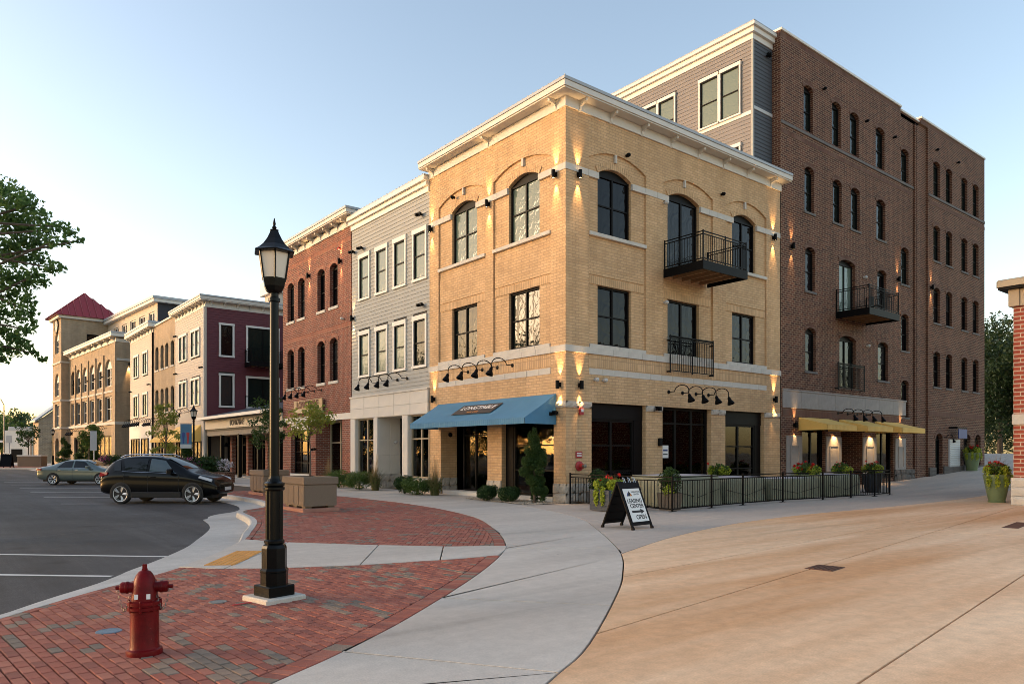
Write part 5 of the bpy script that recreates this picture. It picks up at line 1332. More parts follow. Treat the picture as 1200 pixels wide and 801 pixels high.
tb = empty('tan_brick_building', (0, 53, 0), 'narrow tan brick building with four slim arched windows per floor', 'building')
f = Fac(tb, 'L', -0.02)
TW = [(49.6, 50.7), (51.5, 52.6), (53.15, 54.25), (55.0, 56.2)]
f.wall('wall', 49.25, 56.8, 0, 13.4, [(a, b, z, z + 2.15, 0.2, 0.3) for a, b in TW for z in (9.3, 5.35)], m_tan)
for a, b in TW:
    for z in (9.3, 5.35): window(f, a, b, z, z + 2.15, 0.2, cols=1, rows=2, y=0.2, gm=m_glassd, fw=0.06); sill(f, a - 0.1, b + 0.1, z, 0.14, 0.06)
MB().box(0.3, 13, -3.75, 3.8, 0, 13.3).build('inner_shell', m_sheath, tb); f.box('coping', 49.25, 56.8, 13.4, 13.55, -0.12, 13, m_cornice)
for a, b in ((50, 52.6), (53.4, 56)): window(f, a, b, 0.3, 3.0, 0, cols=2, rows=2, y=-0.08, fw=0.08, gm=m_glassd, name='shop_window')
for k in range(4): gooseneck(f, 54.0 + k * 0.8, 4.6, 0.9, scale=0.9)
awning(tb, f, 49.6, 53.2, 3.6, 2.8, 2.6, 1.1, m_gold, sag=0.0)

cb_ = empty('cream_clapboard_building', (0, 62, 0), 'small cream clapboard building with bracketed cornice beside the tan brick one', 'building')
f = Fac(cb_, 'L', -0.05)
CW = [(59.0, 60.8), (62.9, 64.8)]
hs = [hole(a, b, z, z + 2.0, 0.12, 0.2) for a, b in CW for z in (9.35, 5.35)]
siding(f, 56.95, 66.7, 4.5, 13.1, hs, m_wsiding, 0.22, 0.0); MB().box(-0.02, 13, -5.1, 4.8, 0, 13.3).build('inner_shell', m_sheath, cb_)
for a, b in CW:
    for z in (9.35, 5.35): trimmed(f, a, b, z, z + 2.0, 0.12, 0.2, y=-0.06, gm=m_glassb, fw=0.06, cols=2)
f.box('shop_front', 57.2, 66.7, 0, 4.5, -0.1, 0.0, m_whitetrim); f.box('downpipe', 56.85, 56.95, 0, 13, -0.12, -0.02, m_bronze)
window(f, 58.2, 61, 0.3, 3.1, 0, cols=2, rows=1, y=-0.2, fw=0.1, gm=m_glassd, name='shop_window'); window(f, 62, 65.6, 0.3, 3.1, 0, cols=3, rows=2, y=-0.2, fw=0.1, gm=m_glassd, name='shop_window')
for nm, p, z0, z1, mt in (('frieze', 0.05, 13.0, 13.3, m_cornice), ('fascia', 0.55, 13.45, 13.8, m_cornice), ('roof_edge', 0.6, 13.8, 14.0, m_greycap)): MB().bbox(-p - 0.05, 13, -5.1 - p, 4.8, z0, z1, 0.012).build(nm, mt, cb_)
MB().box(0, 13, -5.1, 4.8, 13.3, 13.5).build('attic', m_cornice, cb_)
for k in range(8): bracket(f, 57.3 + k * 1.3, 13.05, 0.4, 0.45, 0.2)
for k in range(8): gooseneck(f, 58.4 + k * 0.95, 4.75, 0.9, scale=1.0)
flood(f, 58.0, 8.2); flood(f, 66.0, 8.0)

# ================================================================ LARGE TAN BUILDING WITH TOWER (street bends here)
ang = math.atan2(91.5 - 70.0, -2.3 + 0.75) - math.pi / 2
big = empty('tan_tower_building', (-0.75, 70.0, 0), 'large tan brick building with red-roofed corner tower at the end of the row', 'building', rz=ang)
f = Fac(big, 'L', 0.0, True); g = Fac(big, 'R', 0.0, True); LN = 21.6
BW = [(2.0 + k * 3.35, 4.4 + k * 3.35) for k in range(6)]
BW = [(1.9, 4.6), (5.5, 8.0), (8.9, 11.4), (12.3, 14.8), (15.6, 18.1), (18.6, 20.6)]
f.wall('wall', 0, LN, 0, 14.0, [(a, b, 9.0, 12.0, 0.9, 0.3) for a, b in BW] + [(a, b, 5.2, 7.9, 0, 0.3) for a, b in BW] + [(2.0, 9.0, 0.1, 3.6, 0, 0.3), (12.5, 19.0, 0.1, 3.6, 0, 0.3)], m_tan)
for k, (a, b) in enumerate(BW):
    window(f, a, b, 9.0, 12.0, 0.9, cols=2, rows=2, y=0.2, fm=m_cornice if k < 5 else m_bronze, fw=0.12, gm=m_glassd); window(f, a, b, 5.2, 7.9, 0, cols=2, rows=2, y=0.2, fm=m_cornice, fw=0.12, gm=m_glassd)
    if k: f.box('pilaster', a - 0.65, a - 0.25, 5.0, 12.6, -0.12, 0.02, m_tan)
f.box('pilaster', 0, 1.0, 0, 13.6, -0.15, 0.02, m_tan); f.box('belt', -0.1, LN, 4.75, 5.05, -0.2, 0.05, m_lime); f.box('belt', 0, LN, 8.3, 8.5, -0.08, 0.02, m_lime)
for a, b in ((2.0, 9.0), (12.5, 19.0)): window(f, a, b, 0.1, 3.6, 0, cols=4, rows=1, y=0.15, fw=0.16, gm=m_glassd, name='shop_window')
g.wall('wall', 0, 18, 0, 14.0, [(3.5, 6, 9.0, 12.0, 0, 0.25), (3.5, 6, 5.0, 8.0, 0, 0.25), (3.5, 6, 1.0, 3.6, 0, 0.25)], m_tan)
for z in (9.0, 5.0): window(g, 3.5, 6, z, z + 3.0, 0, cols=2, rows=2, y=0.15, fw=0.1, gm=m_glassd)
window(g, 3.5, 6, 1.0, 3.6, 0, cols=2, rows=2, y=0.15, fw=0.1, gm=m_glassd)
g.box('belt', 0, 18, 4.75, 5.05, -0.15, 0.02, m_lime); g.box('belt', 0, 18, 11.6, 11.85, -0.1, 0.02, m_lime)
MB().box(0.35, 17.5, 0.35, LN, 0, 13.9).build('inner_shell', m_sheath, big)
for nm, p, z0, z1, mt in (('frieze', 0.1, 13.6, 14.0, m_cornice), ('fascia', 0.7, 14.1, 14.45, m_cornice), ('roof_edge', 0.75, 14.45, 14.6, m_greycap)): MB().bbox(-p, 18, -p, LN, z0, z1, 0.02).build(nm, mt, big)
for k in range(9): bracket(f, 0.6 + k * 2.5, 13.55, 0.55, 0.55, 0.25)
# set-back top storey
f2 = Fac(big, 'L', 4.5, True); g2 = Fac(big, 'R', 1.2, True)
f2.wall('top_storey_wall', 1.2, 24, 14.4, 18.6, [(2.2 + k * 3.6, 4.4 + k * 3.6, 15.2, 17.8, 0, 0.2) for k in range(5)], M('cream_stucco', (0.55, 0.46, 0.36), 0.8, 0.05))
for k in range(5): window(f2, 2.2 + k * 3.6, 4.4 + k * 3.6, 15.2, 17.8, 0, cols=2, rows=2, y=0.12, fm=m_cornice, fw=0.14, gm=m_glassd)
g2.wall('top_storey_wall', 4.5, 16, 14.4, 18.6, [], M('charcoal_stucco', (0.035, 0.035, 0.042), 0.8, 0.05))
MB().box(4.7, 16, 1.4, 24, 14.4, 18.5).build('inner_shell', m_sheath, big); MB().bbox(3.9, 16.5, 0.6, 24, 18.6, 18.95, 0.02).build('fascia', m_cornice, big); MB().bbox(3.8, 16.6, 0.5, 24, 18.95, 19.25, 0.02).build('roof_edge', m_greycap, big)
# tower
T0, T1 = LN, LN + 4.9
ft = Fac(big, 'L', -0.9, True); gt = Fac(big, 'R', T0, True)
ft.wall('tower_wall', T0, T1, 0, 18.95, [(T0 + 1.2, T0 + 3.6, z, z + h, r, 0.3) for z, h, r in ((14.6, 2.9, 1.0), (9.0, 3.0, 1.0), (5.0, 3.0, 0), (0.6, 3.0, 1.2))], m_tan)
for z, h, r in ((14.6, 2.9, 1.0), (9.0, 3.0, 1.0), (5.0, 3.0, 0)): window(ft, T0 + 1.2, T0 + 3.6, z, z + h, r, cols=2, rows=2, y=0.2, fm=m_cornice, fw=0.14, gm=m_glassd)
gt.wall('tower_wall', -0.9, 5.5, 0, 18.95, [(2.0, 3.8, 15.0, 17.2, 0, 0.2)], m_tan); window(gt, 2.0, 3.8, 15.0, 17.2, 0, cols=1, rows=2, y=0.12, fm=m_bronze, fw=0.12, gm=m_glass, gm2=m_glassd)
for z in (4.75, 8.3, 13.2): MB().box(-1.02, 5.6, T0 - 0.12, T1, z, z + 0.22).build('belt', m_lime, big)
MB().box(-0.6, 5.2, T0 + 0.3, T1, 0, 19).build('inner_shell', m_sheath, big); MB().bbox(-1.3, 5.9, T0 - 0.4, T1 + 0.4, 18.95, 19.3, 0.02).build('eave', m_cornice, big)
rfm = MB(); cx, cy = 2.3, (T0 + T1) / 2; q = [(-1.7, T0 - 0.8, 19.3), (6.3, T0 - 0.8, 19.3), (6.3, T1 + 0.8, 19.3), (-1.7, T1 + 0.8, 19.3)]
for k in range(4): i0 = len(rfm.v); rfm.v += [q[k], q[(k + 1) % 4], (cx, cy, 22.9)]; rfm.f.append((i0, i0 + 1, i0 + 2)); rfm.m.append(0)
rfm.f.append((0, 3, 6, 9)); rfm.m.append(0)
ro = rfm.build('tower_roof', m_redroof, big)
for k in range(4):
    A, B = Vector(q[k]), Vector(q[(k + 1) % 4]); C = Vector((cx, cy, 22.9))
    for j in range(1, 10):
        t = j / 10; p = A.lerp(B, t); top = (A.lerp(C, 2 * t) if t <= 0.5 else B.lerp(C, 2 * (1 - t)))
        n_ = (B - A).cross(C - A).normalized() * 0.06
        MB().tube([p + n_, top + n_], 0.06, 4).build('roof_seam', m_redroof, ro)
ck = ft.put('clock', MB().lathe([(0, 0), (1.0, 0), (1.0, 0.12), (0.85, 0.12), (0.85, 0.08), (0, 0.08)], 24).mesh('clock', m_black), T0 + 2.4, 18.2, -0.02); ck.rotation_euler = (D2R(90), 0, -math.pi / 2)
MB().lathe([(0, 0.085), (0.84, 0.085)], 24).build('dial', m_frost, ck)
for k in range(5): flood(f, 5.0 + k * 3.4, 10.2)
for k in range(4): gooseneck(f, 3.8 + k * 0.9, 4.4, 0.9, scale=1.1); gooseneck(f, 15.6 + k * 0.9, 4.4, 0.9, scale=1.1)
sconce(g, 1.2, 11.3, e=260, up=False); sconce(gt, 0.2, 9.6, e=260, up=False)
text('lettering', 'CAFE', 0.7, m_rust, big, (-0.16, 17.0, 4.0), (D2R(90), 0, D2R(-90)), 0.03) if False else None

# ================================================================ FIELDSTONE HOUSE at the far end
hx_, hy_ = Wc(45, 118)
ho = empty('fieldstone_house', (hx_, hy_, 0), 'fieldstone gabled house beyond the tower at the end of the street', 'house', rz=D2R(1.4))
f = Fac(ho, 'R', 0.0, True); g = Fac(ho, 'L', 0.0, True)
m = MB(); m.v += [(0, 0, 0), (8, 0, 0), (8, 0, 13.6), (0, 0, 6.9)]; m.f.append((0, 1, 2, 3)); m.m.append(0); m.build('gable_wall', m_rubble, ho)
g.wall('wall', 0, 6, 0, 6.9, [], M('tan_stucco', (0.42, 0.31, 0.20), 0.85, 0.08))
r = MB(); r.rings([[(-0.5, yy, 6.6), (-0.5, yy, 6.9), (8, yy, 14.1), (8, yy, 13.7)] for yy in (-0.5, 6)]); r.build('roof', m_metalroof, ho)
window(f, 2.6, 4.8, 4.6, 7.2, 0, cols=2, rows=2, y=-0.12, fw=0.14, fm=m_bronze, gm=m_glass); window(f, 2.0, 6.2, 0.6, 3.2, 0, cols=3, rows=2, y=-0.12, fw=0.16, fm=m_bronze, gm=m_glassd, name='shop_window')
f.box('canopy', 1.8, 6.4, 3.3, 3.6, -1.3, 0, m_bronze)
bx_, by_ = Wc(29, 124)
sh2 = empty('white_kiosk', (bx_, by_, 0), 'small white flat-roofed kiosk beyond the far planters', 'kiosk', rz=D2R(-38))
MB().bbox(-2.2, 2.2, -2, 2, 0, 5.4, 0.05).build('wall', m_whitetrim, sh2); MB().bbox(-3.6, -2.1, -2.4, 1.6, 3.4, 3.75, 0.03).build('canopy', m_whitetrim, sh2); MB().bbox(-1.4, 1.6, -2.1, 1, 5.4, 6.0, 0.05).build('parapet', m_ltgrey, sh2); MB().box(-0.9, 0.9, -2.06, -2, 0.1, 2.3).build('door', m_bronze, sh2)
# cream block behind, seen beside the lamp head
rx_, ry_ = Wc(338, 78)
rc = empty('cream_rear_building', (rx_, ry_, 0), 'cream upper storey of a rear building seen behind the lamp head', 'building')
MB().bbox(-2, 8, -1.5, 1.5, 0, 18.2, 0.03).build('wall', m_wsiding, rc); MB().bbox(-2.4, 8, -1.9, 1.9, 18.2, 19.6, 0.05).build('cornice', m_whitetrim, rc)
for k in range(1): MB().box(-2.04, -2.0, -0.8, 0.8, 14.5, 16.8).build('window', m_glassd, rc)

# ================================================================ RED BRICK BUILDING at the right edge
rp = empty('red_brick_shop', (11.0, -9.55, 0), 'red brick shop corner with stone base at the right edge', 'building')
f = Fac(rp, 'L', 11.0)
MB().box(0.0, 12, -12, -0.0, 0.9, 6.45).build('wall', m_pillar, rp)
for k in range(3): stones(f, -21.5, -9.5, 0.0 + k * 0.3, 0.295 + k * 0.3, -0.09, m_lime, 0.75, 'base_stone', rough=True)
stones(f, -21.5, -9.52, 2.62, 2.95, -0.06, m_lime, 1.0, 'band_stone')
MB().box(0.02, 12, -12, 0.0, 0, 0.9).build('footing', m_lime, rp)
MB().bbox(-0.1, 12, -12, 0.1, 6.45, 7.0, 0.01).build('frieze', M('taupe_frieze', (0.40, 0.31, 0.21), 0.7, 0.05), rp)
for k in range(6): MB().bbox(-0.15, -0.1, -2.0 * k - 0.2, -2.0 * k + 0.1, 6.45, 7.0, 0.005).build('frieze_board', MATS['taupe_frieze'], rp)
MB().bbox(-0.34, 12, -12, 0.34, 7.0, 7.08, 0.02).build('soffit', m_bronze, rp); MB().bbox(-0.38, 12, -12, 0.38, 7.08, 7.32, 0.05).build('cornice', m_creamframe, rp)
# ================================================================ FOLIAGE HELPERS
def leaves(name, mat, clumps, n, size, parent=None, seed=1, shell=0.45, flat=0.35, aspect=0.55, loc=(0, 0, 0), droop=0.0):
    """many small leaf faces through the volume of a set of ellipsoid clumps (x,y,z,rx,ry,rz)"""
    r = random.Random(seed); V = []; F = []
    wt = [c[3] * c[4] + c[3] * c[5] + c[4] * c[5] for c in clumps]; tot = sum(wt)
    for c, w in zip(clumps, wt):
        for _ in range(max(1, int(n * w / tot))):
            while True:
                d = Vector((r.uniform(-1, 1), r.uniform(-1, 1), r.uniform(-1, 1)))
                if 0.05 < d.length < 1: break
            d.normalize(); q = r.random() ** shell
            p = Vector((c[0] + d.x * c[3] * q, c[1] + d.y * c[4] * q, c[2] + d.z * c[5] * q))
            nn = (d * flat + Vector((r.gauss(0, 1), r.gauss(0, 1), r.gauss(0, 1) + 0.4)) * (1 - flat)).normalized()
            t = nn.cross(Vector((r.gauss(0, 1), r.gauss(0, 1), r.gauss(0, 1) - droop))).normalized(); b = nn.cross(t)
            s = size * r.uniform(0.65, 1.35); i = len(V)
            V += [p - t * s, p + b * s * aspect + nn * s * 0.12, p + t * s, p - b * s * aspect + nn * s * 0.12]; F.append((i, i + 1, i + 2, i + 3))
    me = bpy.data.meshes.new(name); me.from_pydata([tuple(v) for v in V], [], F); me.materials.append(mat)
    return obj(name, me, parent, loc)

def trunk(name, path, r0, r1, limbs, parent, mat=None, n=8):
    mb = MB(); k = len(path) - 1
    mb.tube(path, [r0 + (r1 - r0) * i / k for i in range(k + 1)], n)
    for a, b, ra in limbs:
        a, b = Vector(a), Vector(b); mid = (a + b) / 2 + Vector((rnd.uniform(-1, 1), rnd.uniform(-1, 1), rnd.uniform(0.2, 1))) * (b - a).length * 0.08
        mb.tube([a, mid, b], [ra, ra * 0.65, ra * 0.2], 5)
    return mb.build(name, mat or m_bark, parent, smooth=True)

def tree(name, loc, label, cat, height, crown_z, crown_r, n_clump, n_leaf, leaf, mat, seed, group=None, clump_r=None, trunk_r=0.06, shell=0.45, rz=1.0):
    r = random.Random(seed); t = empty(name, loc, label, cat, group)
    C = []; cr = clump_r or crown_r * 0.4
    for _ in range(n_clump):
        while True:
            d = Vector((r.uniform(-1, 1), r.uniform(-1, 1), r.uniform(-1, 1)))
            if d.length < 1: break
        C.append((d.x * crown_r, d.y * crown_r, crown_z + d.z * (height - crown_z) * rz, cr * r.uniform(0.6, 1.3), cr * r.uniform(0.6, 1.3), cr * r.uniform(0.5, 1.0)))
    top = height * 0.86
    path = [(0, 0, 0), (r.uniform(-.03, .03), r.uniform(-.03, .03), crown_z * 0.5), (r.uniform(-.08, .08) * crown_r, r.uniform(-.08, .08) * crown_r, crown_z), (0, 0, top)]
    limbs = [((0, 0, crown_z * 0.75 + (c[2] - crown_z) * 0.3), (c[0], c[1], c[2]), trunk_r * 0.4) for c in C[:16]]
    trunk('trunk', path, trunk_r, trunk_r * 0.35, limbs, t)
    leaves('crown', mat, C, n_leaf, leaf, t, seed, shell)
    return t

def ball_shrub(name, loc, label, r_, h, mat, n, leaf, seed, group=None, cat='shrub'):
    q = random.Random(seed); t = empty(name, loc, label, cat, group)
    C = [(0, 0, h * 0.48, r_ * 0.86, r_ * 0.86, h * 0.48)] + [(r_ * 0.62 * math.cos(a), r_ * 0.62 * math.sin(a), h * q.uniform(0.35, 0.68), r_ * q.uniform(0.3, 0.45), r_ * q.uniform(0.3, 0.45), h * q.uniform(0.22, 0.33)) for a in [k * 0.785 + q.random() * 0.5 for k in range(8)]]
    MB().lathe([(0.04, 0), (0.03, h * 0.5)], 6).build('stem', m_bark, t)
    leaves('foliage', mat, C, n, leaf, t, seed, 0.22, 0.55); return t

def blades(name, mat, n, h, spread, parent, seed, w=0.012, z=0.0, lean=0.5, tip=None):
    r = random.Random(seed); V = []; F = []
    for _ in range(n):
        a = r.uniform(0, 6.283); d = Vector((math.cos(a), math.sin(a), 0)); s = Vector((-d.y, d.x, 0)) * w * r.uniform(0.6, 1.3); hh = h * r.uniform(0.55, 1.1); base = d * r.uniform(0, spread * 0.35); ln = spread * r.uniform(0.1, 1.0) * lean * 2
        i = len(V); K = 4
        for k in range(K + 1):
            t = k / K; p = base + d * ln * t * t + Vector((0, 0, z + hh * (t - 0.25 * t * t * (ln / max(0.1, spread))))); ss = s * (1 - t * 0.85)
            V += [p - ss, p + ss]
        F += [(i + 2 * k, i + 2 * k + 1, i + 2 * k + 3, i + 2 * k + 2) for k in range(K)]
    me = bpy.data.meshes.new(name); me.from_pydata([tuple(v) for v in V], [], F); me.materials.append(mat); return obj(name, me, parent)

# ================================================================ STREET LAMP
def street_lamp(loc, label):
    t = empty('street_lamp', loc, label, 'street lamp', 'street lamps', rz=D2R(12))
    MB().bbox(-0.26, 0.26, -0.26, 0.26, -0.02, 0.055, 0.015).build('concrete_pad', m_walk, t)
    MB().bbox(-0.168, 0.168, -0.168, 0.168, 0.055, 0.175, 0.012).build('plinth', m_blackpaint, t)
    b = MB(); b.lathe([(0.155, 0.175), (0.155, 0.32), (0.162, 0.33), (0.162, 0.345), (0.142, 0.37), (0.142, 0.60), (0.13, 0.63), (0.105, 0.65)], 8, ph=D2R(22.5)); b.build('base', m_blackpaint, t)
    fl = MB(); n = 24
    fl.rings([[((0.098 - (0.014 if j % 2 else 0)) * math.cos(2 * math.pi * j / n), (0.098 - (0.014 if j % 2 else 0)) * math.sin(2 * math.pi * j / n), z) for j in range(n)] for z in (0.70, 1.26)])
    fl.lathe([(0.105, 0.65), (0.115, 0.66), (0.115, 0.685), (0.10, 0.70)], 20); fl.lathe([(0.10, 1.26), (0.118, 1.275), (0.118, 1.30), (0.102, 1.31), (0.118, 1.325), (0.118, 1.35), (0.08, 1.37), (0.066, 1.40), (0.06, 1.43)], 20)
    fl.build('fluted_shaft', m_blackpaint, t, smooth=False)
    MB().lathe([(0.056, 1.42), (0.050, 3.42), (0.050, 3.44), (0.066, 3.45), (0.066, 3.49), (0.048, 3.50), (0.05, 3.56)], 16).build('post', m_blackpaint, t, smooth=True)
    # six-sided lantern
    H6 = [D2R(60 * k) for k in range(6)]
    ring = lambda r, z: [(r * math.cos(a), r * math.sin(a), z) for a in H6]
    hb = MB(); hb.rings([ring(0.05, 3.54), ring(0.10, 3.57), ring(0.125, 3.62), ring(0.14, 3.70), ring(0.142, 3.715)]); head = hb.build('lantern', m_blackpaint, t)
    rb_, rt_ = 0.140, 0.185; zb, zt = 3.715, 4.005
    for k in range(6):
        a0, a1 = H6[k], H6[(k + 1) % 6]
        P = lambda a, r, z: Vector((r * math.cos(a), r * math.sin(a), z))
        MB().tube([P(a0, rb_, zb - 0.01), P(a0, rt_, zt + 0.01)], 0.011, 6).build('glazing_bar', m_blackpaint, head)
        q = [P(a0, rb_ - 0.006, zb), P(a1, rb_ - 0.006, zb), P(a1, rt_ - 0.006, zt), P(a0, rt_ - 0.006, zt)]; c = sum(q, Vector()) / 4; inn = -Vector((c.x, c.y, 0)).normalized() * 0.006
        g_ = MB(); g_.rings([q, [p + inn for p in q]]); g_.build('lantern_pane', m_frost, head)
    rf_ = MB(); rf_.rings([ring(0.19, 4.0), ring(0.245, 4.005), ring(0.25, 4.02), ring(0.20, 4.05), ring(0.145, 4.10), ring(0.095, 4.17), ring(0.062, 4.235), ring(0.048, 4.27), ring(0.055, 4.28), ring(0.03, 4.29)]); rf_.build('lantern_roof', m_blackpaint, t)
    MB().lathe([(0.016, 4.285), (0.028, 4.31), (0.012, 4.335), (0.018, 4.35), (0.004, 4.42)], 10).build('finial', m_blackpaint, t, smooth=True)
    return t
lamp = street_lamp((-13.56, -9.70, 0), 'tall black street lamp on concrete pad in the near brick paving')
l2 = copy_tree(lamp); l2.location = (*Wc(227, 41), 0); l2['label'] = 'black street lamp with hanging banner in front of the cream clapboard front'
l3 = copy_tree(lamp); l3.location = (*Wc(62, 78), 0); l3['label'] = 'most distant black street lamp beside the tan tower'
bnr = MB().box(-0.62, 0, -0.012, 0.012, 0, 1.35).build('banner', m_banner, l2, (-0.12, 0, 1.95)); bnr.rotation_euler = (0, 0, D2R(-50))
MB().box(-0.63, 0.12, -0.015, 0.015, 1.36, 1.39).build('banner_rod', m_black, bnr); MB().box(-0.62, 0, -0.016, 0.016, 0.0, 0.22).build('banner_print', m_ltgrey, bnr)
for x, c_ in ((-0.45, m_bluesign), (-0.2, m_redsign)):
    p = MB(); p.lathe([(0.0, 0.25), (0.09, 0.26), (0.1, 0.6), (0.12, 0.85), (0.05, 0.92), (0.07, 1.0), (0.0, 1.08)], 8); p.v = [(xx, yy * 0.16, zz) for xx, yy, zz in p.v]; p.build('banner_print', c_, bnr, (x, 0, 0))

# ================================================================ FIRE HYDRANT
hy = empty('fire_hydrant', (-15.27, -11.27, 0), 'dark red fire hydrant with side caps and chains on brick paving', 'fire hydrant', rz=D2R(-26))
MB().lathe([(0.15, -0.01), (0.152, 0.02), (0.148, 0.045), (0.128, 0.055), (0.121, 0.075), (0.120, 0.40)], 28).build('barrel', m_hydrant, hy, smooth=True)
fl = MB(); fl.lathe([(0.12, 0.395), (0.142, 0.405), (0.142, 0.432), (0.130, 0.437), (0.130, 0.447), (0.142, 0.452), (0.142, 0.478), (0.12, 0.487)], 28); flg = fl.build('flange', m_hydrant, hy, smooth=True)
bolt = MB().lathe([(0.012, 0), (0.012, 0.1), (0.008, 0.106)], 6).mesh('bolt', m_hydrant)
for k in range(8): obj('bolt', bolt, flg, (0.134 * math.cos(k * 0.785), 0.134 * math.sin(k * 0.785), 0.39))
bn = MB(); bn.lathe([(0.114, 0.48), (0.110, 0.53), (0.100, 0.61), (0.086, 0.68), (0.070, 0.72), (0.048, 0.748), (0.022, 0.76)], 28); bn.build('bonnet', m_hydrant, hy, smooth=True)
MB().lathe([(0.026, 0.755), (0.026, 0.772), (0.021, 0.776), (0.021, 0.81), (0.012, 0.815)], 5).build('operating_nut', m_hydrant, hy)
def cap(sx, r_=0.052, ln=0.105, z=0.605):
    c = MB(); c.lathe([(0.047, 0.085), (0.047, 0.13), (r_, 0.13), (r_ + 0.004, 0.14), (r_ + 0.004, 0.152), (r_, 0.156), (r_, 0.19), (r_ - 0.008, 0.2), (0.018, 0.205), (0.018, 0.24), (0.0, 0.243)], 20); c.v = [(sx * zz, yy, xx + z) for xx, yy, zz in c.v]
    o = c.build('outlet_cap', m_hydrant, hy, smooth=True)
    lk = MB()
    for k in range(11):
        t = k / 10; x = sx * (0.215 - 0.10 * t); zz = z - 0.03 - 0.17 * math.sin(math.pi * min(1, t * 0.9)) ; a = k * 1.57
        lk.tube([(x + 0.009 * math.cos(q) * abs(math.cos(a)), -0.035 + 0.009 * math.cos(q) * abs(math.sin(a)), zz + 0.014 * math.sin(q)) for q in [j * 1.05 for j in range(7)]], 0.003, 4)
    lk.build('chain', m_steel, o)
cap(1); cap(-1); hy.scale = (0.93, 0.93, 0.93)
c = MB(); c.lathe([(0.06, 0.085), (0.06, 0.12), (0.072, 0.12), (0.072, 0.17), (0.06, 0.18), (0.02, 0.185), (0.02, 0.215), (0, 0.217)], 20); c.v = [(yy, zz, xx + 0.6) for xx, yy, zz in c.v]; c.build('pumper_cap', m_hydrant, hy, smooth=True)
for x in (-0.045, 0.055):
    MB().box(x - 0.016, x + 0.016, -0.1175 + abs(x) * 0.25, -0.109 + abs(x) * 0.25, 0.51, 0.555).build('tag_plate', m_white, hy)

# lids and grates let into the paving, utility paint
def lid(name, x, y, r_, label, mat, sq=None):
    t = MB()
    if sq: t.bbox(-sq[0], sq[0], -sq[1], sq[1], -0.03, 0.006, 0.004)
    else: t.lathe([(r_, -0.03), (r_, 0.004), (r_ - 0.01, 0.007), (r_ - 0.02, 0.004), (0.0, 0.006)], 24)
    o = t.build(name, mat, None, (x, y, 0)); tag(o, label, 'cover'); return o
lid('utility_lid', -15.36, -10.22, 0.115, 'round blue-grey utility lid beside the hydrant', m_bluelid)
lid('valve_cover', -14.12, -9.45, 0.10, 'small round iron valve cover between hydrant and lamp', m_steel)
dg = lid('drain_grate', -6.35, -12.49, 0, 'small rusty square drain grate in the tan plaza', m_rust, (0.26, 0.20)); dg.rotation_euler = (0, 0, D2R(8))
for k in range(6): MB().box(-0.22, 0.22, -0.012, 0.012, 0.006, 0.012).build('grate_bar', m_rust, dg, (0, -0.15 + k * 0.06, 0))
dg2 = lid('trench_drain', 3.3, -12.0, 0, 'long rusty trench drain in the plaza at the right edge', m_rust, (0.9, 0.16)); dg2.rotation_euler = (0, 0, D2R(8))
for (x, y, a, ln) in ((-13.95, -9.75, 10, 0.22), (-11.55, -4.75, 60, 0.5), (-15.0, -10.2, 15, 0.12)):
    o = MB().box(-ln / 2, ln / 2, -0.02, 0.02, 0.004, 0.0075).build('utility_mark', m_marking, None, (x, y, 0.003), D2R(a)); tag(o, kind='structure')

# ================================================================ PRECAST PLANTERS WITH YOUNG TREES
def precast(loc, label, s=0.50, t_=0.78, h=1.0):
    t = empty('precast_planter', loc, label, 'planter', 'precast planters')
    MB().bbox(-s - 0.06, s + 0.06, -t_ - 0.06, t_ + 0.06, 0, 0.1, 0.01).build('base_slab', m_pinkbase, t)
    b = MB(); b.bbox(-s, s, -t_, t_, 0.16, h - 0.22, 0.02)
    for x in (-0.35, 0.35):
        for y in (-0.6, 0.0, 0.6): b.box(x - 0.1, x + 0.1, y - 0.12, y + 0.12, 0.1, 0.16)
    b.build('box', m_planter, t)
    pm = MB().bbox(-t_ * 0.235, t_ * 0.235, -0.014, 0.0, 0.0, h - 0.46, 0.008).mesh('panel', m_planter)
    for k in range(4):
        o = obj('panel', pm, t, (-s, -t_ + t_ * 0.25 + k * t_ * 0.5, 0.2)); o.rotation_euler = (0, 0, D2R(-90))
    r = MB(); r.rings([[(-s - q, -t_ - q, z), (s + q, -t_ - q, z), (s + q, t_ + q, z), (-s - q, t_ + q, z)] for q, z in ((0.012, h - 0.22), (0.03, h - 0.20), (0.03, h - 0.02), (0.01, h), (-0.12, h), (-0.13, h - 0.1))], cap=False); r.build('rim', m_planter, t)
    MB().box(-s + 0.1, s - 0.1, -t_ + 0.1, t_ - 0.1, h - 0.2, h - 0.1).build('soil', m_soil, t)
    return t
precast((-7.80, 2.74, 0), 'nearer brown precast planter with a young leafy tree')
precast((-5.75, 11.6, 0), 'farther brown precast planter behind the lamp post')
tree('young_tree', (-7.80, 2.74, 0.9), 'young tree with yellow-green leaves in the nearer planter', 'tree', 2.35, 1.75, 0.60, 30, 1300, 0.05, m_leaf_street, 21, 'young street trees', 0.24, 0.028, 0.5)
tree('young_tree', (-5.75, 11.6, 0.9), 'thin young tree in the farther planter by the lettered pavilion', 'tree', 3.1, 2.0, 0.75, 34, 1700, 0.055, m_leaf_yew, 22, 'young street trees', 0.24, 0.03, 0.5, 1.1)
tree('young_tree', (*Wc(194, 46), 0), 'young sparse tree in front of the tan brick building', 'tree', 4.9, 3.2, 1.0, 36, 1800, 0.075, m_leaf_street, 23, 'young street trees', 0.33, 0.05, 0.5, 1.2)
tree('young_tree', (*Wc(104, 72), 0), 'round bright green young tree in front of the tower building', 'tree', 4.6, 3.4, 1.1, 22, 2200, 0.1, m_leaf_light, 24, 'young street trees', 0.5, 0.06, 0.5)
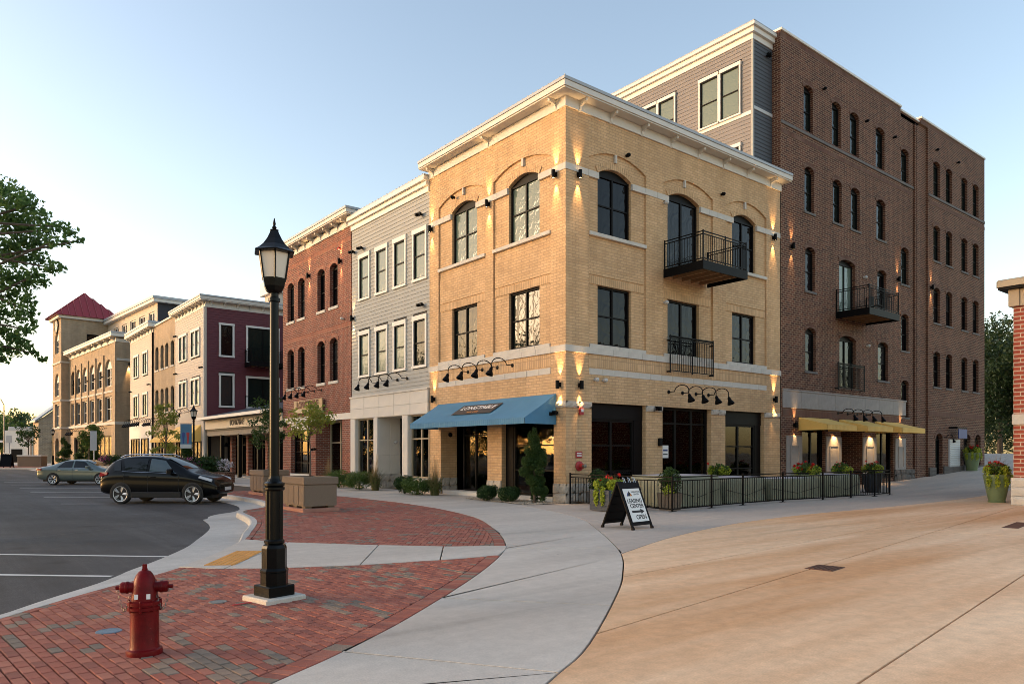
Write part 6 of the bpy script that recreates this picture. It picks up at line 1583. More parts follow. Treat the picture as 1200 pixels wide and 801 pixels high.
tree('young_tree', (*Wc(33, 96), 0), 'dark round-headed tree in the far street planter', 'tree', 5.4, 4.0, 1.5, 18, 900, 0.14, m_leaf_box, 25, 'young street trees', 0.6, 0.08, 0.5)
# ================================================================ SHRUBS along the shop fronts
ball_shrub('boxwood', (-1.25, 2.72, 0.02), 'left one of two small dark boxwoods under the blue awning', 0.4, 0.58, m_leaf_box, 4200, 0.027, 31, 'boxwoods')
ball_shrub('boxwood', (-1.15, 1.62, 0.02), 'right one of two small dark boxwoods beside the tall arborvitae', 0.44, 0.56, m_leaf_box, 4200, 0.027, 32, 'boxwoods')
ball_shrub('boxwood', (-1.2, 8.5, 0), 'dark boxwood at the alcove of the taupe building', 0.46, 0.82, m_leaf_box, 4200, 0.03, 33, 'boxwoods')
ball_shrub('boxwood', (-1.25, 7.45, 0), 'broad light green boxwood left of the alcove door of the yellow building', 0.66, 0.75, m_leaf_light, 4500, 0.032, 34, 'boxwoods')
ball_shrub('boxwood', (-1.2, 12.6, 0), 'broad green boxwood under the left shop window of the taupe building', 0.75, 0.9, m_leaf_light, 4500, 0.034, 35, 'boxwoods')
ball_shrub('boxwood', (-1.1, 15.0, 0), 'green boxwood in front of the right pier of the red building', 0.72, 0.95, m_leaf_light, 4000, 0.034, 36, 'boxwoods')
def arborvitae(loc, label, h, r_, n, seed, leaf=0.045):
    t = empty('arborvitae', loc, label, 'shrub', 'arborvitae'); q = random.Random(seed); C = []
    for k in range(46):
        z = h * (0.06 + 0.9 * q.random()); rr = r_ * (0.75 if z < h * 0.15 else 1.0) * (1 - max(0, (z / h - 0.35) / 0.65) ** 1.7 * 0.8); a = q.uniform(0, 6.283); d = rr * q.uniform(0.2, 0.75)
        C.append((d * math.cos(a), d * math.sin(a), z, rr * 0.36, rr * 0.36, h * 0.075))
    MB().lathe([(0.05, 0), (0.03, h * 0.6), (0.01, h * 0.95)], 6).build('stem', m_bark, t); leaves('foliage', m_leaf_yew, C, n, leaf, t, seed, 0.4, 0.3, 0.4, droop=-2.0); return t
arborvitae((-0.85, 0.62, 0), 'tall narrow arborvitae at the corner of the yellow building', 2.5, 0.52, 17000, 41, 0.038)
arborvitae((*Wc(219, 43), 0), 'dark arborvitae behind the bannered street lamp', 2.7, 0.6, 3500, 42, 0.075)
for k, (u_, d_) in enumerate(((75, 80), (98, 76), (107, 75))):
    arborvitae((*Wc(u_, d_), 0), ('leftmost dark arborvitae in front of the tan tower', 'middle dark arborvitae in front of the large tan building', 'rightmost dark arborvitae in front of the large tan building')[k], 3.4, 0.9, 3000, 43 + k, 0.11)
def grass_clump(loc, label, h, seed):
    t = empty('feather_grass', loc, label, 'ornamental grass', 'feather grass clumps')
    blades('blades', m_grass, 420, h * 0.62, 0.5, t, seed, 0.008, 0, 0.6); blades('plumes', m_plume, 70, h * 1.05, 0.25, t, seed + 1, 0.010, 0, 0.5); ls = [(0, 0, h * 0.2, 0.3, 0.3, h * 0.18)]
    leaves('foliage', m_leaf_light, ls, 300, 0.04, t, seed); return t
grass_clump((-0.85, 6.75, 0), 'feather grass clump at the left pier of the yellow building', 1.7, 51)
grass_clump((-0.95, 11.55, 0), 'feather grass clump in front of the taupe building shop window', 1.75, 53)
grass_clump((-0.9, 16.6, 0), 'feather grass clump at the right pier of the red building', 1.6, 55)
# ================================================================ FLOWER TUBS
def flowers(t, r_, z, seed, lime=0.5, red=60, top=0.45, trail=True, extra=None):
    q = random.Random(seed)
    leaves('foliage', m_leaf_light, [(0, 0, z + top * 0.3, r_ * 0.9, r_ * 0.9, top * 0.5)], 500, 0.05, t, seed)
    leaves('lime_foliage', m_lime_leaf, [(r_ * 0.7 * math.cos(a), r_ * 0.7 * math.sin(a), z + top * 0.25, r_ * 0.4, r_ * 0.4, top * 0.35) for a in (0.6, 2.4, 4.2, 5.4)], int(500 * lime), 0.045, t, seed + 1)
    if trail: leaves('trailing_leaves', m_lime_leaf, [(r_ * 1.02 * math.cos(a), r_ * 1.02 * math.sin(a), z - 0.22, 0.09, 0.09, 0.3) for a in (2.9, 3.5, 4.1, 4.8)], int(420 * lime), 0.035, t, seed + 3, droop=2)
    C = [(q.uniform(-0.8, 0.8) * r_, q.uniform(-0.8, 0.8) * r_, z + top * q.uniform(0.35, 0.85), 0.06, 0.06, 0.05) for _ in range(10)]
    leaves('petals', extra or m_redflower, C, red, 0.045, t, seed + 2)
wt_ = empty('plank_planter', (-1.05, -3.0, 0), 'dark grey plank planter with red flowers and chartreuse trailers behind the sandwich board', 'planter', 'flower planters', D2R(0))
MB().box(-0.36, 0.36, -0.36, 0.36, 0.02, 0.6).build('liner', m_soil, wt_)
pk = MB().bbox(-0.40, 0.40, -0.02, 0.0, 0, 0.148, 0.006).mesh('plank', m_slatgrey)
for k in range(4):
    for (x, y, a) in ((0, -0.38, 0), (-0.38, 0, -90), (0.38, 0, 90), (0, 0.38, 180)): obj('plank', pk, wt_, (x, y, 0.02 + k * 0.152), D2R(a))
flowers(wt_, 0.42, 0.66, 61, 3.4, 90, 0.45)
pt = empty('wooden_tub', (0.55, -3.95, 0), 'wooden tub with a bushy green shrub inside the patio railing', 'planter', 'flower planters')
MB().rings([[(-a, -a, z), (a, -a, z), (a, a, z), (-a, a, z)] for a, z in ((0.22, 0), (0.27, 0.5), (0.23, 0.5), (0.22, 0.42))]).build('tub', m_planter, pt)
leaves('foliage', m_leaf_yew, [(0, 0, 0.85, 0.36, 0.36, 0.42), (0.1, 0.1, 1.0, 0.2, 0.2, 0.3)], 1500, 0.035, pt, 62); leaves('variegated_leaves', m_lime_leaf, [(-0.25, -0.15, 0.6, 0.2, 0.2, 0.2)], 150, 0.035, pt, 63)
pt2 = empty('wooden_tub', (0.75, -0.75, 0), 'dark tub with a shrub against the yellow wall inside the railing', 'planter', 'flower planters')
MB().rings([[(-a, -a, z), (a, -a, z), (a, a, z), (-a, a, z)] for a, z in ((0.22, 0), (0.27, 0.4), (0.23, 0.4), (0.22, 0.35))]).build('tub', m_slatgrey, pt2); leaves('foliage', m_leaf_box, [(0, 0, 0.75, 0.34, 0.34, 0.42)], 900, 0.04, pt2, 64); leaves('petals', m_whiteflower, [(-0.2, -0.25, 0.6, 0.16, 0.12, 0.12)], 60, 0.03, pt2, 65)
def bowl(x, y, label, seed, red, r_=0.5):
    t = empty('flower_bowl', (x, y, gz(x, y)), label, 'planter', 'flower planters'); MB().lathe([(0.25, 0), (0.28, 0.04), (0.42, 0.7), (0.46, 0.78), (0.40, 0.78), (0.36, 0.7)], 16).build('tub', m_urn if seed == 71 else m_slatgrey, t, smooth=True); flowers(t, r_, 0.86, seed, 0.9, red, 0.55, False); return t
bowl(*Wc(945, 29.2), 'flower bowl thick with red blooms near the left gold awning', 71, 260, 0.55)
bowl(*Wc(986, 30.4), 'flower bowl with chartreuse leaves below the middle gold awning', 72, 20, 0.42)
bowl(*Wc(1022, 31.6), 'flower bowl with orange-red blooms at the end of the patio railing', 73, 90, 0.42)
bowl(7.2, -0.9, 'low tub of broad blue-green leaves by the glass shop doors', 74, 0, 0.42) 
def urn(x, y, label, seed, s=1.0):
    t = empty('tall_urn', (x, y, gz(x, y)), label, 'planter', 'flower planters')
    MB().lathe([(0.26 * s, 0), (0.27 * s, 0.05), (0.25 * s, 0.07), (0.30 * s, 0.3 * s), (0.40 * s, 0.85 * s), (0.42 * s, 0.95 * s), (0.37 * s, 0.95 * s), (0.34 * s, 0.85 * s)], 24).build('urn', m_urn, t, smooth=True)
    flowers(t, 0.42 * s, 0.98 * s, seed, 1.3, 150, 0.5); blades('grass_spikes', m_plume, 50, 0.9 * s, 0.55, t, seed + 5, 0.008, 0.95 * s, 0.9); return t
urn(12.0, -8.75, 'celadon urn with red flowers and trailing vines by the right brick corner', 81)
urn(*Wc(1139, 44.6), 'distant celadon urn with flowers at the end of the brown building', 82, 1.15)
for k, (u_, d_, lb) in enumerate(((243, 41.5, 'purple and white petunia bed in a brick planter before the pavilion'), (134, 70, 'purple and white flower bed in front of the large tan building'))):
    t = empty('flower_bed', (*Wc(u_, d_), 0), lb, 'planter', 'flower planters'); MB().bbox(-1.3, 1.3, -0.7, 0.7, 0, 0.6, 0.03).build('brick_box', m_brown, t, rz=D2R(-38))
    leaves('foliage', m_leaf_box, [(0, 0, 1.0, 1.3, 0.8, 0.5)], 900, 0.09, t, 91 + k); leaves('petals', m_pinkflower, [(-0.8, 0.1, 1.05, 0.6, 0.6, 0.4)], 300, 0.07, t, 93 + k); leaves('white_petals', m_whiteflower, [(0.8, -0.4, 1.0, 0.5, 0.5, 0.35)], 260, 0.07, t, 95 + k); blades('spikes', m_leaf_box, 60, 1.0, 0.7, t, 97 + k, 0.03, 0.8, 0.8)

# ================================================================ PATIO: railing, covered furniture
pf = empty('patio_railing', (0.04, -4.4, 0), 'black metal patio railing enclosing the covered tables', 'railing')
FP = [(0.06, -0.16), (0.06, -2.2), (0.08, -4.42), (2.16, -4.25), (4.03, -4.1), (6.38, -4.1), (8.58, -4.35), (10.53, -4.4), (12.2, -4.5), (13.7, -4.4), (13.8, -2.4)]
railing(pf, FP, 0.0, 1.0, m_black, (0.04, -4.4, 0), post=0.05, pitch=0.125, double=True)
ft_ = MB().box(-0.14, 0.14, -0.05, 0.05, 0.003, 0.015).mesh('foot_plate', m_black)
for i, p in enumerate(FP[1:]): obj('foot_plate', ft_, pf, (p[0] - 0.04, p[1] + 4.4 - 0.0, 0), D2R(0))
def cover(x, y, lx, ly, h, label, seed, rz=0.0):
    """furniture under a hanging tarpaulin: creased sides, sagging top"""
    r = random.Random(seed); t = empty('covered_table', (x, y, 0), label, 'furniture cover', 'covered patio tables', rz)
    n = 44; per = []
    for k in range(n):
        s = k / n * 4; e = int(s); q = s - e; P = [(-lx, -ly), (lx, -ly), (lx, ly), (-lx, ly), (-lx, -ly)]; per.append(Vector((P[e][0] + (P[e + 1][0] - P[e][0]) * q, P[e][1] + (P[e + 1][1] - P[e][1]) * q, 0)))
    rs = []
    for z, g, am in ((0.03, 1.05, 0.06), (h * 0.35, 1.04, 0.045), (h * 0.7, 1.01, 0.025), (h * 0.93, 1.0, 0.012), (h, 0.96, 0.0)):
        rs.append([Vector((p.x * g, p.y * g, z)) + p.normalized() * am * (math.sin(k * 2.2 + seed) + r.uniform(-0.5, 0.5)) for k, p in enumerate(per)])
    MB().rings(rs, cap=False).build('skirt', m_tarp, t, smooth=True)
    tp_ = MB(); ng = 8
    for i in range(ng):
        for j in range(ng):
            f_ = lambda a, b: (lx * 0.965 * (2 * a / ng - 1), ly * 0.965 * (2 * b / ng - 1), h + 0.004 + 0.035 * math.sin(a * 1.3 + seed) * math.sin(b * 1.1) * math.sin(math.pi * a / ng) * math.sin(math.pi * b / ng))
            tp_.quad(f_(i, j), f_(i + 1, j), f_(i + 1, j + 1), f_(i, j + 1))
    tp_.build('tarp_top', m_tarptop, t, smooth=True)
    MB().tube([(-lx * 1.03, -ly * 1.05, h * 0.55), (0, -ly * 1.08, h * 0.3), (lx * 1.03, -ly * 1.05, h * 0.55)], 0.008, 5).build('tie_cord', m_black, t)
    for sx in (-0.8, 0.8):
        for sy in (-0.8, 0.8): MB().box(lx * sx - 0.03, lx * sx + 0.03, ly * sy - 0.03, ly * sy + 0.03, 0, h - 0.02).build('leg', m_black, t)
    return t
cover(2.25, -2.75, 1.15, 0.85, 0.98, 'olive tarp over the leftmost patio table by the glazed door', 3)
cover(5.1, -2.6, 1.2, 0.85, 0.86, 'second covered patio table from the left, under an olive tarp', 5, 0.05)
cover(8.3, -2.7, 1.4, 0.8, 0.76, 'third covered patio table from the left, slumping olive tarp', 8, -0.06)
cover(11.6, -2.8, 1.3, 0.8, 0.84, 'rightmost covered patio table near the gold awnings', 12, 0.04)
# ================================================================ SANDWICH BOARDS
def sandwich(loc, rz, label, full=True):
    t = empty('sandwich_board', loc, label, 'sign', 'sandwich boards', rz)
    h, w, tl = 1.14, 0.37, D2R(23)
    for s in (-1, 1):
        m = MB(); m.bbox(-w, -w + 0.06, -0.02, 0.02, 0.0, h, 0.006); m.bbox(w - 0.06, w, -0.02, 0.02, 0.0, h, 0.006); m.box(-w + 0.06, w - 0.06, -0.018, 0.018, 0.10, 0.17); m.box(-w + 0.06, w - 0.06, -0.018, 0.018, 0.96, h - 0.01); m.box(-w + 0.06, w - 0.06, -0.004, 0.004, 0.17, 0.96)
        for k in range(1, 4): m.box(-w + 0.06, w - 0.06, 0.004 if s < 0 else -0.012, 0.012 if s < 0 else -0.004, 0.17 + k * 0.2, 0.18 + k * 0.2)
        f_ = m.build('front_board' if s < 0 else 'back_board', m_black, t, (0, s * h * math.sin(tl) , 0)); f_.rotation_euler = (-tl if s < 0 else tl, 0, 0)
        for x in (-w + 0.03, w - 0.03): MB().box(x - 0.035, x + 0.035, -0.025, 0.025, 0.0, 0.05).build('foot', m_black, f_)
        if s < 0 and full:
            p = MB().box(-0.295, 0.295, -0.026, -0.019, 0.175, 0.955).build('poster', m_white, f_)
            R90 = (D2R(90), 0, 0); y = -0.0275
            text('lettering', 'LEASING', 0.135, m_ink, f_, (0.0, y, 0.66), R90, 0.001, 1.0, 1.0, 0.0028); text('lettering', 'CENTER', 0.128, m_ink, f_, (0.02, y, 0.54), R90, 0.001, 1.0, 1.0, 0.0028); text('lettering', 'OPEN', 0.14, m_ink, f_, (0.06, y, 0.275), R90, 0.001, 1.0, 1.0, 0.0028)
            a_ = MB(); a_.box(-0.21, 0.10, y - 0.001, y + 0.001, 0.385, 0.435); a_.rings([[(0.10, yy, 0.35), (0.23, yy, 0.41), (0.10, yy, 0.47)] for yy in (y - 0.001, y + 0.001)]); a_.build('arrow', m_ink, f_)
            for pts, mt in (([(-0.22, 0.78), (-0.1, 0.78), (-0.15, 0.87)], m_bluesign), ([(-0.18, 0.78), (-0.02, 0.78), (-0.11, 0.90)], m_ink), ([(-0.1, 0.78), (-0.04, 0.78), (-0.075, 0.84)], m_orange)):
                k_ = {'Z': 0.0}; MB().rings([[(px, yy, pz) for px, pz in pts] for yy in (y - (0.001 if mt is m_bluesign else 0.002 if mt is m_ink else 0.003), y + 0.001)]).build('logo', mt, f_)
            text('lettering', 'MIDDLETON', 0.055, m_ink, f_, (0.125, y, 0.87), R90, 0.001); text('lettering', 'CENTER', 0.055, m_ink, f_, (0.125, y, 0.815), R90, 0.001)
    for x in (-0.18, 0.0, 0.18):
        MB().tube([(x - 0.035, -0.07, h * 0.90), (x - 0.02, -0.035, h * 0.985), (x, 0.0, h * 1.0), (x + 0.02, -0.035, h * 0.985), (x + 0.035, -0.07, h * 0.90)], 0.008, 5).build('clip', m_chrome, t)
    return t
sandwich((-4.28, -6.68, 0), D2R(4), 'black sandwich board with white LEASING CENTER OPEN poster on grey paving')
sb2 = sandwich((*Wc(8, 84), 0), D2R(-20), 'far black sandwich board at the end of the street', False); sb2.scale = (1.5, 1.5, 1.5)

# balcony chair
ch = empty('balcony_chair', (20.1, -0.85, 8.52), 'dark slim chair on the brown building balcony', 'chair')
MB().box(-0.22, 0.22, -0.22, 0.22, 0.42, 0.46).build('seat', m_bronze, ch); MB().box(-0.22, 0.22, 0.18, 0.22, 0.46, 0.95).build('backrest', m_bronze, ch)
for x in (-0.2, 0.2):
    for y in (-0.2, 0.2): MB().box(x - 0.015, x + 0.015, y - 0.015, y + 0.015, 0, 0.42).build('leg', m_bronze, ch)

# ================================================================ CARS
def interp(st, x):
    for a, b in zip(st, st[1:]):
        if a[0] <= x <= b[0]:
            t = (x - a[0]) / (b[0] - a[0]); return [p + (q - p) * t for p, q in zip(a, b)]
    return st[0] if x < st[0][0] else st[-1]
def xsec(s):
    x, zb, zt, zr, w, wb, wr = s
    P = [(0, zb), (w * 0.72, zb), (w * 0.93, zb + 0.05), (w * 0.985, zb + 0.14), (w, zb + (zt - zb) * 0.45), (w * 0.985, zb + (zt - zb) * 0.72), (w * 0.995, zb + (zt - zb) * 0.86), (wb, zt)]
    Q = [(wb + (wr - wb) * 0.5 + 0.012, zt + (zr - zt) * 0.5), (wr, zr - (zr - zt) * 0.12), (wr * 0.88, zr - (zr - zt) * 0.03), (wr * 0.5, zr + 0.008), (0, zr + 0.014)]
    return P + Q
def car(name, label, loc, head, st, paint, axles, wr, wtrack, cfg):
    c = empty(name, loc, label, 'car', 'parked cars', head)
    rings = []
    for s in st:
        P = xsec(s); rings.append([(s[0], y, z) for y, z in P] + [(s[0], -y, z) for y, z in reversed(P[1:-1])])
    b = MB(); b.rings(rings); body = b.build('body', paint, c, smooth=True)
    sub = body.modifiers.new('s', 'SUBSURF'); sub.levels = 2; sub.render_levels = 2
    def patch(nm, x0, x1, t0, t1, side, mat, n=5, d=0.012, x0t=None, x1t=None):
        """glazing on the cabin side: t from belt to roof edge"""
        m = MB(); rows = []
        for j in range(4):
            t = t0 + (t1 - t0) * j / 3; xa = x0 + ((x0t if x0t is not None else x0) - x0) * j / 3; xb = x1 + ((x1t if x1t is not None else x1) - x1) * j / 3; row = []
            for i in range(n + 1):
                x = xa + (xb - xa) * i / n; P = xsec(interp(st, x)); A, B, C = P[7], P[8], P[9]
                y, z = (A[0] + (B[0] - A[0]) * 2 * t, A[1] + (B[1] - A[1]) * 2 * t) if t < 0.5 else (B[0] + (C[0] - B[0]) * (2 * t - 1), B[1] + (C[1] - B[1]) * (2 * t - 1))
                row.append((x, side * (y + d), z + d * 0.3))
            rows.append(row)
        m.rings(rows, closed=False, cap=False); return m.build(nm, mat, c, smooth=True)
    for sd_ in (-1, 1):
        for nm, x0, x1, x0t, x1t, mt in cfg['side']: patch(nm, x0, x1, 0.10, 0.92, sd_, mt, x0t=x0t, x1t=x1t)
        for x0, x1 in cfg['trim']: MB().tube([(x0, sd_ * (xsec(interp(st, x0))[7][0] + 0.015), xsec(interp(st, x0))[7][1] + 0.02), (x1, sd_ * (xsec(interp(st, x1))[7][0] + 0.015), xsec(interp(st, x1))[7][1] + 0.02)], 0.008, 4).build('window_trim', m_chrome, c)
        for x, z in cfg['handles']: MB().bbox(x - 0.09, x + 0.09, sd_ * (cfg['w'] + 0.012) - 0.015, sd_ * (cfg['w'] + 0.012) + 0.015, z - 0.018, z + 0.018, 0.006).build('handle', m_chrome if cfg.get('chrome') else paint, c)
        x, z = cfg['mirror']; mm = MB(); mm.bbox(x - 0.08, x + 0.08, -0.13, 0.13, 0, 0.16, 0.04); mm.build('mirror', paint, c, (0, sd_ * (cfg['w'] + 0.10), z))
        for x in cfg['seams']: 
            P = xsec(interp(st, x)); MB().tube([(x, sd_ * (P[k][0] + 0.003), P[k][1]) for k in (3, 4, 5, 6, 7)], 0.006, 4).build('door_seam', m_ink, c)
        if cfg.get('rails'):
            xa, xb = cfg['rails']; pts = [(xa + (xb - xa) * k / 8, sd_ * (interp(st, xa + (xb - xa) * k / 8)[6] * 0.93), interp(st, xa + (xb - xa) * k / 8)[3] + (0.045 if 0 < k < 8 else 0.0)) for k in range(9)]; MB().tube(pts, 0.02, 6).build('roof_rail', m_chrome, c)
        tl = cfg['tail']; m = MB(); m.rings([[(x, sd_ * (y + 0.012), z) for x, y, z in tl], [(x + 0.02, sd_ * (y - 0.06), z) for x, y, z in tl]]); m.build('tail_light', m_taillight, c)
        hl = cfg['headl']; m = MB(); m.rings([[(x, sd_ * (y + 0.014), z + 0.006) for x, y, z in hl], [(x - 0.02, sd_ * (y - 0.07), z - 0.02) for x, y, z in hl]]); m.build('headlight', m_headlight, c)
        if cfg.get('clad'): MB().bbox(axles[0] + wr + 0.06, axles[1] - wr - 0.06, sd_ * cfg['w'] - 0.05 - 0.0, sd_ * cfg['w'] + 0.004, cfg['clad'][0], cfg['clad'][1], 0.02).build('sill_cladding', m_tyre, c)
        for ax in axles:
            a_ = MB(); a_.lathe([(0.0, 0), (wr + 0.045, 0.0), (wr + 0.05, 0.006), (wr + 0.03, 0.009), (0.0, 0.009)], 32); a_.v = [(xx, sd_ * (cfg['w'] - 0.006 + zz), yy) for xx, yy, zz in a_.v]; a_.v = [(xx + ax, yy, max(zz + wr, 0.2)) for xx, yy, zz in a_.v]; a_.build('wheel_arch', m_ink, c)
            w_ = MB(); w_.lathe([(wr * 0.66, -0.10), (wr * 0.93, -0.105), (wr, -0.07), (wr, 0.07), (wr * 0.93, 0.105), (wr * 0.68, 0.10), (wr * 0.66, 0.04)], 32, cap=False); w_.v = [(xx, sd_ * zz, yy) for xx, yy, zz in w_.v]
            wh = w_.build('wheel', m_tyre, c, (ax, sd_ * (wtrack + 0.03), wr), smooth=True)
            r_ = MB(); r_.lathe([(0, 0.055), (wr * 0.15, 0.06), (wr * 0.16, 0.05)], 16); 
            r_.lathe([(wr * 0.68, 0.098), (wr * 0.76, 0.108), (wr * 0.68, 0.07), (wr * 0.62, 0.02)], 32, cap=False)
            for k in range(cfg['spokes']):
                a = 2 * math.pi * k / cfg['spokes']
                for da in (-0.13, 0.13):
                    p0 = (wr * 0.1 * math.cos(a + da), wr * 0.1 * math.sin(a + da), 0.055); p1 = (wr * 0.67 * math.cos(a + da * 0.9), wr * 0.67 * math.sin(a + da * 0.9), 0.085); r_.tube([p0, p1], [0.026, 0.026], 5)
            r_.v = [(xx, sd_ * zz, yy) for xx, yy, zz in r_.v]; r_.build('rim', m_rim, wh)
            d_ = MB(); d_.lathe([(0, 0.0), (wr * 0.66, 0.0), (wr * 0.66, 0.01), (0, 0.01)], 20); d_.v = [(xx, sd_ * zz, yy) for xx, yy, zz in d_.v]; d_.build('brake_disc', m_ink, wh)
    def top_patch(nm, x0, x1, k, mat, lift=0.012):
        m = MB(); rows = []
        for i in range(7):
            x = x0 + (x1 - x0) * i / 6; s = interp(st, x); rows.append([(x, s[6] * k * (2 * j / 8 - 1), s[3] + 0.014 - 0.02 * (2 * j / 8 - 1) ** 2 * (1 if abs(2 * j / 8 - 1) < 1 else 1) + lift) for j in range(9)])
        m.rings(rows, closed=False, cap=False); m.build(nm, mat, c, smooth=True)
    top_patch('windscreen', *cfg['wind'], 0.86, m_carglass); top_patch('rear_window', *cfg['rear'], 0.84, m_carglass)
    x, z0, z1 = cfg['plate']; MB().box(x, x + 0.015, -0.26, 0.26, z0, z1).build('number_plate', m_plate, c); x, z0, z1 = cfg['grille']; MB().box(x, x + 0.02, -0.45, 0.45, z0, z1).build('grille', m_ink, c)
    MB().box(st[0][0] + 0.3, st[-1][0] - 0.3, -0.6, 0.6, 0.2, 0.36).build('underbody', m_ink, c)
    if cfg.get('bumper'): MB().bbox(*cfg['bumper'], 0.03).build('bumper', m_tyre, c)
    return c
Wd = 0.91
suv = [(0.0, 0.42, 0.70, 0.76, 0.72, 0.70, 0.66), (0.05, 0.36, 0.82, 0.92, 0.84, 0.82, 0.74), (0.20, 0.32, 1.00, 1.22, 0.895, 0.86, 0.70), (0.45, 0.28, 1.08, 1.52, 0.91, 0.87, 0.66), (0.85, 0.26, 1.10, 1.63, 0.915, 0.875, 0.665), (1.4, 0.25, 1.075, 1.665, 0.91, 0.875, 0.675), (2.0, 0.25, 1.055, 1.655, 0.91, 0.875, 0.67), (2.45, 0.25, 1.04, 1.58, 0.91, 0.875, 0.655), (2.85, 0.25, 1.03, 1.39, 0.91, 0.875, 0.66), (3.2, 0.26, 1.02, 1.17, 0.91, 0.87, 0.69), (3.4, 0.26, 0.99, 1.07, 0.91, 0.86, 0.70), (3.8, 0.27, 0.92, 1.00, 0.90, 0.83, 0.66), (4.15, 0.29, 0.80, 0.90, 0.85, 0.77, 0.60), (4.33, 0.33, 0.66, 0.76, 0.74, 0.68, 0.54), (4.41, 0.38, 0.56, 0.62, 0.58, 0.54, 0.46)]
hd = D2R(-41); c_, s_ = math.cos(hd), math.sin(hd); ox, oy = -11.17 - (c_ * 0.86 + s_ * 0.80), 11.50 - (s_ * 0.86 - c_ * 0.80)
car('parked_car', 'black compact SUV parked nose-in nearest the brick pavement', (ox, oy, -0.15), hd, suv, m_carblack, (0.86, 3.50), 0.35, 0.80, dict(w=Wd,
    side=[('side_window', 1.02, 1.78, 0.86, 1.80, m_carglass), ('side_window', 1.90, 2.86, 1.90, 2.42, m_carglassl), ('side_window', 0.60, 0.86, 0.52, 0.74, m_carglass)], trim=[(0.9, 2.9)], handles=[(1.05, 0.95), (2.05, 0.93)], mirror=(2.72, 1.05), seams=[0.98, 1.85, 2.98], rails=(0.7, 2.3),
    tail=[(0.03, 0.84, 0.93), (0.34, 0.90, 1.0), (0.36, 0.895, 1.09), (0.08, 0.86, 1.09)], headl=[(3.70, 0.89, 0.90), (4.16, 0.83, 0.76), (4.18, 0.79, 0.85), (3.76, 0.85, 0.97)], clad=(0.24, 0.42), spokes=5, wind=(2.42, 3.16), rear=(0.10, 0.44), plate=(4.40, 0.45, 0.57), grille=(4.33, 0.58, 0.74), bumper=(-0.02, 0.10, -0.70, 0.70, 0.40, 0.66))).scale = (1, 1, 1.05)
sed = [(0.0, 0.40, 0.72, 0.80, 0.70, 0.68, 0.64), (0.08, 0.32, 0.86, 0.98, 0.84, 0.80, 0.72), (0.35, 0.27, 0.95, 1.05, 0.89, 0.84, 0.70), (0.85, 0.23, 0.98, 1.12, 0.91, 0.85, 0.66), (1.3, 0.22, 0.97, 1.32, 0.91, 0.85, 0.62), (1.75, 0.22, 0.96, 1.44, 0.91, 0.85, 0.62), (2.3, 0.22, 0.95, 1.47, 0.91, 0.85, 0.63), (2.8, 0.22, 0.94, 1.41, 0.91, 0.85, 0.63), (3.2, 0.22, 0.93, 1.25, 0.91, 0.85, 0.65), (3.6, 0.22, 0.92, 1.02, 0.91, 0.84, 0.70), (4.0, 0.24, 0.87, 0.94, 0.90, 0.81, 0.66), (4.4, 0.25, 0.78, 0.87, 0.86, 0.76, 0.60), (4.72, 0.30, 0.66, 0.75, 0.74, 0.68, 0.54), (4.84, 0.36, 0.55, 0.62, 0.58, 0.54, 0.46)]
hd = D2R(-40); c_, s_ = math.cos(hd), math.sin(hd); rwx, rwy = Wc(63.4, 42.2); ox, oy = rwx - (c_ * 1.08 + s_ * 0.80), rwy - (s_ * 1.08 - c_ * 0.80)
car('parked_car', 'grey-green sedan parked beyond the black SUV', (ox, oy, -0.15), hd, sed, m_cargreen, (1.08, 3.82), 0.33, 0.80, dict(w=Wd,
    side=[('side_window', 1.28, 2.15, 1.62, 2.15, m_carglass), ('side_window', 2.25, 3.30, 2.25, 2.86, m_carglass)], trim=[(1.15, 3.4)], handles=[(1.45, 0.86), (2.45, 0.85)], mirror=(3.15, 0.95), seams=[1.3, 2.2, 3.35], tail=[(0.04, 0.82, 0.80), (0.36, 0.90, 0.84), (0.36, 0.885, 0.95), (0.1, 0.83, 0.94)], headl=[(4.1, 0.89, 0.78), (4.6, 0.79, 0.68), (4.56, 0.77, 0.78), (4.15, 0.86, 0.85)], chrome=True, spokes=7, wind=(2.75, 3.56), rear=(0.95, 1.65), plate=(4.83, 0.42, 0.54), grille=(4.76, 0.56, 0.70)))

# ================================================================ BIG TREE overhanging from the left
lx_, ly_ = Wc(-190, 15.5)
bt = empty('maple_tree', (lx_, ly_, -0.15), 'large dark green maple overhanging the street from the left edge', 'tree')
q = random.Random(77); C = []
def at3(u_, v_, dep): x, y = Wc(u_, dep); return (x - lx_, y - ly_, 1.7 - (v_ - 530) / 861 * dep + 0.15)
vis = [(2, 222, .45), (18, 232, .4), (34, 240, .3), (46, 256, .3), (54, 270, .25), (10, 255, .5), (28, 268, .42), (40, 285, .35), (72, 266, .2), (84, 272, .17), (92, 282, .12), (76, 284, .16), (60, 284, .2), (48, 304, .25), (62, 314, .2), (73, 314, .14), (12, 290, .5), (26, 304, .4), (8, 325, .42), (30, 330, .3), (42, 322, .24), (50, 330, .16), (14, 345, .35), (32, 352, .22), (4, 365, .35), (22, 368, .25), (36, 366, .16), (38, 378, .14), (8, 388, .32), (20, 396, .25), (30, 386, .2), (4, 408, .25), (18, 412, .2), (32, 408, .16), (40, 414, .12), (50, 421, .12), (2, 420, .16), (24, 402, .2)]
for u_, v_, r_ in vis:
    dd = 15.5 + q.uniform(-0.8, 0.8); x, y, z = at3(u_, v_, dd); C.append((x, y, z, r_, r_, r_ * 0.75))
for _ in range(90):
    u_ = q.uniform(-420, -8); v_ = q.uniform(150 + max(0, (u_ + 150) * 0.5), 425); dd = 15.5 + q.uniform(-3.5, 3.5); x, y, z = at3(u_, v_, dd); r_ = q.uniform(0.4, 0.75); C.append((x, y, z, r_, r_, r_ * 0.75))
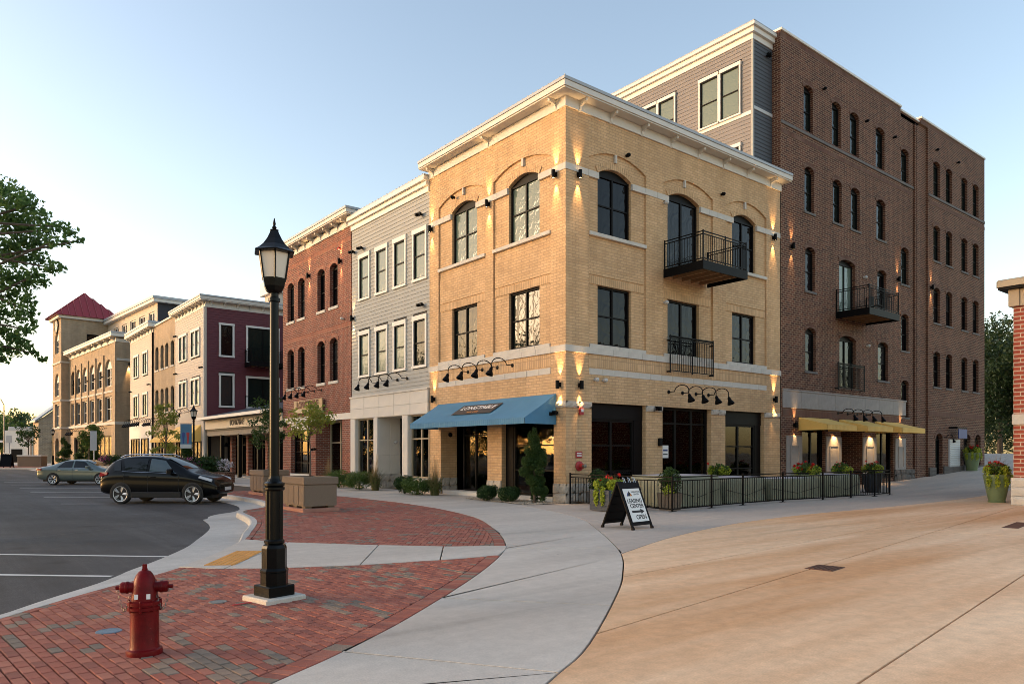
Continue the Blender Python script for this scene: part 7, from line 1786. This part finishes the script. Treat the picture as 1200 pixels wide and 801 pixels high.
limbs = [((q.uniform(-.1, .1), q.uniform(-.1, .1), q.uniform(3.6, 6.5)), c[:3], 0.07) for c in C[::2]]
trunk('trunk', [(0, 0, 0), (0.05, 0, 2), (-0.05, 0.1, 4), (0.1, 0, 6), (0, 0, 8.2)], 0.26, 0.08, limbs, bt, n=10)
leaves('crown', m_leaf_big, C[:len(vis)], 5200, 0.05, bt, 78, 0.6, 0.2, 0.6); leaves('outer_crown', m_leaf_big, C[len(vis):], 13000, 0.06, bt, 79, 0.5, 0.2, 0.6)
# ================================================================ DISTANT TREES AND POLES
k = 0
for u_, dep, h, cr, lb in ((1172, 78, 15.0, 5.5, 'dark leafy tree between the brown building and the right brick corner'), (1205, 70, 13.5, 5.0, 'dark tree partly behind the right brick corner'), (1150, 95, 15.0, 6.0, 'farther dark tree just showing past the brown building')):
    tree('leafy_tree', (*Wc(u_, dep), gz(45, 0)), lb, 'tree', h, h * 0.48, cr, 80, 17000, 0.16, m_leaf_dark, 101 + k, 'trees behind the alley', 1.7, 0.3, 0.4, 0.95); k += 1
for u_, dep, h, cr, lb in ((20, 165, 11.5, 6.5, 'green tree at the end of the street left of the fieldstone house'), (-5, 150, 9.5, 6.0, 'lower light green tree at the far left edge'), (38, 190, 12.5, 7.0, 'darker tree behind the white kiosk'), (2, 210, 13.5, 8.0, 'tall hazy tree farthest down the street'), (-45, 170, 12, 8, 'tree beyond the left edge of the street')):
    tree('leafy_tree', (*Wc(u_, dep), -0.3), lb, 'tree', h, h * 0.55, cr, 40, 3600, 0.34, m_leaf_far if k % 2 else m_leaf_light, 111 + k, 'trees at the end of the street', 2.0, 0.3, 0.4, 0.9); k += 1
fp = tag(MB().rings([[(*Wc(u_, d_), z) for u_, d_ in ((-900, 81), (52, 81), (75, 140), (-900, 260))] for z in (-0.3, 0.0)]).build('far_kerb', m_walk), kind='structure')
mb = MB(); mb.rings([[(*Wc(u_, d_), z) for u_, d_ in ((-900, 83), (50, 83), (60, 100), (-900, 110))] for z in (-0.1, 0.006)]); tag(mb.build('far_brick_pavement', MATS['far_paving']), kind='structure')
for u_, wd, lb in ((30.5, 1.4, 'brown box planter at the end of the street holding the round tree'), (42, 2.1, 'long brown box planter right of the far round tree')):
    t = empty('far_planter', (*Wc(u_, 92), 0), lb, 'planter', 'far planters', D2R(-38)); MB().bbox(-wd / 2, wd / 2, -0.6, 0.6, 0, 1.25, 0.03).build('box', m_planter, t); MB().bbox(-wd / 2 - 0.05, wd / 2 + 0.05, -0.65, 0.65, 1.25, 1.4, 0.03).build('rim', m_cast, t)
po = empty('light_pole', (*Wc(4.6, 100), 0), 'slim tan light pole with curved arm at the far left', 'lamp post'); MB().lathe([(0.12, 0), (0.07, 8.2)], 8).build('pole', m_creamframe, po); MB().tube([(0, 0, 8.2), (-0.3, 0.3, 8.9), (-1.0, 0.9, 9.4), (-2.0, 1.7, 9.5)], 0.06, 6).build('arm', m_creamframe, po); MB().bbox(-2.6, -1.9, 1.5, 1.9, 9.4, 9.55, 0.03).build('lamp_head', m_ltgrey, po)
sp = empty('street_sign', (*Wc(11, 90), 0), 'far street sign on a grey post', 'sign'); MB().box(-0.05, 0.05, -0.05, 0.05, 0, 3.8).build('post', m_ltgrey, sp); MB().box(-0.35, 0.35, -0.08, -0.05, 2.9, 3.8).build('panel', m_ltgrey, sp, rz=D2R(-38))
sp = empty('street_sign', (*Wc(110, 68), 0), 'grey back of a street sign before the large tan building', 'sign'); MB().box(-0.05, 0.05, -0.05, 0.05, 0, 3.4).build('post', m_ltgrey, sp); MB().box(-0.3, 0.3, -0.08, -0.05, 1.9, 3.7).build('panel', m_ltgrey, sp, rz=D2R(-38))

# mature trees on the far side of the street: the shop windows mirror them
for i_, (x_, y_, h_) in enumerate(((-36, 27, 13), (-35, 38, 16), (-36, 48, 15), (-35, 59, 16), (-37, 70, 15), (-36, 82, 16))):
    tree('leafy_tree', (x_, y_, -0.15), ('first', 'second', 'third', 'fourth', 'fifth', 'sixth')[i_] + ' mature tree across the street, mirrored in the shop windows', 'tree', h_, h_ * 0.52, 5.6, 70, 10000, 0.22, m_leaf_far, 131 + i_, 'trees across the street', 1.9, 0.28, 0.4, 0.95)
